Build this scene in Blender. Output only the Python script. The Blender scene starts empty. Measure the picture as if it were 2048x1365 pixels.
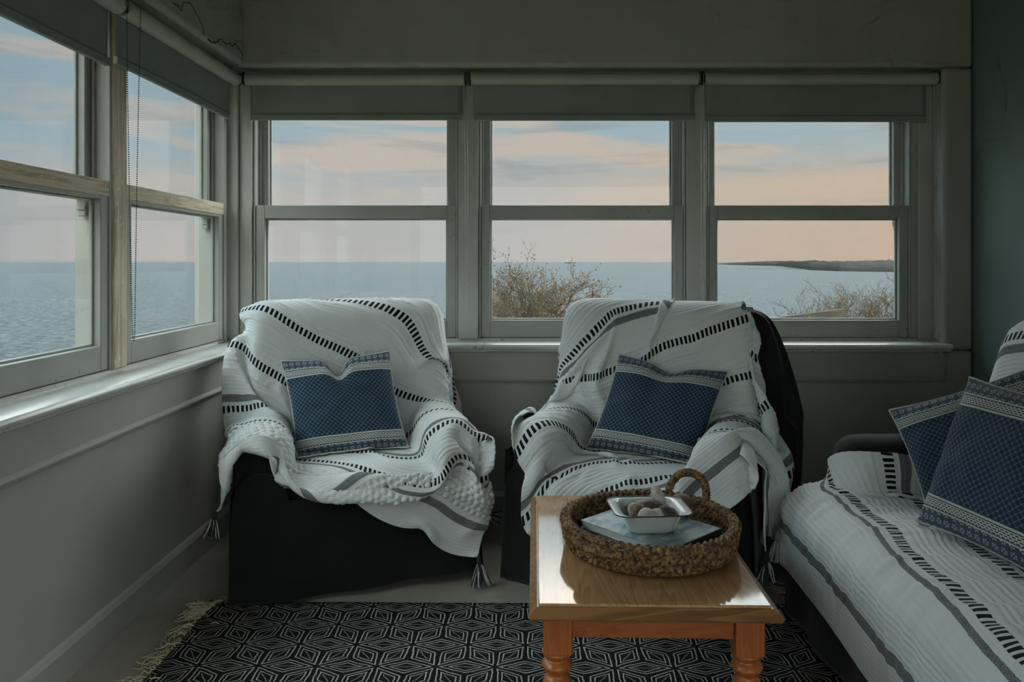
# Corner sunroom by the sea: two throw-covered armchairs, pine table, sofa, sash windows.
import bpy, bmesh, math, random
import numpy as np
RW_Y0, RW_Y1, RW_Z0, RW_Z1 = -1.50, -0.85, 0.15, 2.0
FW_X0, FW_X1, FW_Z0, FW_Z1 = -1.22, 2.02, 0.06, 2.1
SKY_BACK = 2.2
SKY_WEST = 20.0
SKY_HIGH = 13.0
CUSHIONS = [
 ((-0.682, 2.918, 0.592), 12, 22, -4, 0.42, 0.40, 0.13, 'blue patterned cushion on the left armchair, dented at its top', dict(dent=0.07, dent_w=0.16, skew=(-0.10, 0))),
 ((0.518, 2.838, 0.588), -18, 24, 7, 0.42, 0.385, 0.13, 'blue patterned cushion on the armchair behind the pine table', dict(dent=0.03, dent_w=0.3, skew=(0.12, 0), seed=3)),
 ((1.292, 2.085, 0.636), -48, 18, -26, 0.42, 0.345, 0.12, 'blue cushion leaning in the sofa corner, half hidden by the front cushion', dict(seed=5)),
 ((1.210, 1.844, 0.631), -76, 22, 2, 0.43, 0.42, 0.13, 'blue cushion at the front of the sofa, nearest the camera', dict(seed=8)),
]
TD = ((0, 0.02, -1), 0.085, 'tassel', 0.35)
THROWS = [
 ('left', (-0.555, 2.619, 0.0), 17 * 3.14159265 / 180, 'white striped throw draped over the left armchair, tufted bobbles along its front edge',
  {'A': ((-0.12, -0.05, -1), 0.085, 'tassel_dark', 0.4), 'B': ((0.05, -0.15, -1), 0.10, 'tassel_dark', 0.45), 'C': ((0.5, 0.1, -0.25), 0.085, 'tassel_dark', 0.4)}, True),
 ('right', (0.335, 2.55, 0.0), -24 * 3.14159265 / 180, 'white striped throw draped over the armchair behind the pine table',
  {'B': ((0.05, -0.1, -1), 0.085, 'tassel_dark', 0.4)}, False),
 ('sofa', (0.90, 2.46, 0.0), 0.0, 'white striped throw spread over the sofa seat and back',
  {'A': ((-0.22, -0.25, -1), 0.095, 'tassel', 0.35)}, False, 0.011),
]
# settled shapes of the throws: rows of x, y, z steps in millimetres
THROW_DATA = {
 'left': (76, 56, [
-475,20,319,16,-18,7,4,-19,15,0,-19,17,11,-14,19,4,-11,22,-12,6,22,-3,22,17,-2,16,19,-2,17,22,0,2,26,22,-18,13,14,-4,18,22,-1,18,23,-5,10,28,-5,9,25,1,0,25,12,-12,16,11,-19,25,-1,-20,9,-16,-16,-26,-10,-20,-9,-4,-22,10,3,-20,25,11,-7,26,4,-4,16,15,-9,21,15,-13,24,4,0,19,-13,-18,22,-1,0,24,-20,0,22,-17,0,25,-30,-26,14,-1,-21,17,0,-19,17,0,-16,19,0,-16,19,0,-15,20,0,-14,21,0,-12,23,0,-12,22,0,-9,25,0,-7,23,0,-4,24,0,2,19,-5,-13,11,-9,-19,13,4,-21,19,10,-19,20,0,-16,26,0,-15,23,0,-9,28,-1,-7,24,-9,-2,24,-12,6,
16,15,8,-16,0,9,-2,1,0,6,2,-1,4,3,-4,8,-2,-2,8,-21,1,-14,-17,6,-3,2,-1,9,2,-6,6,23,-8,1,7,-7,-3,-14,-10,-8,-11,-5,-4,-5,2,-4,-1,-2,1,1,0,-11,4,-4,-5,7,1,-6,1,11,18,13,-10,19,-21,14,-3,-9,3,-9,2,-7,-7,1,-7,-1,6,-4,6,-4,4,2,-7,12,-2,0,12,6,27,17,2,4,-9,-1,11,-14,-3,6,1,-4,10,26,6,-32,3,0,-4,-7,2,0,0,-3,0,0,0,0,0,0,0,0,0,0,0,-2,0,1,0,0,-1,-3,0,0,-2,-14,-1,0,-6,-7,3,3,4,9,10,0,1,2,0,-5,4,0,1,1,2,-4,0,2,0,0,-1,-3,1,1,0,9,-3,0,12,-12,
0,16,17,0,0,0,-2,0,1,-4,-1,0,-6,-4,1,1,2,-2,21,8,-5,12,-23,1,-8,-11,5,-7,5,5,1,-6,2,4,27,-12,8,2,-20,-3,-10,-12,-6,-9,-4,-6,-8,1,1,-4,3,-5,4,-3,-5,-3,0,3,-7,-4,-4,19,3,21,6,6,4,-14,9,-9,-8,-3,-5,2,-5,-1,3,-2,4,-3,6,3,-1,1,0,4,-8,-2,-10,17,-1,8,15,1,25,5,3,6,-12,-2,6,-6,-2,14,18,1,-29,10,-1,-6,-5,2,0,-1,0,0,0,0,0,0,-1,0,0,0,0,0,0,0,1,0,0,-2,1,14,-4,-3,6,-3,-2,2,-4,-2,-1,3,3,-6,4,5,-14,3,-1,-1,1,-1,0,1,-2,0,1,-1,0,0,-1,0,0,0,0,-1,
0,15,17,0,0,0,1,0,0,-2,0,2,-8,-2,1,-4,-3,1,-4,-2,-1,32,11,-11,13,-18,0,-7,-11,6,1,-2,-2,-3,-1,7,0,15,-1,2,9,-23,-1,0,-10,-4,-4,-9,-4,-16,-4,-14,-8,-6,-4,6,2,0,9,1,-5,-17,10,11,18,-5,19,1,10,0,-17,5,-6,-3,-8,-2,1,1,-1,-3,5,-1,1,7,1,1,0,1,7,-14,-2,-5,4,-1,-5,23,0,19,13,5,20,-10,-1,6,-11,-4,8,16,-1,-17,13,1,-13,-5,1,0,0,1,0,-2,0,0,0,1,0,0,0,0,-1,0,0,0,0,0,-1,0,0,-2,-1,0,0,0,0,2,1,0,0,-1,0,2,-1,0,-1,-1,0,0,1,-7,0,-2,7,0,0,0,1,-1,0,1,
1,14,18,0,0,0,-1,1,1,1,1,-1,-3,1,1,-6,-1,1,0,-4,5,-3,4,1,26,6,-22,11,-23,-3,-3,-13,8,3,-9,-9,-3,21,7,1,6,3,-1,10,-15,1,-1,-4,-2,1,-2,0,-17,-1,-16,-15,-8,-19,15,-10,11,-11,9,-3,3,-3,12,17,2,17,-5,19,-4,-17,-2,-8,1,-14,-3,6,-7,1,-6,6,-1,-5,6,1,-2,8,1,1,0,1,1,-1,-2,-3,9,-2,9,18,4,19,-1,5,15,-18,-3,2,7,-3,-9,14,-1,-11,-1,1,-2,0,1,0,0,-1,0,0,0,0,0,1,0,0,0,0,0,0,0,0,1,0,0,0,0,-1,-1,0,1,0,0,0,0,0,0,-1,0,1,-3,-5,0,0,-10,-3,-3,15,4,0,0,0,
-17,9,17,0,1,1,2,0,0,14,5,0,3,1,0,2,2,3,2,4,-3,1,0,-6,-3,2,4,15,1,-9,3,-4,6,-2,-17,7,5,-17,-11,-2,18,-1,0,4,-2,0,6,-6,-8,6,-15,1,4,2,12,-7,1,-13,-15,-5,-9,10,-10,0,-7,5,0,-3,-4,11,13,15,10,-11,16,-3,-22,-1,-7,1,-19,-5,14,-13,0,-4,4,-3,-8,3,-1,0,4,-1,-5,2,2,-3,1,0,-4,8,0,3,18,4,19,12,5,22,-17,-1,6,1,-3,-8,11,-3,-11,4,0,-5,-2,2,0,-1,0,0,0,-1,0,0,0,0,-1,-1,0,0,0,0,0,0,0,0,1,0,1,-1,0,0,0,0,1,0,0,-1,2,11,-1,-2,-12,3,3,-15,-7,1,5,-2,
17,10,17,0,0,1,-16,7,-1,-13,-4,2,14,5,-2,6,2,-5,-2,1,0,-2,-1,1,-4,-3,6,3,4,-7,14,-4,-23,-3,6,14,3,-8,8,4,-10,0,-1,7,-3,3,3,-4,-13,9,-8,4,-2,1,2,0,-1,10,4,4,-9,-6,0,0,0,3,-2,2,2,-1,-4,-15,4,1,8,4,-8,13,-1,-21,3,-5,-9,-22,-2,17,-13,-1,1,-2,-2,-7,2,-3,-2,1,-1,1,-1,2,-9,3,2,-3,1,-1,-5,13,3,7,23,4,27,-4,1,16,-10,-3,-8,9,-2,-5,7,-2,-9,1,0,-2,-1,1,0,-1,0,0,1,1,0,-2,-1,0,0,1,0,1,0,0,0,0,0,0,0,0,0,0,0,0,0,1,0,-1,15,-6,0,0,0,-2,6,-2,
0,16,15,1,2,0,9,-3,1,-6,3,2,2,0,-3,6,3,-4,-4,1,3,-4,-3,4,2,0,0,1,2,-1,3,2,-8,2,2,-14,0,0,5,2,-3,3,2,-4,1,-10,6,-7,-2,1,2,-2,1,0,-1,0,0,9,-6,-2,8,-2,3,-1,2,0,-1,-3,0,-1,2,6,0,0,0,2,1,0,3,-3,6,0,-21,11,-3,-21,-21,-3,15,-21,0,10,-6,-2,-5,0,-2,-8,3,-2,3,-1,1,-3,0,3,-2,0,1,-5,1,1,-9,23,1,22,19,2,30,-11,1,4,1,-3,-10,7,-2,-7,4,-1,-11,0,-1,-2,-1,1,3,-1,1,0,-1,0,0,-1,1,0,1,1,0,0,1,0,0,0,0,0,-1,0,-2,2,0,1,1,9,-1,-11,13,-2,
1,20,12,-1,0,1,-5,0,0,10,1,-1,3,0,-5,-3,1,2,2,0,-2,-2,1,3,0,0,0,2,-1,-1,-1,0,-1,2,0,-2,-1,1,-4,2,-1,0,2,-1,0,-1,1,-2,3,-1,1,1,0,0,0,-2,1,1,-6,12,1,-1,2,-1,2,-7,0,6,-9,-1,-1,0,1,0,5,0,-2,8,1,-1,0,2,2,-2,0,-10,10,-2,-26,-5,-2,1,-28,0,17,-12,0,-1,0,-3,-5,0,-2,-3,2,-1,0,0,1,0,1,3,4,-3,3,-18,8,1,0,29,-2,26,3,1,24,-12,0,-9,6,-1,-1,5,0,-10,3,0,-12,2,-1,-6,-2,2,10,1,-1,1,-1,1,0,0,0,0,0,1,0,-1,1,0,0,0,4,0,-8,10,0,-5,0,3,
0,22,7,-9,3,0,11,-1,4,11,0,-9,-3,0,6,-5,-1,3,4,0,-3,1,0,-2,1,1,-1,-1,0,-3,0,-1,0,-1,0,-1,-1,1,-3,0,1,0,-1,0,0,0,0,2,0,1,-1,1,-1,0,0,-1,-1,5,-4,10,-1,-2,5,-1,-3,2,0,-2,1,1,7,-11,0,1,-5,0,0,3,1,-3,10,0,-2,5,2,3,-3,3,-2,4,0,-23,7,-2,-20,-23,-2,17,-25,1,9,-5,0,0,1,-2,-2,1,-2,-3,0,1,-6,2,1,3,0,3,-1,-2,1,-16,18,-1,17,26,-1,31,-16,1,-3,3,-1,-3,5,1,-5,1,0,-9,5,-1,-17,-4,-2,-4,-1,0,-3,-4,-1,-3,-3,4,1,-1,1,7,2,1,12,4,-6,5,8,-12,2,8,
-1,23,7,3,1,1,5,1,0,0,-1,-3,-3,0,3,0,-1,-1,1,0,-1,2,0,-2,0,0,-2,0,0,-2,0,0,0,-1,1,-3,-1,0,0,-2,-1,-1,-1,1,0,-1,1,0,0,-1,0,0,0,0,2,0,2,7,-1,3,0,0,4,1,-2,4,-1,-3,4,1,-4,4,1,4,-6,1,3,-9,-2,1,-1,1,-2,8,0,-4,8,0,-1,-2,4,2,-2,2,-8,8,0,-26,-4,-4,-3,-25,-1,15,-15,1,5,-2,0,0,3,-2,0,1,0,-4,-1,0,-7,3,2,5,0,3,-10,1,-3,2,36,-10,31,-9,14,-6,2,2,-3,-1,-2,7,0,-1,-1,2,2,-5,1,-3,-11,4,-4,-9,0,-1,-1,-1,2,4,2,-5,7,4,-13,3,1,2,-2,2,
1,25,7,4,1,1,5,1,-6,-5,1,9,-8,-4,2,9,0,-7,1,0,-1,0,1,-1,1,0,-3,0,-1,-1,0,0,-2,-1,-1,-1,-1,1,-2,-2,1,0,-1,0,-1,-2,0,0,-1,0,0,0,-1,0,8,-2,6,-1,1,0,1,2,0,0,0,1,0,-1,4,0,-2,5,0,-3,6,0,0,-1,1,3,-8,0,1,-7,0,0,5,1,-4,11,-1,-3,4,3,1,-3,4,1,1,5,-17,6,-2,-22,-8,-2,-1,-20,1,13,-14,1,9,-4,0,0,1,-2,-1,-1,-1,-9,-1,1,-5,8,4,2,-7,7,-6,11,-9,20,-2,0,17,16,0,-6,7,-1,-7,6,-7,-12,5,-10,-7,0,4,1,2,3,8,4,-7,6,-2,-3,0,-1,6,-1,-1,-5,0,3,
0,23,11,9,-1,0,-5,1,3,-7,-1,1,4,1,-2,4,1,-7,1,0,-2,1,-1,-2,0,0,-2,-1,1,1,-1,0,-2,0,0,-1,-1,0,-1,-2,0,-2,-1,0,1,-1,0,-2,0,0,1,0,-1,-1,8,0,6,0,0,0,1,-1,0,-1,1,0,1,0,0,0,0,2,0,-1,5,1,-3,6,0,-2,2,0,4,-5,0,1,-8,0,0,0,-1,-2,9,1,-6,7,0,-2,1,2,3,-5,3,-1,3,1,-13,7,-1,-17,-5,1,-7,-16,1,10,-15,5,11,-6,-1,2,2,-1,-7,-1,-4,-9,6,0,1,16,-8,15,18,0,0,-3,4,4,-1,-4,-8,3,-11,-6,1,9,2,2,3,16,-1,-18,6,-7,-16,-2,-13,3,-6,8,12,-7,11,10,-1,2,
4,24,14,-10,0,-1,2,0,2,1,0,1,6,2,-4,1,-1,-6,2,-1,-3,0,0,-2,0,0,-1,1,-1,-1,0,0,-1,-1,0,-2,-2,1,-2,0,0,0,-3,0,-1,-1,1,1,0,-1,-1,0,0,0,5,0,7,0,1,0,0,1,0,1,-1,0,-1,1,0,0,0,0,0,0,0,0,0,4,1,-1,7,0,-6,6,0,1,-1,0,4,-11,1,0,-5,-1,0,7,-1,-5,11,0,-7,6,2,0,0,3,3,-4,2,0,3,1,-7,4,0,-15,2,-1,-15,-11,4,-3,-9,2,4,-3,-2,1,1,-8,1,4,-4,-2,2,-6,15,10,3,-1,4,-6,0,-3,15,2,2,3,26,-6,-29,1,-9,-17,-16,-10,13,4,13,10,-15,4,3,-7,0,4,-3,9,
9,19,14,-10,3,-2,-4,0,1,6,2,-1,5,0,-5,0,0,-4,-1,0,0,1,0,-1,0,-1,-2,-1,1,0,0,0,-1,-1,0,-1,0,-1,-1,-2,1,-1,-1,0,-1,-1,0,0,0,0,1,5,0,1,1,-1,3,1,0,0,0,1,0,0,0,0,1,-1,0,0,0,0,0,0,0,0,0,0,0,-1,1,0,1,6,0,-3,5,0,-3,4,-1,4,-6,1,1,-9,0,0,1,-2,-3,10,-2,-3,5,-1,-3,4,0,0,0,0,2,-1,3,3,-4,1,4,3,-8,-11,6,-9,-18,0,5,-9,-4,0,0,-1,2,-1,-2,-3,1,2,-2,3,-2,11,1,5,8,31,-6,-27,3,-10,-9,-16,2,10,12,5,13,-17,10,-6,-14,-8,5,-4,0,-3,1,0,
-14,24,-2,8,0,6,3,3,1,9,2,-4,-1,-2,-10,-1,-1,10,0,-1,0,0,-1,-1,0,0,0,1,-1,-1,-1,0,-2,0,1,-1,-1,0,-1,-1,0,0,-1,1,0,-1,0,0,0,0,-1,5,0,6,0,0,0,-1,1,0,0,0,0,0,1,0,0,0,0,0,0,0,-1,0,0,1,-1,0,0,1,0,0,-1,0,0,1,4,0,-3,8,0,-4,5,-2,-3,5,1,0,-1,2,4,-8,-3,3,-7,0,-3,6,-1,-1,5,-1,-2,3,-2,0,3,1,-2,-1,8,6,-5,-9,-1,6,-17,-15,3,6,-11,-2,0,3,-3,5,-12,-4,0,-6,2,10,33,3,-22,9,-12,-5,-18,3,13,22,-2,18,-4,17,-4,-12,-8,-7,-8,6,-1,-17,-6,17,-6,-5,
-11,21,3,9,3,0,8,0,-3,1,-2,-10,1,0,3,-4,2,9,1,0,0,0,0,-1,0,-1,-1,-1,1,-1,0,-1,-1,-1,0,0,-1,1,-1,-1,0,0,-1,0,0,0,0,-1,0,0,0,6,0,4,0,0,0,0,0,0,1,0,0,0,0,0,-1,0,0,1,-1,0,0,0,0,0,0,0,0,0,0,0,0,0,0,-1,0,0,1,1,0,0,6,0,0,-1,-2,1,-6,-4,1,-5,3,-2,5,0,2,1,0,-2,1,-1,1,2,0,-1,2,-1,0,2,-5,-3,7,-2,0,-1,-4,0,1,-7,-10,3,3,-14,4,4,-7,-2,5,18,3,-14,10,-14,-7,-18,-1,10,21,0,19,-1,7,5,-6,-3,1,2,5,-5,-3,5,-11,-12,3,7,-18,-9,
-1,29,2,4,-4,-2,2,0,-4,1,1,-5,-3,1,12,-1,-1,0,1,0,-2,0,-1,-2,-1,-1,1,1,-1,-1,0,1,0,-1,-1,-2,0,0,0,-1,1,-1,-1,0,0,0,1,0,0,0,0,3,1,4,0,0,0,0,1,0,-1,1,0,0,0,0,1,0,0,-1,0,0,1,-1,0,-1,0,0,0,-1,0,1,0,0,0,1,0,0,-1,1,0,-1,-1,0,0,5,0,-3,6,1,-4,7,-1,-1,-2,0,3,-8,-1,3,-7,2,1,-1,0,0,0,0,-4,10,-11,-1,4,1,-1,1,-1,3,1,-3,-2,2,0,-6,1,0,1,1,-3,5,-7,-13,-10,-6,11,12,3,22,-10,9,4,-11,5,-2,0,0,1,7,-3,7,2,-4,-8,2,8,-12,-16,4,
-1,23,8,4,1,-3,3,-1,-5,0,1,2,-2,1,1,0,0,-1,0,-1,-1,0,-1,-1,1,1,0,-2,-1,-1,-1,0,0,0,1,0,-1,0,-1,0,0,0,-1,1,0,0,-1,0,1,1,0,3,-1,2,0,1,0,1,0,0,1,0,0,0,0,0,0,0,0,0,-1,0,0,0,0,1,-1,0,0,0,0,0,0,0,0,0,1,0,0,-2,0,0,1,0,-1,0,0,1,3,0,-4,8,-1,-4,8,-1,-2,1,0,2,-1,-2,0,-2,0,3,0,-2,2,-3,-1,-2,1,-4,4,0,0,-3,0,1,0,0,-1,-1,1,0,0,0,-4,1,-4,7,3,2,15,-15,12,-3,-7,-2,-1,0,-2,-1,0,-1,1,6,1,4,5,-6,1,-1,1,-8,-2,7,
-7,24,18,7,-1,-8,1,2,-4,0,3,-1,3,0,-2,1,-2,-2,-1,0,-1,-1,-1,0,-1,-1,2,2,-2,7,0,1,-4,-4,1,-5,0,0,1,-1,0,-1,1,0,0,0,1,0,1,1,0,1,1,0,0,0,0,0,1,0,-1,2,0,1,0,0,0,-1,0,0,-1,0,0,0,0,0,-1,0,0,0,0,0,-1,1,0,0,-2,1,0,1,0,0,2,0,-2,10,1,0,-3,-1,0,-11,1,0,1,-1,-1,5,0,-3,7,0,1,2,0,-2,-1,-9,-3,6,1,2,0,5,1,-1,0,1,0,5,3,-1,-1,-1,1,-1,-3,1,2,-5,0,5,0,3,-1,1,-3,2,-9,6,-1,-5,0,1,-1,-1,-3,5,-3,2,4,2,3,2,1,-12,6,7,
-3,16,20,2,4,-3,3,2,-4,0,1,-2,2,2,-7,2,0,-2,0,-1,-2,-1,-2,8,-4,-6,11,1,7,-13,-4,0,-5,1,1,0,0,0,0,1,0,1,0,0,-1,0,0,0,3,1,0,0,0,-1,0,0,0,1,1,0,1,-1,0,1,1,0,0,-1,0,1,-1,0,-1,-1,0,0,0,0,0,0,0,0,0,-1,1,0,1,1,0,2,-3,-1,10,3,1,-12,-2,-1,-10,2,-1,10,-1,0,0,-2,1,2,1,2,1,-1,0,1,-2,-2,3,-11,-4,7,-2,-2,0,1,1,2,9,4,1,7,1,-7,1,0,-1,-3,-3,5,2,-6,6,4,-7,1,0,-9,3,0,11,-3,-1,4,0,1,-1,3,-3,0,-3,1,3,-4,-3,3,3,-7,3,-2,
-4,17,26,1,1,-5,0,3,-2,0,1,0,2,3,-3,1,-2,-2,-4,-4,5,-4,-6,2,9,13,-15,-16,-7,-16,5,4,8,4,0,6,3,1,0,1,0,0,2,0,0,0,1,0,2,2,1,-1,0,-5,0,0,0,0,0,0,1,1,0,-1,0,0,1,1,0,0,-2,0,1,0,0,-1,-1,0,0,0,0,2,0,0,0,0,2,-3,-1,11,5,2,-13,-5,-1,-11,3,-1,11,-1,-1,0,0,0,0,2,0,0,-1,0,0,2,-1,0,-8,-2,12,-2,-1,0,-4,1,3,2,-1,1,8,1,-1,2,-1,2,4,3,-7,-1,0,2,1,-4,4,4,-11,4,-1,11,-4,-8,6,-9,3,-3,5,2,7,1,0,-11,0,5,-1,2,-19,10,0,-9,-1,-20,
-2,12,22,1,3,0,-1,0,-1,1,1,0,0,-2,1,-5,-3,1,-1,-3,-2,11,13,-8,-10,1,-18,-5,-2,4,4,2,4,3,0,1,0,1,1,3,0,0,0,1,0,1,0,-1,3,0,0,0,1,0,1,0,-4,1,-1,0,0,0,0,2,-1,0,0,-1,0,0,0,0,0,0,0,0,0,0,2,1,0,-1,0,4,-5,-2,11,4,2,-15,-4,-1,-13,4,1,12,-1,1,1,0,2,0,0,0,0,-1,-1,0,0,-1,0,-1,-1,1,-4,-1,7,-1,0,2,0,1,-1,-1,-1,1,1,0,1,0,0,1,2,0,-2,4,1,-6,-1,0,1,1,1,3,-3,0,-4,7,-6,7,1,1,4,-1,-3,3,4,1,3,-12,7,-18,-11,-3,-28,9,-5,1,
-4,15,29,0,-2,-3,0,1,0,0,1,0,-2,-3,0,-1,-3,-3,8,7,-2,-6,10,-23,-20,-12,-3,10,9,5,1,-2,4,3,0,3,3,0,3,4,0,0,3,1,0,1,2,-1,3,2,3,0,-2,1,-1,2,-5,1,-1,-7,0,0,-1,0,-1,0,1,1,0,0,1,0,2,1,0,2,1,0,-4,-2,6,-7,-3,13,7,5,-17,-6,0,-15,4,2,12,-1,1,1,0,0,0,0,2,0,0,0,0,0,-2,0,1,-3,0,0,-3,5,-2,-2,2,0,1,0,1,0,1,2,1,-1,0,1,-1,0,-1,0,0,-1,0,2,1,-8,0,1,-3,1,-1,5,5,-3,6,-1,0,-1,-9,1,-15,4,0,3,-4,1,-5,-4,-6,-5,9,-9,-6,4,-1,-7,
-1,10,24,0,0,2,0,1,-2,-1,-2,1,-1,-3,-1,5,2,-1,1,16,-16,-19,-6,-8,-1,0,-1,8,5,2,-1,-3,1,1,1,3,1,0,3,2,0,2,3,-1,1,3,4,0,7,-6,7,0,-2,1,-1,1,-1,-2,3,-2,1,2,-6,2,0,-7,-1,1,-2,4,0,0,-2,-3,6,-16,-9,14,1,3,2,14,9,-21,-12,-3,-18,8,3,15,1,1,2,1,0,0,0,2,0,1,1,0,-1,0,0,0,0,0,0,-1,0,-2,-2,6,-3,-1,1,0,0,0,2,0,0,2,0,0,1,0,-2,0,1,-2,1,0,-1,-1,0,-2,1,-1,0,0,0,-3,0,1,1,5,-2,1,-4,1,-3,-13,-8,-14,-9,-11,-6,8,6,3,13,-3,-3,-4,0,1,
-2,12,32,-1,-3,-1,0,1,0,-1,-3,-1,-1,-2,-3,7,17,-8,-16,1,-12,-15,-10,1,19,17,1,2,-8,6,-4,-1,-8,-4,-2,-2,2,0,4,0,-3,3,5,-2,4,13,-10,12,-1,-4,0,0,9,-2,0,3,2,0,1,-3,-1,2,-3,1,5,-2,1,0,0,-7,-4,2,-14,-6,-1,17,10,-4,6,9,-18,-21,-5,-19,13,6,18,0,0,2,0,0,0,1,1,0,0,0,0,1,1,0,2,2,0,1,-3,0,-1,-3,2,-2,-2,5,0,-2,-1,1,0,0,2,0,0,1,0,0,2,0,-1,1,0,-2,1,-1,-2,2,0,-1,-1,0,-2,0,-1,-4,-1,-1,-3,2,1,3,7,-5,4,-4,1,-9,-11,0,-4,-20,-9,-1,4,4,-1,14,2,-7,
1,8,26,-1,-1,1,1,-2,0,-1,-1,-2,4,6,-1,-7,9,-12,-24,-6,-6,26,11,4,8,-20,16,-4,-2,-1,0,1,1,-2,0,-2,-2,-3,-4,2,2,2,-1,-12,3,3,7,-1,2,3,1,0,4,1,-1,-1,-3,0,2,1,0,2,1,-1,3,-2,-4,-4,1,-10,-4,-3,14,8,0,4,14,-24,-19,-7,-12,12,8,11,2,0,4,-1,0,0,1,0,0,1,0,0,2,0,0,2,1,0,0,-1,0,0,0,0,2,0,4,-7,-2,4,-2,0,0,1,-1,0,2,0,0,3,1,-2,0,-1,-1,2,0,-2,0,0,-3,0,0,0,1,0,-3,-1,0,-2,-1,0,-3,-9,-3,-9,2,1,2,-1,-2,1,2,0,0,-1,-1,-1,1,1,-2,-1,0,-1,
2,11,34,-1,-4,0,-1,-1,-1,1,0,-1,-2,13,-9,-22,7,-10,24,-7,10,6,-20,14,-7,4,-7,0,0,1,0,0,-2,-1,-1,-2,0,1,-1,-3,-15,1,5,13,2,-2,7,-2,1,2,0,0,-7,0,1,0,1,-1,0,0,-1,0,-1,-1,3,1,-6,-5,-3,10,5,0,6,17,-16,-18,2,-12,0,5,-2,4,1,5,-1,0,0,3,-1,0,1,-1,0,2,0,0,2,2,0,0,-2,0,2,1,0,2,-1,1,-3,-2,6,-1,-3,1,-1,-1,0,2,0,1,2,-1,-2,3,0,0,3,0,-2,2,0,-3,0,0,-2,1,0,-2,-1,-1,-3,-1,-1,-4,-3,-1,-2,2,1,1,-2,-2,-2,-7,-1,-4,-2,0,1,2,2,-1,-1,0,0,1,3,-2,
4,7,27,0,0,1,0,-3,0,1,7,-4,-13,16,-10,11,-19,7,8,-16,8,-6,8,-7,1,-5,2,0,6,-1,0,1,0,1,1,0,-4,-14,0,3,15,0,-5,11,-3,3,-12,4,-1,0,0,1,0,1,0,0,0,1,-1,-1,-1,0,0,-1,-1,0,-1,-1,-1,8,17,-9,-17,6,-12,0,0,-1,8,4,1,0,-1,-2,-1,0,0,0,-1,0,2,0,0,3,-1,0,0,0,0,2,0,0,0,-1,0,1,0,5,-5,-1,4,-2,0,0,0,0,1,3,-1,-1,2,1,0,2,-1,-3,2,0,-2,0,0,-3,0,0,-1,0,0,-3,-1,-1,-3,-2,1,-3,-3,0,-2,4,-1,3,-5,0,-5,-3,0,0,1,0,0,-1,-1,0,0,2,-1,0,-1,-1,
8,11,32,-2,-4,0,0,-1,0,-9,15,-6,11,-13,4,2,-18,4,-6,9,-5,1,-5,1,2,10,-1,0,-1,-1,-3,0,-2,-1,-1,0,1,1,1,-6,12,-2,4,-12,2,-3,0,0,1,-1,0,2,0,0,1,0,0,0,1,1,1,0,0,-2,0,-1,7,8,-4,-11,14,-11,5,-4,2,7,0,5,-1,1,1,-7,6,-14,-2,1,-6,0,-1,0,1,-1,0,2,1,0,0,-1,0,1,0,1,2,1,4,-3,-3,6,-3,-1,0,0,-2,2,2,0,-3,3,-1,1,3,-1,-2,3,1,-2,1,0,-4,2,0,-3,0,-1,-2,0,0,-4,-3,0,-4,-2,-1,-2,1,0,2,-3,0,-4,-7,-1,-1,0,0,2,0,1,-1,0,1,0,1,0,0,-1,2,-1,
7,10,22,0,-1,3,-1,-1,-1,4,1,-2,-4,-17,3,0,3,-2,0,-5,0,4,9,1,0,4,2,-1,0,-1,1,-1,-1,-1,0,0,0,3,-2,1,-2,2,-2,-1,-1,-1,0,0,-1,1,1,0,0,0,0,0,0,2,0,0,0,-1,-1,1,1,-1,2,8,-4,3,-5,2,3,-4,2,-2,0,0,1,0,0,-1,1,3,-3,6,-9,0,10,-9,-1,2,-1,-2,0,0,0,0,1,-1,0,3,-3,-1,2,-3,0,1,0,-1,0,-1,1,-2,3,0,1,3,0,-2,3,0,-2,2,0,-3,1,0,-3,-1,0,-2,0,0,-3,-2,0,-4,-2,0,-2,-4,0,-2,5,0,2,-6,0,-3,-3,1,0,1,0,0,-1,-1,0,1,0,-1,-1,1,-1,0,0,0,
11,18,18,-7,-4,2,2,6,-6,6,-16,10,-5,-9,1,-2,-2,2,4,4,1,1,7,1,0,-1,-3,0,0,0,-1,-1,0,0,1,0,1,2,1,0,-3,-1,0,1,1,0,0,0,0,-1,-1,0,0,0,0,0,0,0,0,0,-1,1,0,0,0,0,0,5,-1,2,-5,3,0,0,1,3,0,2,0,0,1,1,0,1,-1,0,-2,-2,6,-3,0,4,-4,-3,5,-4,-1,1,-1,-2,2,-3,-1,-2,0,0,1,-1,-1,-1,-1,0,0,1,3,-1,-1,4,1,-3,2,0,-3,1,0,-4,1,0,-4,0,0,-2,-1,0,-4,-2,0,-4,-3,0,-2,2,0,1,-4,0,-2,-7,0,-2,0,0,1,0,0,0,0,1,0,0,0,1,0,1,0,0,2,-1,
22,12,2,-6,2,10,-10,-19,11,-5,-11,-5,7,9,3,1,2,1,3,5,1,0,1,-1,0,1,1,0,0,-1,0,1,0,0,-1,0,0,7,-1,2,-6,1,0,-1,0,1,0,0,0,1,1,-2,0,0,-1,0,0,-1,-1,0,1,0,0,0,0,-1,0,1,0,0,-1,-1,1,0,0,0,0,0,2,0,2,0,1,1,0,0,2,-3,0,-1,-2,4,-2,-2,4,-2,0,2,-3,-1,2,-1,0,1,-1,-1,1,-1,0,0,1,0,2,-2,3,0,-2,2,0,-3,2,0,-4,1,0,-4,-1,0,-1,0,1,-3,-2,0,-3,-3,0,-4,-3,0,-1,3,1,3,-5,0,-5,-2,-1,1,0,0,0,-1,1,0,1,0,0,-1,0,-1,0,0,0,1,0,1,
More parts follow.
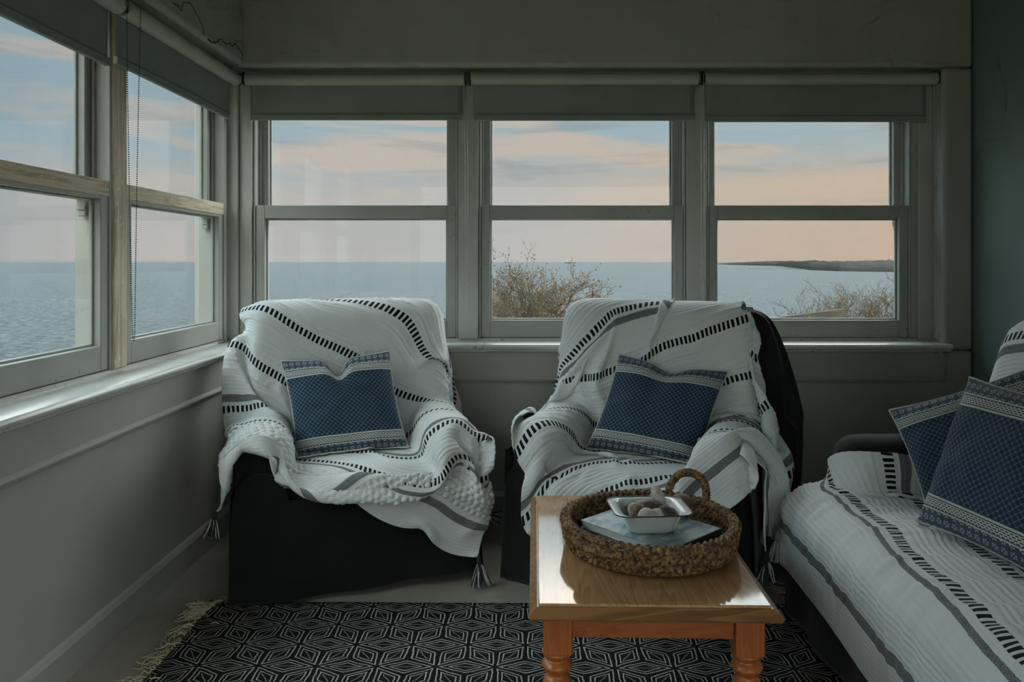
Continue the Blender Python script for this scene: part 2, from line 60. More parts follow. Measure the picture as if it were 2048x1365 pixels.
20,15,11,3,-2,-10,-5,0,9,-9,-9,12,-3,-7,2,2,0,4,2,5,0,1,0,0,0,1,-1,0,0,-1,1,-1,-1,0,1,-1,0,0,1,1,-1,0,2,1,1,1,-1,0,0,0,0,-1,0,0,0,0,0,-2,1,0,0,0,0,-2,0,1,0,-1,0,-1,1,1,0,0,2,0,0,1,0,1,1,1,-1,0,1,0,-1,-1,0,1,-2,3,-3,0,4,-3,-1,3,-3,0,3,-3,0,1,-2,0,0,-2,-2,0,1,4,-1,-2,2,1,-3,3,1,-4,1,0,-4,0,0,-4,0,0,-2,-2,0,-5,-2,1,-4,-4,0,-1,2,1,1,-3,-1,-3,-6,0,0,-1,1,1,1,0,0,0,0,0,-1,0,1,1,2,0,0,0,-1,-1,1,-1,
11,9,20,-7,-2,3,-4,-3,-1,2,-3,2,1,-1,1,6,2,-2,2,2,2,-1,-1,-1,0,-1,-1,1,0,0,0,0,0,1,0,0,1,1,-1,1,-1,0,0,0,1,0,1,0,0,0,0,-1,0,0,0,0,0,0,-1,0,-1,0,0,1,0,0,-1,1,0,1,-1,0,0,0,0,0,1,1,0,-1,0,-1,0,1,0,1,0,-2,-1,0,-1,1,0,-2,4,-2,1,4,-1,-1,2,-2,1,2,-3,1,1,0,-1,1,-2,2,1,-3,3,0,-4,1,0,-4,0,1,-3,-1,0,-1,0,1,-4,-2,0,-3,-3,0,-2,-3,0,-3,4,0,4,-7,1,-4,-2,0,1,1,0,0,0,0,0,0,0,1,0,1,-1,-1,-1,0,0,1,0,0,0,0,
-4,4,25,5,0,-1,-1,0,-1,-1,0,0,3,0,4,2,1,2,2,-2,0,2,0,-1,1,0,0,1,0,-2,0,0,0,1,0,0,0,-1,0,1,1,0,1,0,0,1,-1,1,0,0,0,1,0,1,-1,0,-1,-1,1,1,0,0,0,-1,0,0,0,0,1,-2,0,1,0,1,0,0,-1,2,0,0,0,-1,0,0,-1,0,0,-1,0,-2,0,0,-2,-1,0,1,-1,3,-1,2,6,-4,0,4,-5,1,1,-5,3,0,-1,3,0,-3,1,0,-3,1,0,-4,0,0,-3,0,1,-3,-2,0,-3,-3,0,-5,-2,1,-2,1,1,4,-3,0,-4,-6,0,0,0,0,0,0,1,1,-1,0,0,1,0,0,0,0,0,0,1,1,0,1,0,0,1,-1,
-18,-2,17,3,2,2,7,3,3,10,4,0,1,0,1,4,-2,2,0,-2,-1,2,-1,-1,0,0,0,1,0,0,1,0,0,0,0,-1,0,1,1,1,-1,0,0,0,0,0,1,0,0,0,0,0,0,0,0,0,1,1,0,0,0,-1,-1,-1,0,1,1,0,-1,1,0,1,0,0,0,-1,0,0,0,0,0,-1,1,1,-1,-1,-1,-2,1,1,-1,0,0,-1,0,0,0,0,-2,-1,2,1,0,6,-2,4,6,-8,3,0,-4,0,1,-3,1,0,-3,0,1,-4,-1,0,0,-1,1,-4,-2,0,-3,-2,1,-2,-4,0,-1,4,-1,3,-5,1,-4,-2,0,1,0,1,0,0,-1,0,0,1,1,0,0,0,0,0,0,0,0,-1,0,1,0,0,-1,0,
-10,7,23,6,4,-2,6,4,-1,3,3,-2,0,-1,6,2,-3,4,0,-3,1,1,-6,0,1,-2,0,-1,0,-1,0,0,-1,1,0,-1,1,-1,0,1,1,0,1,0,1,1,-1,1,1,0,0,0,0,0,1,0,0,-1,0,0,0,1,1,0,0,0,-1,0,1,-1,1,0,0,-1,1,0,0,1,-1,1,-1,-1,-1,1,-1,0,-1,-1,0,-1,-1,0,-1,0,-1,-2,0,0,0,0,0,-2,1,2,-1,-1,8,-3,6,6,-13,2,-1,-3,0,1,-4,-1,-1,-1,0,1,-4,-1,0,-3,-2,1,-3,-4,0,-1,2,1,2,-2,1,-3,-6,0,0,0,1,1,0,0,0,0,0,1,0,0,0,0,0,0,0,1,0,0,1,0,1,-1,0,0,2,0,
6,18,15,2,1,-1,2,1,-4,-1,-2,4,0,1,3,1,-1,1,0,-3,2,0,-4,2,-1,-4,1,2,-4,0,0,-1,0,0,0,0,0,0,0,0,0,0,1,0,1,1,1,-1,-1,0,1,1,0,0,-1,0,0,1,0,0,0,0,0,1,0,-1,1,-1,0,0,0,1,1,0,-1,-1,1,0,1,-1,1,-1,0,0,-1,1,0,-2,-1,0,0,0,-2,-2,1,2,1,0,-1,0,0,0,-1,-1,-1,0,0,0,2,9,-5,2,9,-15,0,-1,-2,-1,2,-1,-1,-1,-3,-3,0,-2,-3,1,-2,-2,0,-1,4,0,3,-5,1,-2,-3,1,-1,1,-1,0,0,0,1,-1,1,0,1,0,-1,0,0,1,0,-1,0,0,0,0,0,1,0,0,1,-1,
15,21,8,1,0,-3,0,0,0,-3,3,5,1,2,1,-1,1,3,-2,-3,3,-1,-4,5,1,-3,3,-1,-7,2,-1,-4,0,1,-3,0,1,0,-1,1,0,1,0,0,0,1,0,1,2,0,0,0,0,0,1,0,0,0,0,0,1,0,0,0,-1,1,-1,1,0,1,0,0,-1,0,1,1,0,-1,-1,0,1,0,0,-2,0,-1,0,0,1,-2,-2,-1,0,2,0,-3,-1,0,-1,0,0,0,1,0,0,0,0,-1,-1,0,-2,-1,5,-3,-2,12,-17,-1,0,-2,-1,1,-2,-2,1,-2,-2,-1,-2,0,1,1,0,1,0,-5,0,-1,0,0,1,-1,1,0,1,0,0,0,-1,0,0,0,1,0,1,0,0,1,0,0,0,0,0,1,-1,0,0,0,
18,17,-7,-1,0,3,-3,3,8,0,0,2,1,2,-3,-2,1,1,-1,0,5,0,-2,4,-1,-4,3,-1,-2,3,1,-4,2,-1,-4,1,0,-3,1,0,-2,-1,1,0,1,1,0,0,0,0,0,1,0,0,0,0,1,1,0,-1,0,0,0,1,1,0,1,-1,0,1,0,1,0,1,-1,1,-1,0,1,0,-2,0,0,0,-1,1,-1,0,-1,0,0,0,-1,-2,0,0,-1,0,1,0,0,0,0,0,0,-1,0,0,0,0,0,1,1,-2,0,3,2,-5,15,-18,-3,3,-6,-2,-2,-1,-2,1,-1,1,0,3,-1,0,-3,-3,0,0,1,0,0,0,0,0,-1,0,0,1,1,0,0,0,0,0,-1,-1,0,0,0,0,0,0,0,0,0,0,0,1,
18,7,-16,-3,14,12,1,5,4,1,2,1,-1,-1,-1,-2,1,0,0,1,2,-2,0,6,-1,-1,4,0,-4,5,-2,-4,4,0,-5,2,0,-4,2,2,-3,2,1,-3,0,2,-2,1,1,0,1,1,0,0,1,0,-1,1,0,0,0,0,1,2,0,0,1,0,0,0,0,-1,1,-1,1,-1,1,-2,-1,0,1,0,0,-2,0,-1,0,1,0,-2,-2,1,-2,1,-1,-1,-1,0,-2,-1,0,0,0,0,2,0,0,0,-1,1,-1,-1,2,-2,-2,3,-2,3,-7,2,0,4,-3,-1,9,-5,-4,7,-4,-3,1,-4,-8,1,-4,0,1,-2,0,0,0,0,0,1,0,0,-1,0,-1,-1,0,0,0,0,1,0,0,0,0,0,1,0,0,0,0,0,0,-1,
14,16,-10,1,3,-1,1,1,1,-1,1,1,-1,1,4,-1,1,4,0,-1,1,-1,1,0,0,0,4,-2,-1,5,0,-1,3,-1,-3,4,0,-3,2,0,-3,2,1,-1,2,0,-2,2,1,-3,0,2,-3,0,1,-1,0,1,0,0,1,0,0,1,0,-2,0,1,1,2,-1,-2,0,1,0,1,-1,1,0,0,-2,0,0,0,0,0,-1,-2,0,0,0,-1,0,-2,1,0,-1,-1,0,-2,1,1,1,0,1,0,1,1,0,1,0,-2,3,-2,3,-2,-1,0,6,-4,-6,9,-5,-11,3,-9,-10,-2,-2,4,2,-1,8,1,2,0,-1,-1,0,1,-1,1,-1,-2,0,1,0,0,0,0,0,0,-1,0,-1,0,0,1,0,1,-1,-1,-1,0,0,0,1,0,
13,10,-18,3,2,-3,0,3,-2,0,6,2,0,4,5,-2,3,6,0,1,6,-1,1,4,-1,0,0,-1,1,2,-3,-2,6,-2,-5,4,-1,-2,3,3,-2,3,2,0,5,4,-2,2,1,-2,2,2,-3,1,0,-3,2,4,-4,0,0,-2,-2,2,-1,1,1,-1,0,1,1,-1,1,-1,0,-1,0,-2,0,1,0,-1,-1,-1,-2,0,-1,0,0,-2,-1,0,-1,-3,-8,0,0,-4,-1,-2,12,3,0,0,4,-1,1,-2,-1,6,1,-2,3,-4,-6,6,-6,-10,4,-7,-7,-2,-4,-1,1,-1,9,2,0,2,-1,-3,1,0,0,1,2,-1,0,0,-1,-1,0,-1,1,0,0,0,0,-1,0,0,0,0,0,-1,0,0,0,0,1,0,0,0,0,0,0,0,
14,2,-20,0,0,-2,0,3,0,-1,4,1,0,6,2,1,4,3,-2,4,4,1,1,5,0,0,5,-1,-1,2,0,1,0,-2,3,5,-2,-3,4,-2,-2,3,3,-1,1,2,-1,2,0,-1,2,2,-2,2,2,-2,1,0,-3,1,2,-3,3,1,-4,-1,1,-2,-2,2,-1,1,0,0,-2,2,0,0,-1,-1,-1,0,1,-2,-1,0,-1,0,0,1,-2,0,0,-1,-5,1,-1,-3,-1,-6,8,5,1,1,-2,1,5,4,-1,2,-5,0,5,-1,-3,2,-4,-1,2,-3,5,0,-1,1,-1,-2,1,0,-1,-9,5,-4,-6,1,-4,0,-1,-1,0,0,0,1,1,-1,0,-1,-1,0,1,0,0,0,0,0,0,0,0,-1,-1,0,0,0,0,0,1,0,0,-1,
11,0,-22,2,-3,-2,1,2,-2,0,4,-2,0,5,-1,-1,7,2,1,5,3,-1,6,5,0,4,6,0,3,7,-1,-2,5,0,-1,1,0,3,2,2,0,4,0,-1,2,2,-1,3,1,-2,3,1,-1,3,1,-3,3,2,-3,3,1,-3,2,3,-4,2,1,-4,3,2,-6,-2,1,-2,-1,1,0,-3,-1,0,-1,0,-1,-2,-1,0,-1,-2,0,-4,-1,-3,-1,0,6,-4,3,-5,0,-5,3,8,5,9,7,-1,7,-17,-7,5,1,-6,2,-9,-6,-1,1,-5,-1,-2,0,-1,0,3,0,-1,1,0,0,1,0,0,-2,0,-2,-4,1,-1,0,0,0,-1,0,0,0,0,0,0,-1,0,0,1,-1,0,0,0,0,0,1,0,0,0,0,0,-1,0,-1,0,
11,-2,-22,1,0,0,0,-1,-1,0,1,0,1,1,0,0,4,-1,0,5,1,0,5,1,1,5,3,0,4,5,2,4,6,0,1,6,1,-2,2,-1,0,0,-1,0,0,-2,0,1,1,0,2,0,-1,4,1,0,2,1,-1,3,2,-2,3,0,-3,2,3,-2,2,1,-5,2,2,-6,0,0,-3,-4,1,-1,-1,0,1,-3,-1,-1,-1,1,0,-2,0,2,-1,1,4,-5,-3,-2,-4,0,-2,-23,-6,9,22,0,17,14,-7,-6,-17,-6,3,3,-3,-2,-3,-1,-2,0,-8,-2,-2,-2,1,-2,-1,-2,0,3,1,0,6,3,4,1,0,-1,1,0,0,1,0,0,0,0,0,0,1,-1,1,-1,1,-1,0,0,1,0,-1,-1,0,0,0,0,0,0,0,1,
11,-2,-22,0,0,-2,1,0,0,1,-1,-2,0,0,-1,0,1,-1,1,2,-2,1,5,-1,0,6,1,2,8,2,1,7,4,2,6,6,2,4,8,-1,-1,6,-1,-3,2,0,-1,2,-1,1,0,0,0,0,0,1,2,1,-1,4,0,0,3,4,-2,6,1,-3,4,4,-6,4,2,-5,3,5,-11,-1,-1,-3,-4,-2,-1,-6,0,1,-2,-2,0,-5,-2,3,-3,-1,3,-4,-1,6,0,-5,-2,-13,-7,2,-20,-8,5,13,-4,15,15,-3,0,-3,1,-13,-5,3,3,2,6,-2,0,-2,1,3,-3,2,-1,-8,-2,-1,-8,-1,-3,2,0,2,1,1,1,2,0,0,2,1,0,2,0,1,1,0,0,2,0,1,0,0,0,1,0,1,0,-1,0,0,0,0,
11,-3,-21,0,0,0,0,1,-2,0,0,1,1,0,-1,1,-1,0,0,1,0,0,0,0,0,2,-2,1,5,0,2,6,0,2,6,3,-1,4,3,0,3,5,-2,2,4,-1,-1,4,-1,0,3,2,0,2,0,-1,1,1,2,0,1,0,1,0,1,3,3,-1,4,2,-1,6,3,-7,4,2,-8,1,4,-5,-9,-3,1,-4,-2,1,-3,-1,2,0,-1,2,-1,-4,4,-3,-3,1,-5,3,-18,-4,-13,11,-10,-5,-10,-18,-1,-4,2,0,16,18,-5,19,8,-4,-14,-4,-6,-1,3,-4,-5,-1,-2,-2,0,2,5,1,-2,-1,1,1,2,0,1,1,0,1,2,1,2,1,1,2,2,0,3,2,0,3,1,-1,4,1,1,2,-1,0,2,0,0,3,0,1,
10,-2,-23,1,0,-1,0,-1,0,1,0,-1,0,1,0,0,0,-1,1,-1,-1,0,0,-1,2,1,0,1,0,-2,1,3,-2,2,7,-1,1,7,0,0,7,2,-1,3,5,-2,5,3,1,1,5,-2,2,5,1,2,4,1,0,5,1,1,3,2,-1,1,2,1,1,2,1,5,7,1,8,11,-7,-4,-4,-3,-5,-6,-5,-4,-3,-1,-2,-4,1,-5,-4,-1,-3,-4,-2,-1,-4,2,-2,7,-6,3,3,-18,-17,-14,3,-4,-6,3,0,5,-7,-6,0,12,14,-18,17,8,-3,-4,-1,0,-2,2,-2,-2,2,-4,-9,-1,-3,-4,-1,-2,-4,1,0,1,0,1,5,1,0,3,-1,1,1,1,0,2,0,3,4,1,2,2,1,4,2,0,4,2,1,3,-1,0,
10,-2,-22,0,0,0,1,0,0,0,0,-1,0,-1,0,0,0,0,0,1,0,1,0,0,0,-1,-1,1,1,-1,0,0,0,0,0,-1,0,2,-1,0,5,-1,-1,5,0,0,3,2,-1,4,2,0,4,3,0,2,2,0,3,3,1,3,3,1,4,6,1,1,4,3,-1,3,8,1,-8,-2,8,-7,-4,-6,3,-2,-6,3,-2,-4,-1,-2,-3,0,-3,-2,1,-2,-1,-1,-10,1,-1,-12,-1,-3,-2,-20,-5,27,-5,-3,-5,2,0,-8,1,-1,6,-5,-3,11,14,8,-18,13,6,-14,-4,2,3,-2,-1,-2,1,2,0,0,1,-1,-1,0,-3,-4,0,-3,-8,-1,0,-2,0,1,2,0,0,2,0,0,2,-1,1,2,0,1,4,0,4,3,0,3,3,0,
9,-2,-23,0,0,-1,1,0,-1,0,0,0,0,0,-1,1,0,-1,0,-1,0,1,0,-1,0,0,0,0,0,-1,1,0,-1,1,0,-2,1,0,-1,-1,0,-1,0,1,-2,-1,4,-1,-1,4,-1,0,5,1,-1,5,2,-1,6,2,-1,3,2,2,7,1,0,8,2,7,13,1,4,-3,-5,-13,-13,2,-7,0,8,3,-4,2,2,-3,2,2,-3,2,-2,-3,-2,-3,-4,-3,0,1,2,2,3,2,-4,2,1,-19,-29,-11,11,4,-1,2,-6,-1,-5,1,0,9,-7,-3,10,9,3,-9,13,7,-21,6,7,-4,-7,-1,4,0,1,0,1,1,1,0,1,1,1,1,-1,-1,0,-2,-3,0,0,-4,0,-2,-4,1,0,2,-1,2,2,0,0,3,0,2,4,1,
9,-3,-22,0,0,0,0,0,-1,0,0,0,0,0,-1,1,0,1,0,1,-1,0,0,0,0,0,0,1,-1,0,-1,0,0,0,1,0,0,0,-1,-1,0,-1,0,0,0,-1,0,-1,1,-1,-1,-2,1,-1,-1,2,-2,-1,3,-2,-1,4,-2,-1,4,-1,-1,4,-4,-3,6,-7,-5,2,4,0,5,15,6,-6,5,1,-1,3,3,0,5,8,-3,2,5,-5,1,-5,4,0,-3,3,-2,0,-2,-2,1,-3,1,7,-7,-1,-15,-18,-8,0,3,0,-2,-3,0,-6,0,3,9,2,0,8,4,-1,1,4,1,-13,14,5,-17,1,2,-6,-8,1,2,-1,0,1,1,1,1,1,2,0,1,0,1,2,0,1,1,-1,-2,-4,0,-2,-5,0,0,-3,0,1,1,0,
8,-2,-24,0,0,-1,0,0,0,0,0,-1,1,0,0,-1,0,-1,1,-1,0,0,0,-1,1,0,-1,-1,0,0,1,0,-1,0,-1,-1,0,0,0,0,0,0,0,0,-1,-1,0,-1,-1,1,-1,-1,0,-3,-1,-1,-1,-2,0,-1,-1,0,0,-6,1,-2,-4,0,-1,-7,1,-1,5,5,2,-4,7,6,9,10,1,4,0,4,-4,-3,0,0,0,3,13,6,5,12,-8,3,-1,-2,0,-7,5,2,-3,0,-2,1,2,3,10,-16,-2,-12,-12,-6,-6,-1,-3,-2,-1,0,-4,-2,0,13,9,3,2,-1,-2,6,-1,0,-1,7,2,-9,16,3,-18,3,3,-12,-9,0,-2,-9,1,2,2,1,0,1,1,1,1,2,2,2,0,1,1,1,-1,-1,0,-2,-8,0,
7,-2,-23,0,0,0,0,-1,0,1,0,0,0,0,0,1,0,-1,0,0,0,0,1,0,-1,0,0,1,0,-1,0,0,0,-1,0,-1,0,0,0,0,0,0,0,0,0,-1,0,0,-1,-1,0,-1,0,-1,0,1,1,-1,-1,-1,-3,0,-2,1,0,0,-6,0,-4,-4,-1,-2,-6,10,1,13,3,2,-7,4,5,10,3,5,-5,-1,0,-8,-7,-1,1,4,4,13,9,5,10,-4,2,5,-6,0,-2,3,2,-8,5,-1,6,-2,1,5,-7,-1,0,-5,-3,-2,-5,-1,-5,-10,-2,3,0,-1,1,6,1,-1,-1,0,0,0,-2,3,-1,0,2,5,-1,-6,16,3,-17,10,1,-15,-11,1,-3,-11,1,-1,0,0,1,2,1,1,2,0,2,1,1,1,4,0,
6,-3,-24,1,0,0,0,1,-1,0,0,-1,0,0,-1,0,0,0,0,0,-1,0,-1,0,0,0,-1,0,0,0,0,0,-1,1,0,0,-1,0,-1,0,0,-1,0,0,0,-1,-1,0,0,1,-1,-1,0,1,-1,-1,-3,-3,0,-2,1,1,0,-5,-1,-3,3,-1,-1,-7,1,3,-4,4,-2,5,3,3,2,-1,3,0,9,1,15,0,5,-14,2,-1,-7,-11,-2,-3,12,3,10,11,4,13,-2,5,10,-7,2,2,-4,3,-3,1,0,-1,7,3,5,-15,-3,-6,-13,-5,-1,0,-1,-5,-2,0,5,5,0,1,0,1,0,0,-1,-1,0,-1,0,0,0,2,0,-1,3,4,-1,-4,15,2,-18,12,1,-15,-9,1,-6,-14,0,1,-1,1,1,2,1,3,2,2,
6,-2,-23,0,0,-1,1,0,0,0,-1,0,0,0,0,0,0,0,0,0,0,0,0,-1,1,0,1,-1,0,-1,1,0,0,-1,0,0,0,0,0,-1,0,0,0,0,0,-1,1,-1,0,-1,1,-1,0,-2,0,0,1,-1,1,0,-1,-1,-2,-1,1,0,-2,1,1,-2,-2,-4,-13,1,3,4,8,-1,7,-2,2,-4,-1,3,6,8,2,-3,1,2,-4,-5,-1,-2,-14,-1,-2,11,2,4,10,0,8,5,3,12,0,3,10,-7,2,-6,9,1,-3,-3,0,8,-10,0,1,-9,-2,-2,-4,-2,-1,-1,1,0,1,-1,1,-1,1,0,0,0,0,1,0,0,-1,-1,-1,1,-1,1,-1,-1,3,3,-1,-4,15,1,-16,12,1,-17,-11,-1,-3,-12,0,1,2,1,
6,-2,-24,0,-1,-1,-1,0,0,0,1,-1,0,0,0,1,0,-1,0,0,-1,0,0,0,0,0,-1,0,-1,0,-1,0,-1,0,0,0,1,0,0,-1,0,-1,0,0,0,0,0,0,0,0,-1,-1,0,1,-1,0,-1,-1,0,-1,0,0,0,-2,4,0,1,-1,-2,1,-6,-1,-3,3,1,-4,2,-1,2,2,1,3,-1,3,5,-2,1,-7,12,2,-7,6,0,-3,-15,1,2,-7,-2,-3,10,2,1,2,0,-1,0,1,1,-10,2,35,-9,4,1,14,4,-5,0,0,3,0,3,-2,-3,-1,-2,-4,-3,0,0,1,0,1,0,0,0,0,0,0,0,0,0,0,0,-1,1,0,0,-2,0,1,0,1,-1,-1,3,5,-1,-5,18,0,-21,5,-1,-11,-20,2,
5,-3,-24,0,1,1,1,0,-1,0,-1,0,1,0,0,-1,0,0,0,0,0,0,0,0,0,0,-1,1,1,0,0,0,0,-1,0,0,0,0,-1,0,0,0,-1,-1,0,0,0,0,-1,1,0,-1,-1,-1,0,1,1,-1,-1,0,-1,3,0,-1,1,-2,-1,-1,0,-1,1,2,0,-4,-1,-6,4,-2,2,1,4,2,-2,2,4,0,3,25,-9,0,-30,19,1,-3,-1,-3,-5,-11,2,0,0,0,0,6,0,4,1,-1,-1,11,1,-4,-28,-1,31,4,5,5,-8,2,-9,1,-1,0,2,0,4,1,1,1,6,0,0,0,0,0,1,0,0,-1,0,0,0,0,1,0,0,0,1,1,0,-1,0,0,0,-1,0,1,0,0,-1,-1,2,11,-1,-16,11,-5,
4,-2,-24,0,-1,-1,0,0,0,1,1,-1,-1,0,-1,0,-1,0,0,0,-1,1,0,-1,0,0,1,-1,0,-1,0,0,0,1,0,-1,-1,0,0,0,0,0,0,0,-1,-1,0,0,0,0,0,0,0,1,0,0,0,0,1,-1,-1,3,-1,0,0,-1,0,-1,1,0,0,0,2,-3,-2,-4,0,2,1,-1,1,-1,-3,3,-14,12,-5,10,4,3,10,-4,1,-20,9,3,1,-9,-3,1,-7,2,2,4,1,-4,5,2,10,6,-1,-3,6,0,-9,-11,-1,24,10,5,15,-18,2,-10,-16,1,-2,0,0,5,3,2,2,7,0,0,0,1,1,0,0,0,0,0,0,1,0,0,-1,1,0,0,0,0,1,1,0,-1,0,1,0,-1,2,-1,0,1,12,-1,
5,-3,-23,0,1,-1,0,0,-1,0,-1,1,0,0,0,1,1,-1,0,0,1,-1,0,0,0,0,-1,1,0,0,0,-1,0,-1,0,-1,0,0,0,0,0,0,0,1,1,0,-1,-1,0,0,0,-1,1,0,-1,-1,-2,-1,4,1,-1,3,0,-1,-1,0,-1,-3,0,0,0,0,-1,-2,3,1,-1,-1,-3,5,1,5,-4,0,3,-19,8,4,15,-2,5,2,-2,-10,14,1,-18,2,3,2,-10,-4,-2,-5,0,2,6,1,-2,3,1,1,0,-1,2,-3,0,-4,3,0,20,12,2,18,-17,2,-8,-15,0,-4,-2,0,4,1,2,5,9,0,0,0,0,1,0,1,-1,0,0,1,0,-1,0,0,1,0,0,0,0,0,0,1,-1,2,-1,1,0,1,-2,1,
4,-2,-25,0,0,0,0,-1,0,-1,1,-1,1,0,-1,-1,-1,0,1,0,0,0,0,-1,0,0,0,-1,0,-1,0,1,0,1,-1,0,0,0,0,0,0,0,-1,0,-1,0,0,0,0,0,1,0,0,-1,0,3,0,-1,4,0,0,0,0,1,-4,-1,-1,-1,0,1,0,1,0,0,0,-1,-2,2,1,2,-1,-5,1,0,-2,-4,-2,1,-16,6,8,10,-3,8,7,-2,-18,17,3,-2,1,2,-3,-4,0,-1,-7,-1,-1,0,1,1,4,2,-2,-4,-1,1,0,0,-4,2,1,20,14,4,20,-15,2,-7,-20,0,-6,-2,-1,6,4,4,1,8,0,2,-1,0,0,0,0,0,0,1,0,0,0,0,-1,1,0,1,0,0,0,0,2,-1,-1,-6,-15,13,
4,-2,-24,0,-1,0,0,1,0,1,-1,0,0,0,0,0,1,0,0,0,-1,0,0,1,0,-1,-1,0,0,0,0,0,0,0,1,0,0,0,0,-1,-1,-1,1,0,0,-1,1,1,0,-1,-1,0,1,-1,-1,5,1,-3,3,0,1,-1,0,-1,-5,0,0,0,0,-1,0,0,1,1,0,-3,-1,2,0,1,0,7,7,3,-9,-2,0,-7,-16,0,-2,-3,3,10,-1,0,4,1,-2,-16,16,2,3,1,-1,-1,1,0,0,-1,0,-1,0,0,1,1,-1,0,-1,1,2,0,-1,-4,1,-1,17,13,4,21,-10,4,-4,-21,0,-8,-3,-3,10,8,4,-1,2,0,2,-1,1,-1,1,0,0,0,0,0,0,0,0,-1,1,1,1,0,-2,-6,2,0,-3,8,
3,-3,-25,0,1,0,0,-1,0,0,1,-1,0,-1,0,0,0,-1,-1,0,0,1,0,-1,0,1,0,0,-1,0,1,0,-1,-1,0,0,0,0,0,1,1,0,-1,-1,0,1,0,0,-1,1,-1,0,3,0,-2,4,1,1,0,1,1,-4,-1,0,-2,0,0,0,0,0,1,-1,0,-1,1,0,-3,0,1,2,0,1,2,0,15,8,4,-2,-2,0,-6,-18,1,-9,-2,-1,10,2,-1,-15,-3,1,-13,18,1,3,0,0,-1,1,0,1,0,0,-1,-1,1,0,1,0,-1,0,1,1,-1,0,-3,1,-1,16,13,4,24,-6,6,-5,-25,-2,1,8,3,1,0,-1,-1,0,0,1,-1,1,0,1,0,1,0,1,0,0,-1,-9,-17,11,12,9,1,0,10,0,
4,1,-24,0,-1,0,0,-1,0,0,-1,0,0,0,0,1,0,0,0,0,0,0,-1,0,0,0,0,0,1,0,-1,0,0,1,0,-1,0,-1,0,-1,0,0,1,1,0,-1,-1,-1,1,2,0,-3,6,1,-3,3,1,1,-2,-1,0,-5,-1,0,-1,0,0,0,0,-1,0,1,0,0,0,-1,-2,0,-1,-4,2,0,7,-1,3,5,1,9,7,5,7,-14,0,-2,-6,0,-5,-4,-1,4,0,0,-19,-7,0,-10,22,0,2,0,0,0,0,0,0,1,-1,1,-1,0,0,0,0,0,1,0,1,-1,0,-3,0,-1,11,11,2,25,-11,8,4,-10,-3,-5,0,1,0,0,0,0,0,0,0,-1,0,0,0,-1,-4,-11,8,-2,0,6,4,-2,0,2,2,0,
3,16,-21,0,-3,-1,0,-2,-3,0,-4,-1,-1,-4,-1,0,-3,0,1,-2,0,-1,0,0,0,0,-1,1,-1,0,0,0,0,0,0,0,0,0,0,1,0,0,-1,0,-1,1,1,0,-2,5,0,-3,3,2,2,-1,-1,2,-2,0,-1,-4,1,0,0,-1,0,1,0,1,-1,0,0,0,0,1,5,1,-3,-7,-1,0,3,0,-1,0,-1,3,10,1,14,-7,5,-4,-5,0,0,-3,0,-3,-6,0,4,1,0,-23,-7,0,-6,22,0,2,-1,0,0,0,0,0,-1,0,0,1,1,0,-1,1,0,1,0,1,0,0,-1,-2,-2,-3,0,-1,19,-21,6,19,12,3,-1,1,-2,-1,0,0,0,0,0,-2,-8,2,-5,-7,10,1,-2,7,-5,-5,-2,4,-6,0,
3,12,-21,1,2,0,0,1,2,0,1,0,1,0,-1,-1,-3,-1,0,-4,-3,1,-5,-2,0,-3,1,-1,-1,0,1,-1,0,-1,-1,1,1,0,-1,-1,0,0,1,0,0,-1,3,-1,-3,6,1,-2,3,1,1,-2,0,1,-6,-1,0,-2,-1,-2,1,1,1,-1,0,-1,0,0,0,0,0,0,2,0,-1,-3,1,-2,-2,0,0,4,0,-1,0,1,13,12,4,7,-17,1,1,3,-1,-1,1,0,-3,-9,0,1,-2,1,-23,-5,-1,-5,21,0,2,-1,0,-1,1,0,0,-1,-1,1,1,0,0,-1,1,-1,0,0,0,3,1,14,9,0,-15,-14,-3,20,-20,7,15,12,1,-2,0,-4,0,-5,0,-6,-7,5,1,-1,4,1,-1,8,-10,-7,0,-5,4,-4,
3,3,-25,-1,1,0,0,2,0,0,3,1,0,2,1,1,4,0,-1,2,2,0,1,0,0,-2,-2,1,-4,-3,-1,-5,-2,0,-4,-1,0,-3,0,1,-1,-1,0,2,0,-2,6,2,-2,2,3,1,-1,0,2,-3,-1,0,-5,0,-1,0,0,2,-1,-1,-1,0,0,1,0,0,0,1,0,0,-1,1,-4,-2,-1,-1,-11,3,0,6,-1,-2,10,-2,4,5,1,19,0,5,-4,-5,-3,-1,-4,0,0,2,0,-2,-8,1,0,-4,0,-25,0,-1,-2,16,1,0,-6,-2,2,2,0,-1,3,2,1,1,0,2,0,1,0,-1,2,-1,6,1,9,9,-1,-14,-16,0,18,-22,7,17,5,-3,-6,-5,0,-4,-5,5,-2,1,0,4,0,6,-11,-1,5,0,-1,1,
4,0,-25,0,0,1,0,0,0,0,0,-1,0,2,1,0,1,0,0,3,0,0,3,1,1,3,1,-1,2,2,0,1,1,1,0,-1,-1,-2,-2,-1,-4,-2,1,-2,0,-2,3,1,-3,1,0,1,-1,0,2,-7,-1,-2,-4,-1,1,1,0,-2,0,0,0,0,0,0,1,0,0,-1,0,0,0,0,-1,-1,0,-1,-2,1,-1,-13,5,0,4,-1,-5,14,-2,14,12,3,1,5,2,6,-5,-1,2,-10,-1,2,-3,1,-3,-7,-1,-3,-8,2,-26,1,-4,3,-4,5,0,5,-2,1,6,-3,-1,5,0,-1,5,2,3,-1,-2,-2,1,3,1,2,-1,4,5,-3,-11,-13,6,16,-23,16,13,2,-5,-1,1,4,-1,-1,0,-1,1,-8,-3,-2,10,-5,0,0,
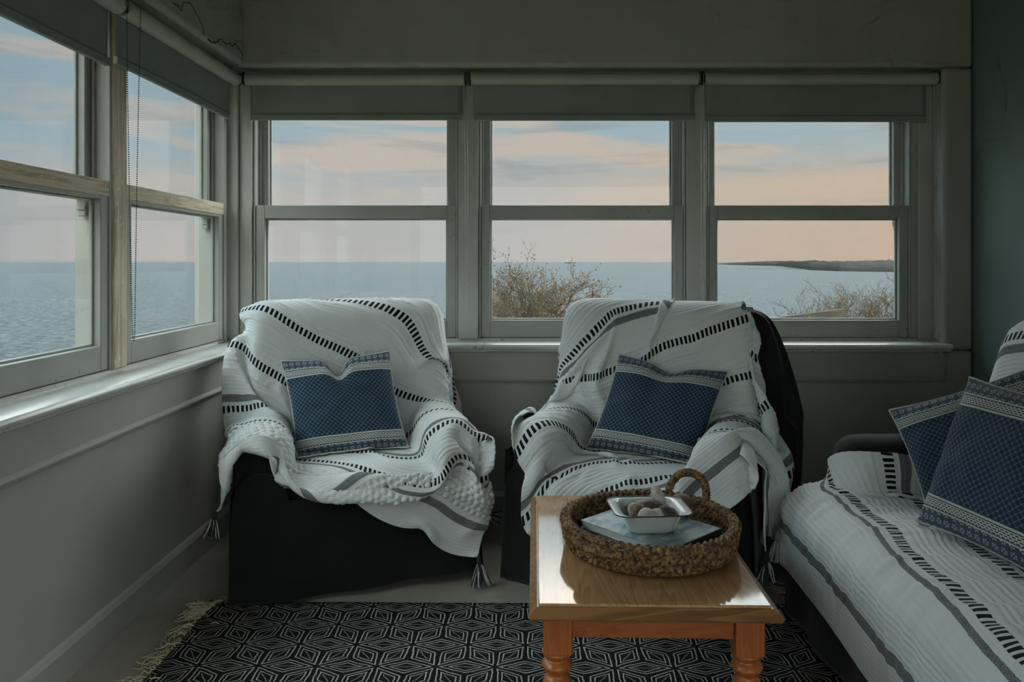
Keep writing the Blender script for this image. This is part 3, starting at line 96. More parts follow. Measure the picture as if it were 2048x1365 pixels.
3,0,-25,0,0,-1,0,0,0,0,0,1,0,0,-1,-1,0,0,1,0,0,-1,1,0,0,1,0,0,3,0,0,4,0,-1,3,1,1,3,2,0,2,2,-1,-4,-1,1,-3,-3,-3,2,2,4,-4,-2,-1,-8,-1,0,0,0,-1,-1,0,1,1,0,0,0,0,0,-1,-1,0,0,1,0,1,0,0,-1,-1,-2,-2,0,-3,-4,-2,4,-8,7,4,-11,3,3,14,-3,9,7,2,-3,9,0,-1,11,0,0,-1,-1,2,0,1,2,-2,-3,-4,1,3,-27,-5,-6,-2,-14,4,3,-6,-1,1,3,1,1,8,0,-1,5,3,2,0,-3,-4,-7,2,-2,-2,0,3,1,-1,-8,-10,17,21,-12,15,9,0,-11,0,1,0,-7,0,-8,1,0,7,-1,-3,3,
3,0,-24,1,0,0,0,0,0,0,0,0,0,0,0,0,0,0,0,0,0,1,0,-1,-1,0,1,0,0,-1,1,0,1,-1,1,-1,0,2,0,-1,2,0,0,3,0,-5,5,4,2,-1,0,2,-12,-3,-1,-1,0,0,1,0,-4,-9,1,1,9,-2,0,0,0,0,1,1,0,0,-1,0,-1,0,6,8,2,-8,-7,-1,2,2,0,-2,0,-1,0,-5,2,1,-14,6,19,6,1,0,5,0,1,1,0,0,7,0,1,2,0,-1,0,1,1,-9,-1,-9,22,-1,-20,-8,-5,-5,-11,4,3,-2,-2,1,3,0,1,-2,0,-5,-11,7,-1,-3,6,-1,1,2,0,0,-2,4,3,-7,-4,-3,22,28,-5,0,1,-2,-8,-2,0,0,1,-1,0,0,0,0,
4,0,-26,-1,0,1,0,0,0,0,0,-1,0,0,0,1,0,1,-1,0,-1,0,0,1,0,0,-1,0,0,0,-1,0,0,1,0,0,0,0,0,1,0,0,-3,8,1,-7,6,4,9,-9,-4,0,-6,0,0,1,0,-1,-2,0,-3,-5,1,0,-4,1,0,12,-3,0,-1,1,0,0,0,0,1,0,2,3,-1,-2,-2,-1,-2,-2,0,1,0,1,0,2,0,-5,-10,1,12,-10,5,12,12,1,-1,1,0,0,0,-1,0,0,0,0,0,1,1,0,0,4,2,1,-10,20,-4,-19,-6,-6,-5,-13,4,3,-4,2,-3,-10,11,1,-1,11,2,-4,9,0,-2,-1,-5,2,-4,-2,3,-9,2,1,-4,1,-1,25,25,-5,-9,-1,-3,-6,1,-1,4,0,-1,1,
5,0,-24,0,0,0,0,0,0,0,0,1,0,0,-1,-1,0,-1,1,0,1,-1,0,-1,1,0,0,0,0,1,0,0,-1,0,0,1,0,0,0,0,2,-1,-9,11,5,4,-3,-2,3,-11,-2,-1,1,0,0,-1,0,-1,-2,0,0,3,0,-3,-13,4,0,0,-1,-1,14,-4,0,0,1,-1,0,0,2,3,1,1,1,-1,-3,-3,1,-1,-1,-1,0,2,0,-2,2,2,-1,-16,2,18,-5,3,8,11,1,-1,0,0,0,0,0,0,-1,0,1,0,0,-1,0,1,3,4,2,-8,17,-6,-15,-10,-6,1,-13,4,6,5,-3,-1,-5,1,-16,-5,7,-3,-6,19,7,-2,7,-6,2,-6,1,1,-13,-4,3,8,10,2,22,19,-7,-7,-5,2,5,0,0,0,
4,0,-24,0,0,0,0,0,0,0,0,-1,0,0,1,1,0,0,-1,0,-1,1,0,1,-1,0,-1,0,0,0,1,0,0,0,0,-1,0,0,0,-6,12,3,-6,1,3,11,-8,-4,-2,-5,0,0,-1,0,0,-1,-1,-8,-10,2,8,11,-1,-1,0,-1,-1,-16,6,-4,7,-5,0,11,-1,1,0,1,-1,0,-1,9,8,2,-10,-5,-2,0,-4,1,0,1,-1,1,4,1,-6,-10,1,8,-12,4,15,1,2,5,11,1,0,0,-1,1,0,0,-1,0,1,1,-1,0,1,0,0,3,4,1,-6,14,-9,-14,-13,0,11,-5,5,-1,-5,4,-12,3,-5,-12,-3,0,-9,-5,17,11,-6,16,-6,2,-14,4,-2,-11,-11,5,18,21,6,23,0,5,4,4,-6,-1,
5,0,-24,0,0,0,0,0,0,0,0,0,0,0,0,0,0,0,1,0,0,-1,0,0,1,0,1,0,0,-1,0,0,0,0,0,1,-2,6,-1,-10,8,4,7,-3,-3,2,-13,0,0,1,-1,0,0,-1,-11,-12,3,9,11,-2,-1,2,0,0,0,1,-6,-8,1,7,-11,6,-7,12,-7,0,8,-1,1,1,1,2,5,-1,0,-1,0,-4,-6,1,0,2,0,1,3,0,0,3,1,-5,-17,2,11,-8,3,17,4,2,2,7,1,0,0,1,0,0,0,1,0,1,0,0,1,1,0,2,3,3,1,-2,-5,1,-18,-12,-2,2,7,-3,13,0,-2,-3,-1,-4,-9,-1,-5,-26,0,15,4,-4,13,2,-1,-9,5,-2,-6,0,-3,7,21,5,15,-7,15,14,
6,0,-24,0,0,0,0,0,0,0,0,1,0,0,-1,0,0,0,-1,0,1,1,0,-1,0,0,-1,0,0,1,0,0,0,0,0,1,-7,12,0,0,-1,1,6,-8,-1,-2,-3,-1,0,-1,-1,0,0,1,-4,-4,0,1,5,0,1,0,0,0,-1,-1,-3,-4,2,0,-7,1,1,-4,2,-6,14,-4,0,4,0,2,2,1,5,4,-1,-8,-8,1,1,2,0,0,2,0,2,3,1,-7,-6,1,1,-12,1,15,-8,5,16,9,3,0,4,-1,0,0,0,1,0,3,-1,-1,0,2,0,3,3,5,6,-1,-1,5,-12,2,0,-30,-9,-5,-3,0,-2,1,3,3,1,0,-3,9,-5,-14,-8,-1,8,0,-3,9,1,-2,-3,-5,4,7,13,-12,-7,19,1,14,
 ]),
 'right': (76, 56, [
-125,-187,25,21,9,0,20,13,0,19,14,0,19,14,0,19,13,0,18,15,0,19,14,0,18,15,0,21,11,0,23,1,-2,22,0,2,21,0,8,19,0,14,19,0,14,18,0,15,19,0,15,20,0,15,18,0,16,20,0,17,18,0,17,18,0,22,13,0,21,10,0,27,7,0,23,6,0,25,7,0,23,7,0,23,11,0,21,13,0,20,16,6,17,19,14,11,17,12,13,19,2,19,17,2,18,14,-4,27,-1,4,26,-21,3,19,-17,6,17,-19,14,11,-5,22,-12,18,25,1,11,19,-9,14,9,-13,22,-3,-12,19,-6,-15,-5,-11,-23,-3,-14,-22,2,-5,-23,2,-6,-28,1,-5,-23,-5,-4,-30,1,1,-25,1,2,-30,1,6,-24,1,8,-26,
0,-28,0,0,3,0,2,-1,0,0,-1,0,1,0,0,0,1,0,1,-1,0,-1,0,0,1,0,0,-5,2,0,-3,5,9,-5,8,9,-5,12,2,-1,0,-1,-1,0,0,0,0,0,0,0,-1,-1,0,0,1,0,-1,-1,0,0,0,0,-1,-2,0,-3,-1,0,1,-1,0,-3,0,0,1,-1,0,0,0,0,0,1,0,1,0,0,0,2,4,1,0,7,-4,0,0,3,1,-10,3,-1,-2,0,0,-1,1,9,19,-11,8,12,-4,7,0,9,0,5,-4,1,-2,8,-8,-5,9,0,3,-10,-1,-3,-6,-1,-3,-6,-2,0,-2,1,0,-3,-6,0,3,1,-2,-1,1,-1,0,0,0,4,0,1,-1,8,2,3,0,-2,-1,1,0,5,0,-5,-1,-1,-1,3,
-22,11,0,-1,4,0,-2,0,0,0,1,0,0,-1,0,0,0,0,0,0,0,0,0,0,1,0,0,2,-1,6,0,-1,6,2,-1,2,3,-12,4,0,0,0,1,0,1,0,0,-1,0,0,0,-1,0,0,0,0,0,-1,0,-2,-1,0,0,1,-1,-2,1,-9,-3,-4,7,-2,-1,3,1,1,0,1,0,0,0,0,0,0,0,1,2,1,8,-2,2,3,-1,1,-10,5,0,-2,2,1,0,1,1,-1,2,-3,3,8,7,19,-22,18,9,-5,-3,1,3,-1,5,-2,-5,-1,7,-4,-6,-3,3,-2,-1,0,-3,-3,0,1,-2,0,-2,-1,-3,-2,5,8,1,-5,-1,-1,-1,0,0,0,0,0,-1,-1,-1,2,0,1,2,-1,-1,1,-12,-4,5,1,-8,0,
-15,21,0,-1,-3,0,0,1,0,0,0,0,0,0,0,0,0,0,-1,1,0,2,0,0,-1,-3,7,1,-5,7,-1,-5,2,-1,-7,1,0,0,0,1,0,2,-1,0,-1,1,0,1,-1,0,0,1,0,0,-1,0,-1,0,0,0,1,0,-1,-2,-11,-2,1,-3,-2,6,-7,2,-9,9,-3,-3,10,0,1,2,1,0,0,2,0,7,-2,1,4,-3,1,-8,7,3,-3,0,1,0,0,3,0,3,1,10,2,-1,11,-8,-7,-7,-1,9,20,-18,15,3,10,-7,-1,-1,-3,4,0,2,-2,0,2,-4,0,-1,-7,-2,0,-2,2,-1,1,1,0,0,2,3,0,-2,0,-2,0,1,-2,-6,1,0,1,-1,1,0,0,0,0,1,-1,0,-9,-4,-1,-1,0,-1,
-18,19,0,1,1,0,0,0,0,0,-1,0,-1,1,0,1,0,0,0,0,0,0,-2,11,0,-11,7,1,-7,1,0,0,0,1,0,0,0,0,0,0,0,0,0,0,0,0,0,0,0,0,0,-1,0,0,1,0,0,0,0,0,0,0,0,3,9,0,-7,-9,-3,1,-13,-3,11,-6,2,-10,6,-2,-4,8,-2,0,7,0,-1,5,-2,2,-4,5,2,-3,0,1,0,3,2,0,1,1,7,1,-1,7,-7,-1,-3,-5,8,1,8,-6,6,-9,7,12,-13,11,2,13,-8,-1,1,-2,1,-2,3,-3,-1,3,-2,-3,-1,-3,-2,-2,-1,-1,8,14,-6,-4,14,1,0,-6,-6,-1,-20,11,0,-3,0,0,0,1,0,-1,1,-1,0,1,-7,-2,-3,0,-1,-1,
-12,20,0,0,-1,0,-1,0,0,0,1,0,1,-1,0,-2,0,4,2,-6,12,-1,-12,4,0,-1,0,-1,0,0,0,0,-1,0,0,1,0,0,0,-1,0,0,1,0,1,-1,0,0,1,0,1,0,0,-1,0,0,0,0,0,-1,0,0,0,0,3,0,11,12,1,-18,-9,-2,-5,-15,0,14,-8,6,-1,1,-2,-4,9,-3,1,1,-1,1,2,0,-1,4,0,3,0,0,0,4,1,0,9,-5,4,-4,1,3,3,4,-3,3,-3,-10,-2,8,-4,7,-11,16,15,-21,13,6,7,-3,-5,-1,-2,-3,-1,0,-4,0,0,-2,1,-6,-3,-9,9,-7,-6,-3,-3,6,-7,15,9,-7,26,-4,13,-9,5,0,2,1,0,6,-4,1,1,0,20,24,0,-8,-2,-2,
-13,20,0,-1,0,0,1,0,0,0,0,0,-1,-1,9,1,-10,10,-1,-9,2,0,0,-1,0,0,0,1,0,0,0,0,0,0,0,0,-1,0,1,1,0,-1,-1,0,0,0,0,0,0,0,0,0,0,0,0,0,1,1,0,0,0,0,-1,0,0,0,2,9,0,23,11,-3,-23,-3,-4,-13,-4,-1,2,-12,7,9,-8,3,4,-1,-1,-2,2,0,1,1,-2,-3,9,0,0,8,-4,1,-6,3,-1,3,0,0,0,-3,-4,-3,0,0,4,1,2,-4,5,8,-3,4,24,6,-10,2,4,-7,-2,2,-6,-4,6,-3,-8,0,-7,-1,3,1,1,-1,1,2,-5,0,8,-9,-2,1,-2,2,-23,12,-3,-2,-1,1,10,-5,3,-11,0,1,14,-11,-3,12,0,6,
-14,21,0,1,-1,0,0,1,3,0,-5,12,0,-12,5,0,-4,0,0,0,0,1,0,0,0,0,1,0,0,0,-1,0,1,0,0,0,1,0,0,-1,0,1,1,0,0,0,0,0,-1,0,0,1,0,1,0,0,-1,0,0,0,2,0,0,1,0,-1,-1,0,0,4,11,-1,32,-1,1,-14,13,-4,-11,8,-7,-16,-9,6,1,-13,7,5,-5,0,0,4,-1,-2,5,-6,0,-3,1,-2,2,-2,0,0,-1,0,-9,3,5,-6,3,3,-2,7,15,-1,-4,11,1,-13,6,-8,-17,2,-2,1,-1,5,3,2,12,3,-6,10,-5,-4,4,-1,0,-1,1,5,-7,2,-3,-1,-3,-2,2,-6,2,5,1,-8,8,0,-14,0,0,10,-5,-4,3,-5,6,-5,-2,-4,
-12,21,0,-1,-1,7,-1,-11,11,1,-9,2,0,0,0,0,0,1,1,0,0,0,0,0,0,0,-1,-1,0,1,1,0,0,0,0,0,-1,0,0,1,0,0,-1,0,1,1,0,0,0,0,0,0,0,-1,0,0,0,1,0,0,-1,0,0,1,-1,1,2,-1,-1,-4,2,2,18,14,-7,23,-14,2,-9,9,-3,-6,14,-9,-15,1,2,-8,-7,7,-2,-5,1,1,1,0,-2,0,-1,-1,1,-1,-1,-5,2,2,-5,4,8,-8,4,21,-8,-9,1,-7,-10,2,-1,-10,-2,-2,-2,0,3,0,1,0,0,2,2,2,5,9,3,1,11,-1,-4,9,-4,-1,-4,-2,0,2,0,0,-1,0,-1,-4,-4,1,-4,-2,-8,17,8,-11,5,0,-10,-3,-4,3,2,1,
-15,14,14,2,-11,7,1,-3,-1,0,0,1,0,0,0,1,0,0,0,0,0,-1,0,1,1,0,1,0,0,0,0,0,0,0,0,0,1,0,1,-1,0,1,1,0,-1,-1,0,1,0,0,0,0,0,0,1,0,0,0,0,-1,1,0,0,0,1,-1,-1,1,1,4,4,-1,-11,12,-2,21,12,-22,17,-12,9,2,-3,1,-8,9,-4,-17,3,-2,-6,-4,7,-3,-5,3,0,1,-1,-1,-1,-4,0,1,-2,-1,1,-6,1,-1,-6,14,-33,-15,6,-6,0,0,-6,-2,2,0,3,2,-2,2,1,2,1,1,3,0,3,2,2,4,3,1,6,12,5,-4,21,-9,1,-5,2,-5,-1,0,1,0,0,-1,-3,-3,-2,-4,-2,-5,18,12,-8,2,1,-2,-1,0,
-12,0,22,0,0,-2,0,0,1,0,0,-1,1,0,1,-1,0,0,0,0,0,1,0,0,-1,0,0,0,0,0,0,0,0,0,0,1,0,0,-1,0,0,0,0,0,1,0,0,0,1,0,0,0,0,1,-1,0,-1,1,0,0,0,0,-1,1,2,2,0,8,-1,-1,9,-7,2,2,-11,-2,-1,-3,15,3,-6,10,-2,2,2,-3,4,-3,3,-3,-13,3,0,-8,-1,3,-3,-2,3,0,0,-1,2,1,-9,3,-6,-11,2,-7,-6,-5,-3,0,4,-5,-4,2,-8,3,3,-5,2,0,-4,2,-2,0,1,-2,1,-1,-9,6,3,-1,-1,-3,2,-9,-3,-5,20,7,13,18,4,18,-2,0,0,-2,-1,2,0,0,-1,-6,-4,1,-2,-1,-11,14,12,-1,1,-2,
-5,-18,21,-6,18,2,1,0,-1,0,0,0,0,0,1,0,0,0,0,0,0,0,0,1,0,0,-1,0,0,1,1,0,0,0,0,1,-1,0,1,1,0,0,-1,0,0,0,0,1,0,0,0,0,0,-1,0,0,0,0,1,0,1,6,0,-1,10,-6,0,6,-10,0,-1,-9,0,-1,-1,-1,-1,7,3,4,-5,-1,-2,-2,0,2,-3,1,-1,2,2,1,0,-2,-1,1,0,2,0,1,-1,0,2,-2,0,1,0,-2,2,1,-1,1,9,0,-7,-8,-6,-6,-12,-11,1,-7,-4,-1,-6,-2,1,-1,0,-8,8,8,4,-9,-7,-3,-6,3,-1,1,0,7,-6,1,-9,11,1,4,21,9,11,7,3,9,3,2,11,-2,-2,1,-10,-8,-1,2,3,-8,6,4,
21,-14,9,-24,-7,8,-11,18,3,3,3,1,-1,0,0,1,0,1,0,0,0,-1,0,-1,1,0,1,0,0,0,0,0,0,-1,0,0,1,0,0,-1,0,1,1,0,0,0,0,0,0,0,0,0,1,3,1,5,0,0,9,-5,0,6,-8,0,1,-9,-1,-1,-3,0,0,2,-1,-5,10,-2,-3,0,-2,4,-7,5,5,-7,3,1,0,2,0,-2,2,0,-1,0,1,0,-1,-1,0,0,0,1,-1,-1,1,1,0,2,0,0,1,-2,1,3,3,2,1,-1,1,-3,-3,-2,-3,0,-1,1,-7,-6,-6,-4,-14,-8,-1,-1,2,0,5,4,-2,4,2,-3,-3,0,3,-2,-1,-2,-1,0,3,9,3,4,5,5,8,5,2,15,2,0,7,-6,-12,-9,4,7,
25,8,14,-2,-21,-1,-20,-9,6,-15,18,3,3,4,1,0,0,1,-1,0,0,1,0,1,0,0,-1,1,0,1,-1,0,1,1,0,0,-1,0,0,1,-1,1,-2,1,0,1,0,3,-1,8,2,1,11,-8,1,3,-5,-2,3,-13,-1,-1,-4,1,-1,0,1,-2,7,-1,-5,8,0,2,-3,0,2,-4,1,1,-6,5,2,-7,2,0,1,2,1,-1,-1,0,-1,-1,-1,-1,-1,0,1,-2,-1,1,0,0,2,-1,-1,1,0,-1,1,-1,1,2,0,2,2,3,1,3,-4,0,-4,6,-1,0,1,2,0,1,0,1,-5,0,0,-4,0,1,-2,-1,1,0,-2,2,-5,-3,-2,-3,-3,-5,-1,-1,0,0,3,0,-1,0,0,7,4,5,11,3,-1,8,3,-3,
12,14,18,9,-10,-3,-3,-14,-1,-19,-8,5,-13,15,1,3,3,1,1,0,1,0,0,-1,0,0,1,0,0,0,-1,0,0,0,0,0,0,0,0,-1,1,0,1,2,6,0,14,-4,1,4,-10,1,-4,3,0,3,-6,-2,1,-4,1,1,2,0,-5,6,0,-1,0,1,3,-4,-1,2,-4,0,2,-5,0,-2,-2,10,1,-6,0,1,-2,0,0,1,-2,0,1,-2,0,0,-1,0,0,-1,0,2,-2,-1,1,1,-1,3,-1,1,0,0,0,3,1,-1,3,1,0,2,2,1,1,-3,0,-1,5,0,4,2,-1,0,1,0,0,0,1,0,0,0,0,1,0,-1,0,-1,1,-3,0,2,-4,0,-1,-2,-2,-2,-2,1,0,-5,-2,-1,7,4,1,10,1,-2,
-7,10,23,14,11,-1,14,-12,-1,-3,-20,0,-21,-6,4,-7,16,1,1,1,0,3,0,0,-1,-1,0,0,1,1,0,0,0,-1,0,1,0,-1,5,0,15,3,-1,15,-15,2,-1,-16,0,-1,0,-3,-4,4,1,-2,4,2,-1,0,0,-3,2,-1,3,-2,0,3,-5,0,0,-5,0,0,-3,1,-1,0,1,0,0,-1,-1,-4,7,0,-3,0,1,0,-1,1,-1,-2,-1,1,-2,0,2,-1,-1,0,-1,0,2,-2,0,2,0,-1,1,0,1,2,0,0,3,2,0,2,3,-1,3,-4,0,-3,4,0,4,3,1,1,1,0,1,0,0,-1,1,0,0,0,0,1,0,0,-1,1,0,0,0,-1,0,-1,1,0,1,-1,0,0,0,0,-2,0,1,4,6,4,
-18,0,17,3,9,1,13,12,-1,19,-7,-1,1,-26,1,-28,-3,6,3,14,-2,-1,1,2,0,1,0,-2,-1,-1,0,0,0,0,4,8,-1,20,-4,-1,2,-19,2,-4,-6,-2,0,5,1,-1,1,3,3,-8,-3,-3,7,3,-3,9,-1,2,-7,-1,2,-4,1,0,-3,-1,0,-1,1,0,0,-1,0,0,0,-1,0,0,1,0,10,1,-8,0,-1,-1,0,0,0,-2,1,1,-3,-1,0,-2,0,2,-1,0,2,-1,0,2,0,0,2,-1,0,2,2,0,2,1,0,3,1,0,1,-2,0,-2,2,-1,2,5,0,3,1,0,-1,1,0,1,-1,0,0,0,0,0,1,0,1,0,-1,0,0,1,0,1,0,0,1,0,1,8,-3,-2,-9,2,4,0,-1,0,
-18,0,15,-1,0,2,-2,5,2,8,14,2,25,5,-1,2,-35,3,-8,-9,6,-8,20,-2,-2,0,1,0,-2,5,-1,17,6,-2,17,-20,-1,-2,-17,0,-1,2,-2,-3,11,-1,-4,2,1,-2,-2,0,0,-5,2,2,-11,-1,0,1,1,1,1,1,0,-1,-2,0,0,1,0,0,0,0,0,0,-1,0,0,0,0,0,-1,0,4,0,-8,4,1,-1,0,0,1,-2,0,-1,-1,0,1,-3,0,1,-2,-1,2,-1,-1,2,-1,0,3,0,0,0,0,1,3,1,0,3,2,-1,2,2,0,2,-3,1,-2,4,-1,2,3,1,2,0,-1,0,1,1,0,1,0,0,0,-1,0,0,0,0,1,0,0,4,0,0,13,-11,1,-7,8,2,-11,-2,5,0,6,5,
-23,0,7,1,0,3,2,0,3,2,0,3,-2,8,0,18,16,2,-7,-18,3,0,-6,0,0,2,5,0,21,-1,-1,2,-18,1,-9,6,-2,4,-3,-1,-3,7,0,4,-3,1,3,-4,1,-1,-4,1,-1,-3,0,1,-3,0,-1,-1,-1,0,1,0,0,0,1,0,0,-1,0,0,0,0,0,0,0,0,0,0,0,-1,-1,0,0,0,-3,11,0,-6,0,0,-1,-1,1,1,-3,0,0,-2,-1,1,-1,1,1,-2,0,3,0,0,2,0,0,2,0,-1,2,1,0,3,2,1,2,1,0,2,-4,-1,-5,3,1,5,4,-1,2,1,1,0,1,0,0,0,-1,1,0,0,0,0,0,0,4,0,1,3,-1,3,7,-6,1,-12,0,2,-2,-3,2,0,0,2,
-24,0,10,3,0,2,1,0,2,1,0,6,1,0,3,6,3,0,5,5,2,3,2,10,1,19,-11,-2,3,-21,0,-1,-1,-1,0,10,1,-3,9,-2,4,-8,0,1,-9,0,-3,-3,-1,-5,9,-1,-2,-11,1,-1,1,-1,0,0,1,0,0,-1,0,0,-1,0,0,1,0,0,-1,0,0,1,0,0,-1,-1,0,0,0,0,0,0,0,6,0,-9,4,0,-1,0,0,-1,-2,1,1,-2,0,1,-3,-2,2,-2,1,2,-2,0,3,0,0,2,0,0,1,1,0,3,1,0,3,3,-1,1,1,1,2,-2,0,-2,3,1,2,3,-1,1,0,0,1,0,0,-1,1,1,0,5,0,1,9,-7,5,10,-14,2,-28,-13,2,-17,-1,3,17,10,4,0,4,7,
-22,0,9,3,0,5,4,0,4,0,0,0,3,0,1,1,0,0,0,18,8,3,5,-13,0,-8,2,5,-4,7,-5,3,-6,-1,10,-10,-1,3,-4,0,1,-3,1,-1,0,2,-1,0,-1,-2,3,-1,-1,-3,0,-1,0,-1,0,0,-1,0,0,0,-1,0,0,0,0,-1,0,0,1,0,0,-1,0,0,1,0,0,0,0,0,-1,0,0,1,0,-6,11,1,-4,0,-1,0,-2,0,0,-2,0,1,-3,1,1,-1,-1,2,-1,0,2,0,0,3,-1,1,1,0,0,3,2,-1,2,2,1,3,2,0,1,-4,0,-5,3,0,4,4,0,2,1,0,0,0,0,0,4,0,0,10,-6,4,4,-12,3,-13,-18,2,-18,9,3,8,4,0,2,2,4,-1,-1,0,
-12,0,29,5,0,-6,0,0,1,-1,0,3,0,0,0,4,32,13,2,3,-32,1,-4,-10,0,1,0,-6,-2,13,4,2,3,-1,4,-12,0,-1,-2,-1,1,0,0,-1,0,-1,-3,0,-2,-4,3,0,-6,-2,-1,0,-1,1,-2,12,-3,0,-12,-1,1,0,1,0,0,-1,0,0,0,-1,0,1,0,0,0,0,0,-1,0,0,1,-1,0,-2,1,0,6,0,-10,7,1,0,0,0,-1,-3,0,0,-2,0,1,-3,0,3,-1,0,2,-2,0,4,1,0,1,0,-1,1,0,1,3,3,0,2,1,-1,2,-2,1,-1,1,0,0,4,2,2,1,-1,0,4,1,-2,7,-4,3,8,-10,5,-6,-12,7,-16,-4,4,-1,8,0,-2,-3,5,3,2,-2,-1,0,4,
-5,0,29,-2,0,-4,1,0,-4,-1,0,-1,0,28,22,-3,-9,-42,2,2,2,-1,-4,13,-2,-1,-3,1,5,-12,0,0,0,1,1,0,-1,5,0,1,2,0,1,0,0,2,-2,0,1,-1,1,-4,-4,-2,0,0,1,-2,-1,4,-2,-1,-4,0,1,0,-1,-1,0,1,0,0,0,1,0,0,-1,0,0,0,0,1,0,0,-1,1,0,1,-1,0,0,1,-6,9,0,-5,3,0,1,-2,0,0,-3,0,1,-1,0,1,-3,0,3,0,0,2,0,0,3,0,1,1,1,0,2,0,-1,3,3,1,1,2,0,1,-4,0,-3,2,0,3,5,1,-1,3,-1,0,9,-7,7,-4,-13,9,-10,-6,1,-6,4,0,0,1,0,3,2,1,0,-2,2,0,0,-2,
2,-1,41,-1,1,-5,-9,0,-6,-2,39,19,15,-6,-52,-12,-7,6,6,-7,16,-4,7,-4,-2,4,-7,0,-1,-8,0,-1,0,-1,0,0,-2,2,0,0,0,0,0,1,0,0,2,0,3,2,-11,-6,-15,11,-4,-8,19,2,8,-17,0,-2,-2,0,0,0,0,1,0,0,0,0,0,-1,0,0,1,0,0,0,0,1,0,0,0,-1,0,0,1,0,0,0,-1,6,1,-10,8,0,-1,-1,0,1,-2,1,0,-4,0,2,-1,0,1,-2,0,4,-1,0,2,2,-1,2,0,0,2,2,1,3,1,0,2,2,0,1,-4,2,-3,3,0,1,2,-1,3,10,-4,6,-1,-10,7,-9,-7,3,-7,-1,1,1,0,-1,2,-2,0,1,2,6,-1,0,2,-1,0,2,
3,-8,31,6,-2,-1,11,10,-6,-1,-6,-24,-19,-4,11,1,17,8,-11,11,-12,-7,3,-5,4,-2,-2,-2,-1,0,0,-1,0,-1,0,0,0,0,0,2,3,0,0,-1,0,0,2,4,-6,-15,14,-3,-7,-5,7,18,-13,-4,-5,-17,4,6,17,0,0,0,1,0,0,0,1,0,0,0,0,0,0,0,0,0,0,0,0,0,1,0,0,0,0,0,-1,-1,0,1,1,-6,2,1,-3,9,1,-2,1,-1,1,-3,0,0,-2,0,3,-1,1,2,0,0,5,-1,1,2,-1,0,0,1,-1,1,1,0,3,1,0,3,1,0,1,-3,1,-3,7,0,5,7,-11,11,-8,-12,1,-13,0,-6,-3,1,-2,4,-1,6,6,-8,-1,4,7,3,-1,2,2,1,-1,0,
2,4,33,-4,4,1,0,-3,0,7,-12,-14,-5,15,6,3,-4,-1,-2,1,1,-3,0,-5,-15,6,-6,-3,2,-10,0,0,-5,0,-4,0,-3,-1,0,0,-4,0,-3,13,0,-1,-16,14,0,-10,-16,9,23,-10,-3,-2,-5,3,5,16,-1,-1,1,1,1,0,0,-1,0,0,0,0,1,0,0,0,1,0,0,0,0,0,0,0,0,0,0,0,0,0,1,0,0,-1,1,-2,7,0,-9,8,0,-5,1,1,-1,-4,0,4,-3,0,1,-3,0,4,-1,1,2,-1,0,3,0,1,3,-2,-1,5,6,-2,8,-2,-1,-2,2,3,4,5,-1,6,4,-11,8,-7,-15,-2,-13,2,-11,-7,12,-19,-3,0,-5,2,-2,12,20,-9,26,21,-3,5,-6,1,2,-2,2,-1,
0,17,18,-6,-4,3,-2,-6,2,4,-4,1,4,-5,0,-2,-2,-2,1,0,1,1,2,0,6,1,1,-1,4,2,-14,2,-4,-14,-1,-18,0,-3,-4,-6,10,0,7,-16,0,1,-15,-18,2,18,5,3,22,12,-1,-3,-1,-1,0,2,1,0,0,0,0,0,0,1,0,1,0,0,-1,0,0,1,-1,0,0,0,0,0,0,0,0,1,0,1,0,0,0,1,0,0,-2,1,3,2,-8,5,0,-5,7,0,-1,-2,1,-1,-5,0,2,-2,-2,3,-5,4,1,2,-5,2,-5,-6,22,5,-12,7,-7,9,-6,8,4,-5,6,-2,12,2,-14,5,-4,-11,-5,-13,8,-15,-4,18,-15,4,-11,17,6,2,11,2,1,2,1,3,-1,9,-10,4,8,-1,0,-2,0,-1,
0,21,13,-1,1,3,-6,-2,5,-4,-16,6,11,-1,2,-3,-5,0,1,1,-1,0,1,-2,-7,2,-2,-10,-2,-6,-1,-5,-6,1,-1,-2,-8,1,-9,5,-3,-1,7,-25,0,-1,27,16,-1,30,-6,-2,-9,-10,-1,2,0,1,0,0,0,-1,0,0,0,0,0,0,0,0,-1,0,1,0,0,-1,1,0,1,0,0,0,0,0,0,-1,0,0,1,0,0,-1,1,1,2,-1,-2,-2,-3,4,3,-12,6,2,-4,8,-3,-1,-2,-6,1,-6,-2,3,-11,-9,13,-4,-13,13,4,-5,-17,-2,9,-14,0,1,7,3,-5,20,6,-13,16,-3,-1,-10,-11,14,-14,3,34,-2,4,-17,17,4,-2,5,-3,0,2,-3,2,-3,7,6,7,-1,-10,5,10,-6,4,3,-1,3,
-15,0,18,-1,0,-1,2,1,1,-3,2,7,-7,-5,6,16,1,-5,0,3,-1,1,3,-1,2,0,-1,3,0,1,2,2,0,0,-3,3,0,-6,-2,2,-21,-6,-12,29,2,-7,15,-20,0,-12,-21,0,9,20,0,-1,0,0,0,0,0,1,0,1,-1,0,0,0,0,0,0,0,-1,1,0,1,-1,0,-1,0,0,1,0,0,0,0,0,-1,-1,1,0,1,-2,-1,-2,0,1,3,1,-5,-8,5,-2,-9,1,5,-3,-8,7,-12,-7,2,-2,-7,5,-5,-4,-5,18,-2,-8,21,4,0,-4,14,2,-14,19,4,-16,5,-1,-5,-16,-9,10,-13,1,24,12,11,-8,19,5,-9,0,-14,8,-10,2,1,4,3,3,6,-1,-3,-1,0,-2,1,3,-5,3,6,-1,1,
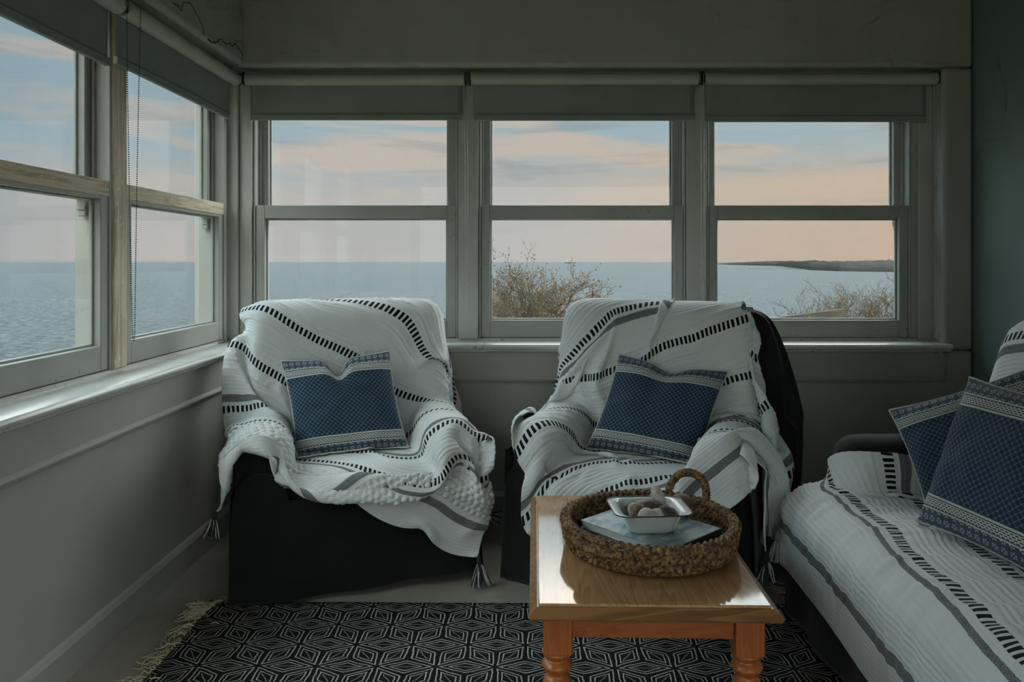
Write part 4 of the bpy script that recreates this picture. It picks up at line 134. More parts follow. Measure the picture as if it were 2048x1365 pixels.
-15,-2,20,1,2,2,-3,3,6,-1,14,-7,-1,-8,2,0,2,8,1,2,-3,3,-2,-4,3,-2,-2,5,-1,0,3,0,1,3,-1,1,1,0,0,-9,9,-6,-16,-1,-22,2,-6,-10,3,8,14,1,-2,0,0,1,0,0,0,0,0,0,0,0,0,0,0,0,0,0,0,0,0,-1,0,0,0,0,1,-1,0,-1,0,0,-1,1,1,0,-1,-2,0,-1,1,-2,1,0,0,-10,2,-3,-3,9,1,0,-4,1,0,-2,3,12,0,3,1,-5,4,4,-7,-3,-4,-1,-1,-16,13,-1,-11,4,2,-11,-14,-4,6,-9,2,-2,-1,-5,29,26,9,-4,15,7,-19,-2,-14,24,-18,10,-4,16,18,8,-1,-7,2,2,-13,-1,2,-4,-9,2,1,-6,3,5,-3,5,
-12,0,22,-4,0,-4,-2,15,1,-3,-6,3,-2,6,-1,1,1,-3,1,-1,-2,3,-2,-1,4,0,2,3,0,1,4,-1,1,4,2,0,2,0,-1,-7,2,-5,-2,1,-1,-6,2,-5,-1,-3,-6,0,1,-1,0,0,0,0,1,0,0,-1,0,0,1,0,0,-1,0,0,0,0,1,0,0,-1,0,0,0,0,0,-1,0,0,1,-1,-1,0,0,1,-1,-1,0,0,-11,9,-1,-2,9,1,-10,-3,-1,9,-1,0,0,0,0,1,-1,-1,0,0,1,-3,2,3,-14,-10,12,-6,-24,-8,6,4,0,0,5,1,-9,10,-2,14,15,4,-8,6,0,-12,-11,-20,14,-14,17,28,20,23,10,1,-7,-4,2,5,-2,3,-13,4,-3,-12,-9,1,0,-7,3,4,-5,1,
-11,1,39,-10,19,-8,-4,-8,-12,-2,9,2,2,5,-6,-3,2,-6,0,-4,-1,4,-4,3,5,-3,1,4,-1,3,4,-1,1,3,0,1,7,0,1,0,0,-1,1,0,1,-9,1,-2,-9,1,-7,1,0,-9,-1,1,0,0,-1,0,0,0,0,-1,-1,0,1,0,0,0,0,0,-1,0,0,0,0,0,0,0,0,0,-2,0,0,0,0,-1,-4,-1,0,-9,13,1,0,2,-2,-11,1,1,11,1,1,1,-2,2,-1,-3,-1,0,2,0,-7,2,2,-15,-20,4,3,-15,-3,-4,7,0,0,3,-2,2,5,-4,17,18,-7,16,-11,4,-13,-16,-2,7,7,9,7,16,8,-7,10,2,7,1,5,4,4,3,0,0,0,-1,0,-14,2,-3,-6,-10,2,1,-9,6,
-7,9,31,-16,6,-19,1,7,0,-1,5,-6,0,2,-4,2,-7,-2,1,-3,1,1,-1,3,2,-1,4,2,-1,1,2,0,3,3,1,2,0,-1,0,7,1,2,3,0,1,-1,0,0,-7,1,-3,-8,0,-7,0,-1,-7,0,1,0,0,1,0,1,-1,0,-1,1,0,0,-1,0,0,0,0,0,-1,0,0,1,0,0,-1,-1,-1,-9,11,1,-6,9,0,0,-3,-1,-10,2,1,10,0,-1,10,-3,1,-11,2,-1,1,1,1,-21,-10,2,-2,-6,0,2,1,-3,-1,10,0,7,4,1,12,-2,-2,15,-2,-1,7,-22,1,-8,-4,1,4,13,3,-13,11,5,-7,8,2,-1,3,0,15,-2,4,2,0,4,2,2,1,0,1,-9,4,-5,-9,-6,0,0,-9,2,
-3,24,35,-12,-5,-4,-7,15,-30,3,5,-7,-1,-5,-3,-4,-1,3,2,-4,6,2,-6,0,1,-2,3,2,-2,4,2,-1,2,3,-2,3,3,0,2,2,-1,1,3,1,2,4,0,1,-3,0,0,-8,1,-2,-6,1,-8,0,0,-8,0,0,0,0,0,0,0,0,0,0,0,0,0,-1,0,0,2,0,0,-9,7,0,-8,12,2,-1,-2,-1,0,2,1,0,0,0,3,-1,0,8,-2,1,-10,2,0,0,0,1,-5,1,-3,-3,-2,0,-6,-3,2,6,9,1,12,3,-2,12,-9,0,6,-15,2,0,-8,0,-3,8,2,-3,11,4,-15,10,2,-6,-1,-1,3,1,0,-2,-1,-3,9,0,5,7,2,2,1,2,-1,-1,1,-2,3,-1,-9,-1,-3,-6,-7,1,
-2,22,14,0,2,2,-12,-2,-6,4,4,-19,-6,4,-3,0,-2,5,1,-5,6,-2,-2,1,1,-1,0,0,-2,4,1,0,3,1,-1,2,2,0,3,3,0,2,3,-1,1,3,1,2,3,0,0,-3,-1,0,-6,1,-3,-6,1,-6,-1,0,-7,0,1,-1,1,-1,0,0,2,0,1,-4,7,0,-11,11,1,-3,3,1,0,-2,-1,0,1,1,0,0,0,0,0,0,7,-2,0,-6,2,-2,-1,0,1,0,0,-3,-9,-3,5,9,4,1,3,1,2,7,-1,0,5,-4,0,2,-4,0,2,0,2,-1,2,0,-7,5,1,-10,3,1,-1,0,0,5,-1,0,-6,1,1,-1,1,-2,2,1,0,12,-6,5,0,2,-2,1,1,0,1,0,-6,1,-2,-3,-3,0,
-3,47,5,-1,-4,6,-6,0,1,-12,-6,-16,8,-3,-11,-3,-3,1,-2,-1,2,1,-5,8,1,-3,4,0,-3,0,0,-1,3,1,-1,4,2,-1,3,2,-1,3,2,1,3,4,-1,2,3,0,1,3,1,1,-5,0,0,-7,0,-4,-4,2,-5,0,2,-5,1,-1,4,3,-10,9,0,-6,3,1,-1,-1,-1,1,0,0,-1,0,0,0,0,0,0,0,0,0,0,0,1,0,0,-1,0,1,0,0,0,0,-1,7,12,-1,-2,-2,1,1,1,1,1,6,-4,-1,3,-4,1,-4,3,3,-8,6,-2,-7,2,-1,-1,-1,1,0,1,0,0,-1,1,-1,0,-1,0,1,0,0,0,0,-1,1,-4,11,2,5,1,0,-4,3,0,-1,0,1,-2,1,-1,5,4,1,
0,39,0,-2,2,4,-3,-3,4,-8,-4,-5,-5,-5,-10,1,0,3,5,-7,-6,-2,0,4,-2,-3,4,-1,-1,2,1,-1,1,-1,0,3,1,-1,3,1,0,4,3,0,2,2,0,2,4,0,3,3,0,0,2,-1,1,-6,0,-1,-4,1,-3,2,-2,4,1,-10,3,-1,-2,0,0,0,0,0,0,0,0,0,-1,-1,1,1,1,0,0,-1,0,-1,0,0,1,0,-1,0,0,0,0,0,0,0,1,0,0,-2,2,0,9,14,-4,-1,-1,-1,-2,1,-2,2,-4,4,1,-7,4,-1,-5,1,0,1,0,0,0,-1,-2,0,-1,1,0,0,-1,0,2,1,-1,0,-1,-2,0,1,-2,-1,-5,7,0,8,9,-4,2,-4,4,-3,1,2,-5,2,-1,7,4,-4,
-6,58,-7,6,-3,6,-5,-1,6,-9,-7,5,-6,-7,-10,9,-5,-10,-10,-15,-15,-1,-2,10,0,-1,5,2,0,7,0,-2,3,1,-1,1,0,1,3,1,0,4,1,-1,4,2,0,4,3,1,2,4,-1,4,4,-1,-1,4,0,1,-7,0,-1,1,-10,4,0,-1,-1,-1,0,-1,0,0,0,-1,0,-1,0,0,1,1,0,0,-1,0,0,0,0,1,0,0,-1,0,0,1,0,0,-1,1,0,0,0,0,0,1,0,-1,-2,2,0,3,10,-3,1,-5,4,0,-5,1,0,-2,0,1,0,-1,0,0,0,0,0,0,1,0,1,-2,0,0,0,1,-1,0,-1,2,0,-1,1,0,-1,0,0,-3,2,-3,17,-1,5,-7,2,2,-9,1,-2,5,4,3,22,-5,
-1,37,-8,-2,6,4,3,-4,4,-4,0,6,-13,-7,1,5,-5,-19,4,-8,-6,-3,1,5,-3,-2,4,-2,-2,2,-2,1,4,0,-1,3,0,0,1,0,-1,3,1,1,3,1,0,3,3,-1,4,1,0,2,3,1,4,4,-5,0,3,-6,4,-1,-3,0,-1,-11,-2,-4,11,2,0,0,-1,0,0,0,0,0,1,-1,0,-2,0,0,1,0,0,-1,0,0,1,0,0,-1,1,0,1,0,1,0,0,0,-1,0,-1,0,1,0,1,1,1,0,0,-1,0,0,0,1,0,0,-1,0,1,0,0,-1,0,0,0,0,-1,0,0,1,0,1,-1,0,0,0,-1,0,1,-2,0,0,-2,0,1,-2,-2,-7,12,-2,2,4,-1,12,1,4,0,-7,3,0,1,-3,
-9,44,-13,9,-2,7,-4,2,4,0,-3,1,0,-3,2,-23,-25,-16,9,9,-1,6,-6,-6,-4,2,4,-2,-1,7,-1,-2,4,0,0,4,0,-1,3,-1,1,0,1,-1,5,-1,0,3,2,0,8,1,2,0,4,-4,2,-2,2,3,15,-11,5,-2,0,-1,-4,-8,0,3,-6,-2,-5,14,1,0,0,0,0,0,-1,0,0,2,0,0,-1,0,0,0,0,0,0,1,0,0,0,0,0,0,-1,-1,1,0,0,0,0,0,0,0,0,-1,0,0,0,1,1,0,-1,0,1,1,1,0,-1,0,0,1,0,0,0,1,1,0,-1,-1,0,0,1,0,0,0,-1,1,-1,-1,2,2,-1,1,4,-4,-2,10,-2,1,7,-3,0,-12,12,0,1,3,0,-2,3,1,
-3,22,-11,2,7,-1,6,-4,7,-7,-2,7,1,-2,-8,-4,1,-2,-5,-3,-4,-1,4,1,2,-4,-3,-3,0,2,-2,0,3,-2,-2,3,-3,-1,10,1,-1,-4,-1,1,-1,0,0,4,0,0,3,2,-4,3,-4,4,3,17,-14,9,-2,-11,2,0,11,3,-3,0,-2,2,-4,0,-2,4,-2,0,0,1,0,0,0,0,0,-1,0,0,1,1,0,0,0,0,0,-1,0,0,0,0,-1,1,0,1,0,0,-1,1,1,1,-1,0,0,1,-1,0,0,0,0,0,1,0,0,-1,1,-1,1,0,0,-1,1,1,0,-1,-1,0,1,1,0,-1,0,0,0,-1,0,0,2,-2,0,-1,-2,0,-1,3,0,-6,4,-3,20,7,-2,4,-14,3,-2,2,0,-9,3,1,
-11,26,-16,-3,-11,-5,7,4,-5,-1,4,9,4,4,1,-5,-8,2,-2,5,0,-1,-2,-1,4,-1,1,-2,-1,0,-2,-2,2,-2,1,4,-6,-5,6,0,1,-2,-1,0,3,0,1,1,-1,0,-2,1,1,7,12,-15,12,-7,-16,3,4,14,7,-1,3,-3,3,1,1,0,-2,-1,1,0,-2,-1,0,1,0,0,0,0,0,1,0,0,-1,1,0,1,0,0,-1,2,0,0,0,0,1,0,1,0,0,0,1,1,-1,-1,0,0,0,0,1,1,-1,0,-1,0,-1,1,-1,1,1,1,-1,1,0,1,1,0,0,0,0,0,-2,0,0,0,0,0,0,0,-1,1,-1,-1,1,2,-1,0,0,-2,1,0,-4,0,-1,21,-1,10,-8,0,6,-11,-1,-8,3,2,
-12,4,-21,-6,-12,5,-4,-6,3,-2,3,-4,1,15,8,12,14,-7,4,6,5,3,-1,0,-6,-1,3,5,-2,-4,-9,-1,5,-8,-5,8,3,1,-1,0,1,2,0,1,-5,2,0,3,0,-3,6,6,-13,13,0,1,2,2,-1,3,-3,10,-4,2,-9,4,-1,-1,0,1,0,-1,-2,0,-1,1,2,0,-1,0,0,1,-1,0,1,0,0,0,1,0,1,0,0,0,0,1,1,0,-1,1,-1,0,0,0,1,-1,0,0,1,0,0,0,0,0,1,0,1,-1,0,0,0,0,0,0,1,1,-1,0,-1,0,0,1,1,0,0,0,-1,0,-1,0,0,0,1,-1,1,-2,1,-1,-4,0,2,-1,-2,-1,-3,-2,-6,12,-1,-3,4,-1,-1,-2,-2,10,-10,6,
-16,10,-19,4,-19,-9,-5,-6,3,3,0,-1,-7,6,9,11,33,13,5,7,7,1,-4,-7,0,0,0,2,-1,0,0,0,0,-4,1,0,-12,-5,5,1,-12,18,2,1,0,-1,-1,1,5,-6,4,1,-2,-3,-1,0,2,0,3,4,-1,2,-1,1,-5,-2,-1,0,1,0,-3,-1,-1,2,0,-1,1,-2,0,0,0,1,1,0,2,0,1,3,-1,1,1,0,0,2,-1,1,0,1,-1,0,0,2,0,1,-1,0,0,1,-1,0,1,0,0,-1,-1,0,0,1,0,-1,0,0,0,-1,-1,1,1,0,2,0,0,-1,-1,0,1,0,1,0,0,0,0,0,0,1,0,0,0,1,-1,0,1,-2,1,5,-4,-1,-2,6,-1,-5,-1,3,-7,9,-3,-2,4,-4,
-4,-8,-27,0,4,2,-2,-4,-2,11,2,3,10,0,7,-12,11,38,-9,11,-1,0,10,-13,7,-3,-6,-2,2,-3,8,-1,1,1,0,-2,-4,3,1,-15,-4,10,1,-22,18,6,-8,-1,-6,8,-2,2,2,1,1,-1,-2,1,4,1,2,-3,2,-1,-2,0,-2,-1,0,0,-2,-1,-2,1,0,-3,3,-2,1,0,0,1,0,0,1,0,-1,3,-6,2,1,-6,-1,2,-3,-1,1,0,1,-5,14,1,0,1,1,0,0,0,1,0,0,-1,0,1,1,0,-1,0,0,0,0,0,0,-1,1,0,0,0,0,-1,0,1,1,0,0,0,0,-1,0,-1,1,0,0,0,0,0,0,0,-2,1,1,0,0,-1,3,-1,4,0,-3,-4,7,1,-8,3,0,-2,0,-4,
-1,-1,-32,-2,7,-1,11,7,9,21,-6,15,-3,-14,25,-4,-4,0,-12,7,13,-10,13,-1,2,15,-12,2,7,-5,1,5,-4,4,-3,1,10,-11,0,-3,4,-1,-17,-1,9,-9,-24,12,9,-19,-3,-2,3,-2,-5,15,3,4,14,-2,3,-12,5,0,2,-2,0,1,2,-1,-4,0,9,-9,-1,-11,11,2,1,0,-3,2,0,0,1,0,0,2,6,-1,1,4,-1,-2,-9,2,-1,-11,1,6,-9,-1,-11,17,0,1,2,1,-1,0,0,0,0,0,0,0,1,-1,0,-1,0,0,0,1,0,1,-1,0,0,1,0,0,-1,0,0,0,0,1,0,0,-1,0,0,1,0,1,1,1,2,1,1,1,-1,0,1,-1,-4,4,-7,-6,8,0,-2,10,-3,5,1,-7,
-1,19,-18,5,9,9,27,-17,8,-6,-15,7,-2,-6,8,-5,-2,1,0,2,-1,3,-2,4,0,-2,-1,-4,0,7,4,3,-4,6,10,-14,-2,4,-1,0,-2,1,-2,8,-1,-13,12,10,-14,-15,11,3,-13,-2,5,-7,-1,-5,12,3,-2,5,-1,1,0,2,6,6,-2,-4,-5,2,5,-6,0,-4,5,0,1,-1,0,0,0,-1,0,0,-1,-2,0,-2,0,2,0,3,12,-5,-7,-4,2,-1,-17,4,-1,5,-1,-1,2,2,0,1,0,1,0,1,0,-1,-1,0,1,1,0,-1,0,-1,0,0,0,0,0,0,0,0,0,0,0,0,1,0,1,3,0,0,3,0,-1,2,-1,-1,1,-1,-1,1,0,-1,2,-5,2,0,-5,-2,9,-4,-1,5,-5,0,-5,-3,
0,30,-2,14,-7,6,-13,1,0,2,0,4,18,-9,-7,4,-21,9,-10,-3,12,-4,4,3,8,-9,-2,3,5,-5,1,-1,-7,7,0,-3,-4,1,2,2,0,-1,1,-1,0,0,8,-2,-12,21,9,-16,-8,15,4,-17,-2,5,-4,-1,-4,11,2,0,2,0,4,7,-1,-1,0,2,1,-6,1,5,-1,2,0,0,-2,-1,0,0,-2,0,0,-3,0,0,-1,0,-1,-1,1,0,11,11,-9,-26,-7,9,-2,-3,4,7,-1,-5,0,-2,1,-2,1,0,-1,0,1,1,0,0,-1,1,1,1,0,-1,0,1,1,0,3,-1,0,3,-1,0,3,-2,-1,3,0,0,2,-2,-1,3,-2,0,2,-1,0,1,-3,1,-2,1,-1,0,-15,-2,4,-4,6,5,-3,5,-1,-1,
0,25,3,1,-1,4,-1,0,0,2,-1,0,4,3,-2,12,-8,-5,7,-22,5,-14,-9,17,1,2,0,-2,-1,-3,0,2,-1,3,-9,-2,14,18,-13,-2,0,2,-2,-5,0,1,4,0,1,2,-2,-9,19,6,-18,-7,15,5,-19,0,3,-2,0,-2,11,2,-1,7,-1,2,1,0,0,-10,4,3,2,-3,-1,1,2,-1,0,-1,-1,0,-2,0,0,0,-1,-1,-1,0,0,0,4,3,-2,17,-3,-9,-23,-7,11,-8,7,0,-1,1,3,2,0,0,0,1,0,-1,1,2,0,2,0,0,3,-1,0,3,-2,0,2,-2,0,2,-2,0,2,-1,-1,1,-3,0,2,-2,0,2,-2,-2,2,-2,-1,-1,-3,2,-1,-3,2,-4,-2,5,5,-3,-1,0,-3,-1,-1,-5,
0,25,9,0,-3,-1,1,0,1,4,1,-2,1,1,-2,-1,3,4,12,1,-6,-10,-4,5,-15,-14,19,10,-8,2,-3,5,-2,-3,4,5,8,-29,-2,19,19,-17,9,-12,-2,-10,-6,3,6,18,-5,1,0,-1,-9,19,6,-16,-10,18,7,-18,-3,2,0,1,-2,11,2,5,11,-5,-7,-7,5,7,-3,0,0,0,0,1,-1,0,-1,0,1,-1,0,-1,0,1,1,-1,-1,-3,-6,0,4,10,14,-7,-2,-20,4,-26,9,6,8,3,-4,-2,3,0,-1,5,0,0,2,-2,0,2,-2,0,1,-2,1,2,-3,-1,1,-3,1,3,-2,-1,1,-3,0,2,-2,-1,2,-4,0,1,-3,1,-1,-3,0,0,-2,0,0,2,3,-5,-7,-4,0,-5,1,-1,-5,-1,-2,-6,
0,22,6,0,1,0,0,0,-1,2,-1,-1,0,1,1,1,1,-1,4,-2,1,10,-5,-2,-20,7,6,-6,-13,14,6,-10,4,-1,7,-4,-2,5,1,-2,-10,4,16,16,-13,18,-21,-6,1,2,-1,-4,1,0,0,-1,-2,-11,20,4,-12,-13,16,6,-14,-2,-2,3,1,-1,9,2,-1,-1,0,2,-2,-1,0,0,0,-1,1,1,0,0,-1,1,0,0,0,-1,0,1,0,1,-2,1,0,3,7,-3,12,6,-7,-14,-6,5,-9,5,1,-2,5,0,2,1,-2,-1,1,-2,1,1,-2,-1,1,-1,0,2,-3,0,1,-2,0,0,-3,-1,1,-3,1,0,-3,-1,-1,-1,0,0,-1,-1,0,0,0,-1,-1,-1,-2,-8,3,-2,1,-1,0,-8,-2,-6,0,-2,-4,-4,
0,22,6,0,1,0,1,-1,1,4,1,-2,-3,0,1,3,0,-1,-1,4,1,6,-5,2,-1,2,0,-17,-1,6,0,-11,9,2,-4,2,-1,0,2,3,-6,-1,-6,1,6,2,0,-2,13,-24,-2,20,14,-11,7,9,-3,-2,0,-1,-13,20,7,-9,-12,14,7,-22,-2,-3,15,0,0,2,0,0,-2,0,0,0,1,0,0,0,1,0,1,0,0,-1,1,1,0,2,2,1,2,0,0,0,3,1,-10,13,-4,0,-3,-2,-24,13,-6,12,0,-6,-2,1,-2,2,0,-2,-1,0,-2,1,1,-4,0,0,-3,0,0,-2,-1,0,-2,1,-1,0,-1,0,0,1,0,-1,0,1,-3,-1,0,-3,1,-1,-6,0,0,-2,-1,-14,-7,-5,-4,-4,3,-2,-6,3,-8,2,
-1,24,5,1,-1,0,2,1,-1,1,0,-2,-1,-1,1,0,0,-1,-7,-1,4,4,3,0,7,-3,0,-7,1,0,-10,-5,6,-1,-10,7,0,0,1,-1,-6,2,1,0,-2,5,15,-1,-6,-6,3,-1,-18,6,16,-8,-7,21,15,-11,13,0,-6,-7,15,3,-21,-7,17,-1,-5,4,-5,0,1,-1,-1,0,0,1,-3,0,1,0,0,1,1,3,3,1,1,2,0,3,3,1,2,3,-1,2,4,-1,-1,2,-8,6,6,-8,-15,-4,-3,-7,6,-2,1,-1,-4,0,0,-1,0,-1,-1,-1,0,0,0,-1,0,-1,0,0,1,0,-1,-1,1,-3,0,1,-3,-1,-1,-4,0,-2,-3,1,-2,-5,-1,-4,-2,1,-2,-1,-2,-9,0,4,-6,-7,2,-3,-3,1,-2,5,
0,21,3,0,1,0,1,1,0,2,0,-1,-1,0,1,-6,1,4,-7,-2,1,-4,-4,-1,2,3,0,9,2,-1,-4,1,1,-8,-12,8,-1,-5,1,1,-4,1,-1,-1,3,2,7,1,3,6,1,3,1,1,-3,0,4,1,-11,8,3,-1,0,6,-1,-5,9,16,0,-3,-15,2,0,10,3,2,-6,-4,-1,3,3,-2,3,-2,1,4,-1,0,3,-1,3,4,-1,2,1,-4,2,3,-1,-3,6,-2,-1,1,-8,-6,1,-10,-2,-3,-3,-1,-1,-2,-1,2,1,-1,-1,-1,0,-1,-1,1,0,-1,-1,0,-3,1,0,-4,-1,0,-5,1,-2,-3,0,-3,-5,0,-2,-4,0,-5,-4,0,-4,-1,1,-2,0,-1,1,-2,0,-15,6,4,-4,-3,9,-1,-5,4,1,8,
0,23,2,0,1,0,1,-1,0,0,0,-1,-1,1,0,-7,-2,2,-2,0,0,0,0,0,-1,-2,-1,-9,-6,0,-2,-4,0,0,-5,5,-1,1,3,3,-2,3,0,-2,2,1,-1,1,0,3,0,1,2,1,2,0,2,2,-4,1,2,0,0,-2,1,3,1,2,1,-2,4,2,7,7,-5,0,-1,2,1,2,-2,1,1,-1,0,2,-2,4,3,-2,1,3,-2,0,3,-1,0,2,-3,5,3,-5,4,-4,4,-6,-4,-9,-5,0,-1,-3,1,-3,-1,1,-4,2,-1,-1,0,0,-2,-1,-1,-3,1,-1,-3,-1,-2,-3,0,-3,-3,-1,-3,-3,0,-4,-2,0,-4,-1,0,-4,0,0,-3,-1,0,1,2,0,2,2,7,4,2,13,-11,2,0,0,-5,-1,-1,3,
0,22,1,-1,1,0,1,1,-1,0,0,0,0,-1,2,-1,0,-1,-1,0,1,-2,0,-1,-1,-1,0,6,3,-1,0,-1,1,-5,1,-1,-7,-3,3,-7,-7,4,-5,-9,3,2,-3,2,0,-1,2,0,0,2,-4,-1,1,2,1,3,-2,0,3,4,5,5,0,5,-5,4,3,-1,0,7,-5,0,-2,1,1,2,-1,3,4,-2,0,1,-2,0,2,-4,-1,2,-3,-2,0,-3,0,1,-2,-12,-1,-1,24,7,-10,-6,-1,15,8,-3,-17,1,-5,-6,0,-1,-5,-2,-2,-1,0,-2,-1,0,-2,-3,0,-4,-3,0,-4,-2,0,-5,-2,0,-4,0,0,-4,0,0,-3,1,0,-1,1,1,0,1,1,1,0,-5,1,-3,5,12,5,19,-11,3,4,-3,-2,4,-5,7,
0,24,-2,0,0,1,0,-1,1,2,0,0,-3,1,-1,0,0,1,0,0,0,0,-1,0,0,0,0,0,-1,1,-3,2,1,-3,-2,2,-4,-2,0,-5,-4,2,-4,-5,0,-1,-2,2,-2,-5,1,1,-3,1,0,0,1,-3,0,-1,-1,1,1,0,5,2,3,3,0,2,4,-1,1,2,-1,4,4,-1,0,1,-2,2,0,-2,0,1,-3,-2,-1,-2,-2,-1,-1,-1,2,0,-5,0,0,3,-3,-2,8,1,-6,20,7,-7,-12,-4,2,-2,-7,-10,2,-3,0,0,-2,-4,0,-1,-1,0,-4,0,-1,-3,-1,0,-3,1,0,-2,1,0,-1,0,0,0,0,0,0,1,1,1,0,-1,-1,0,1,-4,-1,1,0,0,-3,8,1,18,7,2,8,-13,7,-4,-5,-1,
7,22,-4,2,0,-2,-2,2,-1,-12,0,4,-4,0,2,1,0,-1,-1,0,0,-2,-1,1,-2,-1,0,2,1,1,1,0,0,8,3,0,-5,2,3,-5,-5,-2,-9,-6,-3,-3,-3,1,-2,0,4,-4,-6,2,-2,-4,3,-2,-3,4,-2,5,3,1,4,-1,1,4,-3,5,3,-1,3,3,-2,3,2,-3,1,1,-2,0,1,-2,0,1,-1,-2,-1,0,-1,-1,0,-3,1,-2,-1,-1,-3,-2,1,-5,-6,-6,-4,27,-7,-18,21,16,7,-11,-20,-4,-1,-7,1,-1,8,-3,-1,-9,0,-1,-1,-1,0,-1,1,0,0,0,0,0,0,0,0,0,0,0,1,0,0,-1,0,0,0,1,0,0,0,-4,0,4,-6,1,-3,2,0,3,16,-4,18,-6,13,-9,-7,-6,
-20,14,1,0,0,-1,1,1,0,-1,0,1,3,2,-1,2,2,-1,0,0,0,1,0,0,2,2,0,-4,-3,-1,0,1,0,-1,4,4,-3,-11,-9,0,-10,-8,3,15,11,4,3,2,-5,-1,1,-5,-3,3,-3,-4,1,-6,-3,4,2,-1,5,3,4,-1,4,3,-2,2,4,-3,3,0,-3,1,2,-2,1,0,-1,0,1,0,1,-1,0,-1,1,-2,-2,0,-3,-2,-2,-3,-1,0,-3,0,-3,-3,3,-5,-3,-4,-6,-3,10,-3,-5,10,14,5,-6,-14,-6,1,-13,3,0,7,-3,0,0,0,0,0,0,0,0,-1,0,1,1,0,0,1,1,0,-1,0,0,1,-1,-1,-1,0,0,0,-2,-1,0,4,-8,1,1,-1,2,-3,5,-2,8,7,0,-2,0,0,
-24,11,1,3,4,-1,3,3,-1,4,3,-2,2,1,-2,0,0,0,2,2,0,2,1,-1,0,1,0,8,3,1,15,-4,-6,1,-16,-10,2,-4,-6,-4,10,11,-1,9,1,-19,0,5,-6,2,1,-6,2,2,-7,0,3,-7,-1,4,-4,0,5,3,-2,4,5,2,-1,3,0,-6,0,-1,-2,4,-2,0,-1,1,-1,2,0,-2,-1,0,-4,-1,-1,-3,1,-1,-4,-1,-2,-4,0,-3,-4,0,-4,-4,1,-6,-2,2,-8,1,15,-17,-4,-5,16,3,6,6,1,-3,-8,0,0,0,-1,0,0,0,0,0,-1,0,1,1,1,-1,-1,0,0,-1,-1,0,1,1,0,0,0,0,1,0,0,-1,0,0,0,0,-2,0,2,-7,1,-1,1,2,2,6,0,3,2,-4,
-13,21,-3,5,3,-2,3,0,-2,1,0,1,0,0,1,1,0,0,2,1,-1,4,1,-1,10,-3,-1,6,-15,-9,-12,-12,-6,-30,-1,-2,8,4,6,0,20,10,3,-2,-3,2,2,2,2,3,0,1,4,1,-3,3,1,-5,4,-2,-5,0,1,-3,-2,3,2,-6,5,5,-3,1,1,0,0,0,1,-3,2,-1,-3,-1,-1,-4,0,-1,-2,0,-2,-4,-1,-3,-2,0,-3,-2,0,-3,-3,-1,-5,-1,0,-5,1,2,-1,2,2,-5,1,3,-4,-1,0,8,-1,0,1,-1,1,0,-1,0,0,-1,0,0,0,1,-1,0,-1,0,0,1,0,0,0,0,0,0,0,-1,0,1,0,0,0,1,1,0,0,-2,-1,0,0,0,0,1,-7,2,-1,6,-1,5,4,-1,
8,19,-12,2,-2,-1,1,1,-1,-2,1,0,0,2,0,3,3,0,5,-3,-1,6,-10,-3,-6,-16,-8,-25,-3,-4,-7,0,1,29,4,3,0,23,13,0,3,-2,-4,1,1,-3,1,-2,-2,1,-1,-6,2,-1,-1,4,1,0,3,0,-7,1,-4,-7,-2,4,-4,2,7,2,-1,4,1,-2,-4,2,-4,-4,-1,-3,-4,0,-4,-3,0,-4,-3,0,-4,-2,0,-4,-2,0,-4,-2,0,-5,0,2,-2,1,1,-1,0,2,1,2,1,-1,0,3,-11,2,-1,6,0,1,5,-1,-1,0,-1,1,0,0,0,0,0,0,0,-1,0,0,1,0,0,0,1,1,-1,0,0,1,0,-1,-1,0,0,0,0,0,0,1,0,0,0,0,0,0,1,1,1,0,0,0,2,-2,
17,8,-16,1,0,1,-1,0,1,2,1,0,-1,-1,-1,1,0,1,1,-10,-3,-12,-9,-5,-17,1,-2,13,0,2,15,8,7,-9,23,9,-6,2,-3,-2,-1,-1,0,-1,-1,-1,0,0,-1,0,0,0,0,0,0,1,-4,-1,0,-3,0,0,-3,-7,3,0,-3,2,0,1,1,2,2,-6,-1,-1,-4,-1,0,-4,-1,0,-4,-2,-1,-3,-1,0,-4,-1,-1,-3,1,-1,-2,0,0,0,1,-1,-1,0,1,1,1,1,-1,0,0,1,1,1,-1,-1,1,-6,1,0,7,-2,0,0,1,0,0,-1,1,0,0,0,0,0,0,0,-1,0,0,0,0,-1,1,0,0,-1,1,0,1,0,0,-1,0,1,0,0,0,0,0,0,1,1,-1,0,0,2,-1,1,2,1,
17,7,-15,-1,0,-1,1,0,-1,0,0,-2,3,0,2,-1,-16,-5,-12,-5,-2,-10,2,-2,16,0,4,9,16,7,-11,18,4,-1,-1,-3,-1,1,2,0,0,-3,0,1,0,-2,0,-3,0,-2,-1,-6,5,-2,4,-2,-1,0,-1,-3,-1,0,-1,1,-3,-10,-5,0,-2,-3,-2,0,-2,-4,3,-3,-5,1,0,-4,2,-2,-4,1,1,-3,1,-2,-1,1,0,0,-1,0,0,1,0,0,0,1,1,0,1,-1,1,1,1,1,0,-1,1,1,1,1,-1,-1,1,1,0,-1,0,0,-1,0,0,0,-1,0,0,0,0,0,1,0,0,0,0,0,0,0,-1,0,1,0,0,0,0,0,0,0,0,-1,0,0,0,0,0,0,0,0,0,0,0,2,1,1,2,-3,
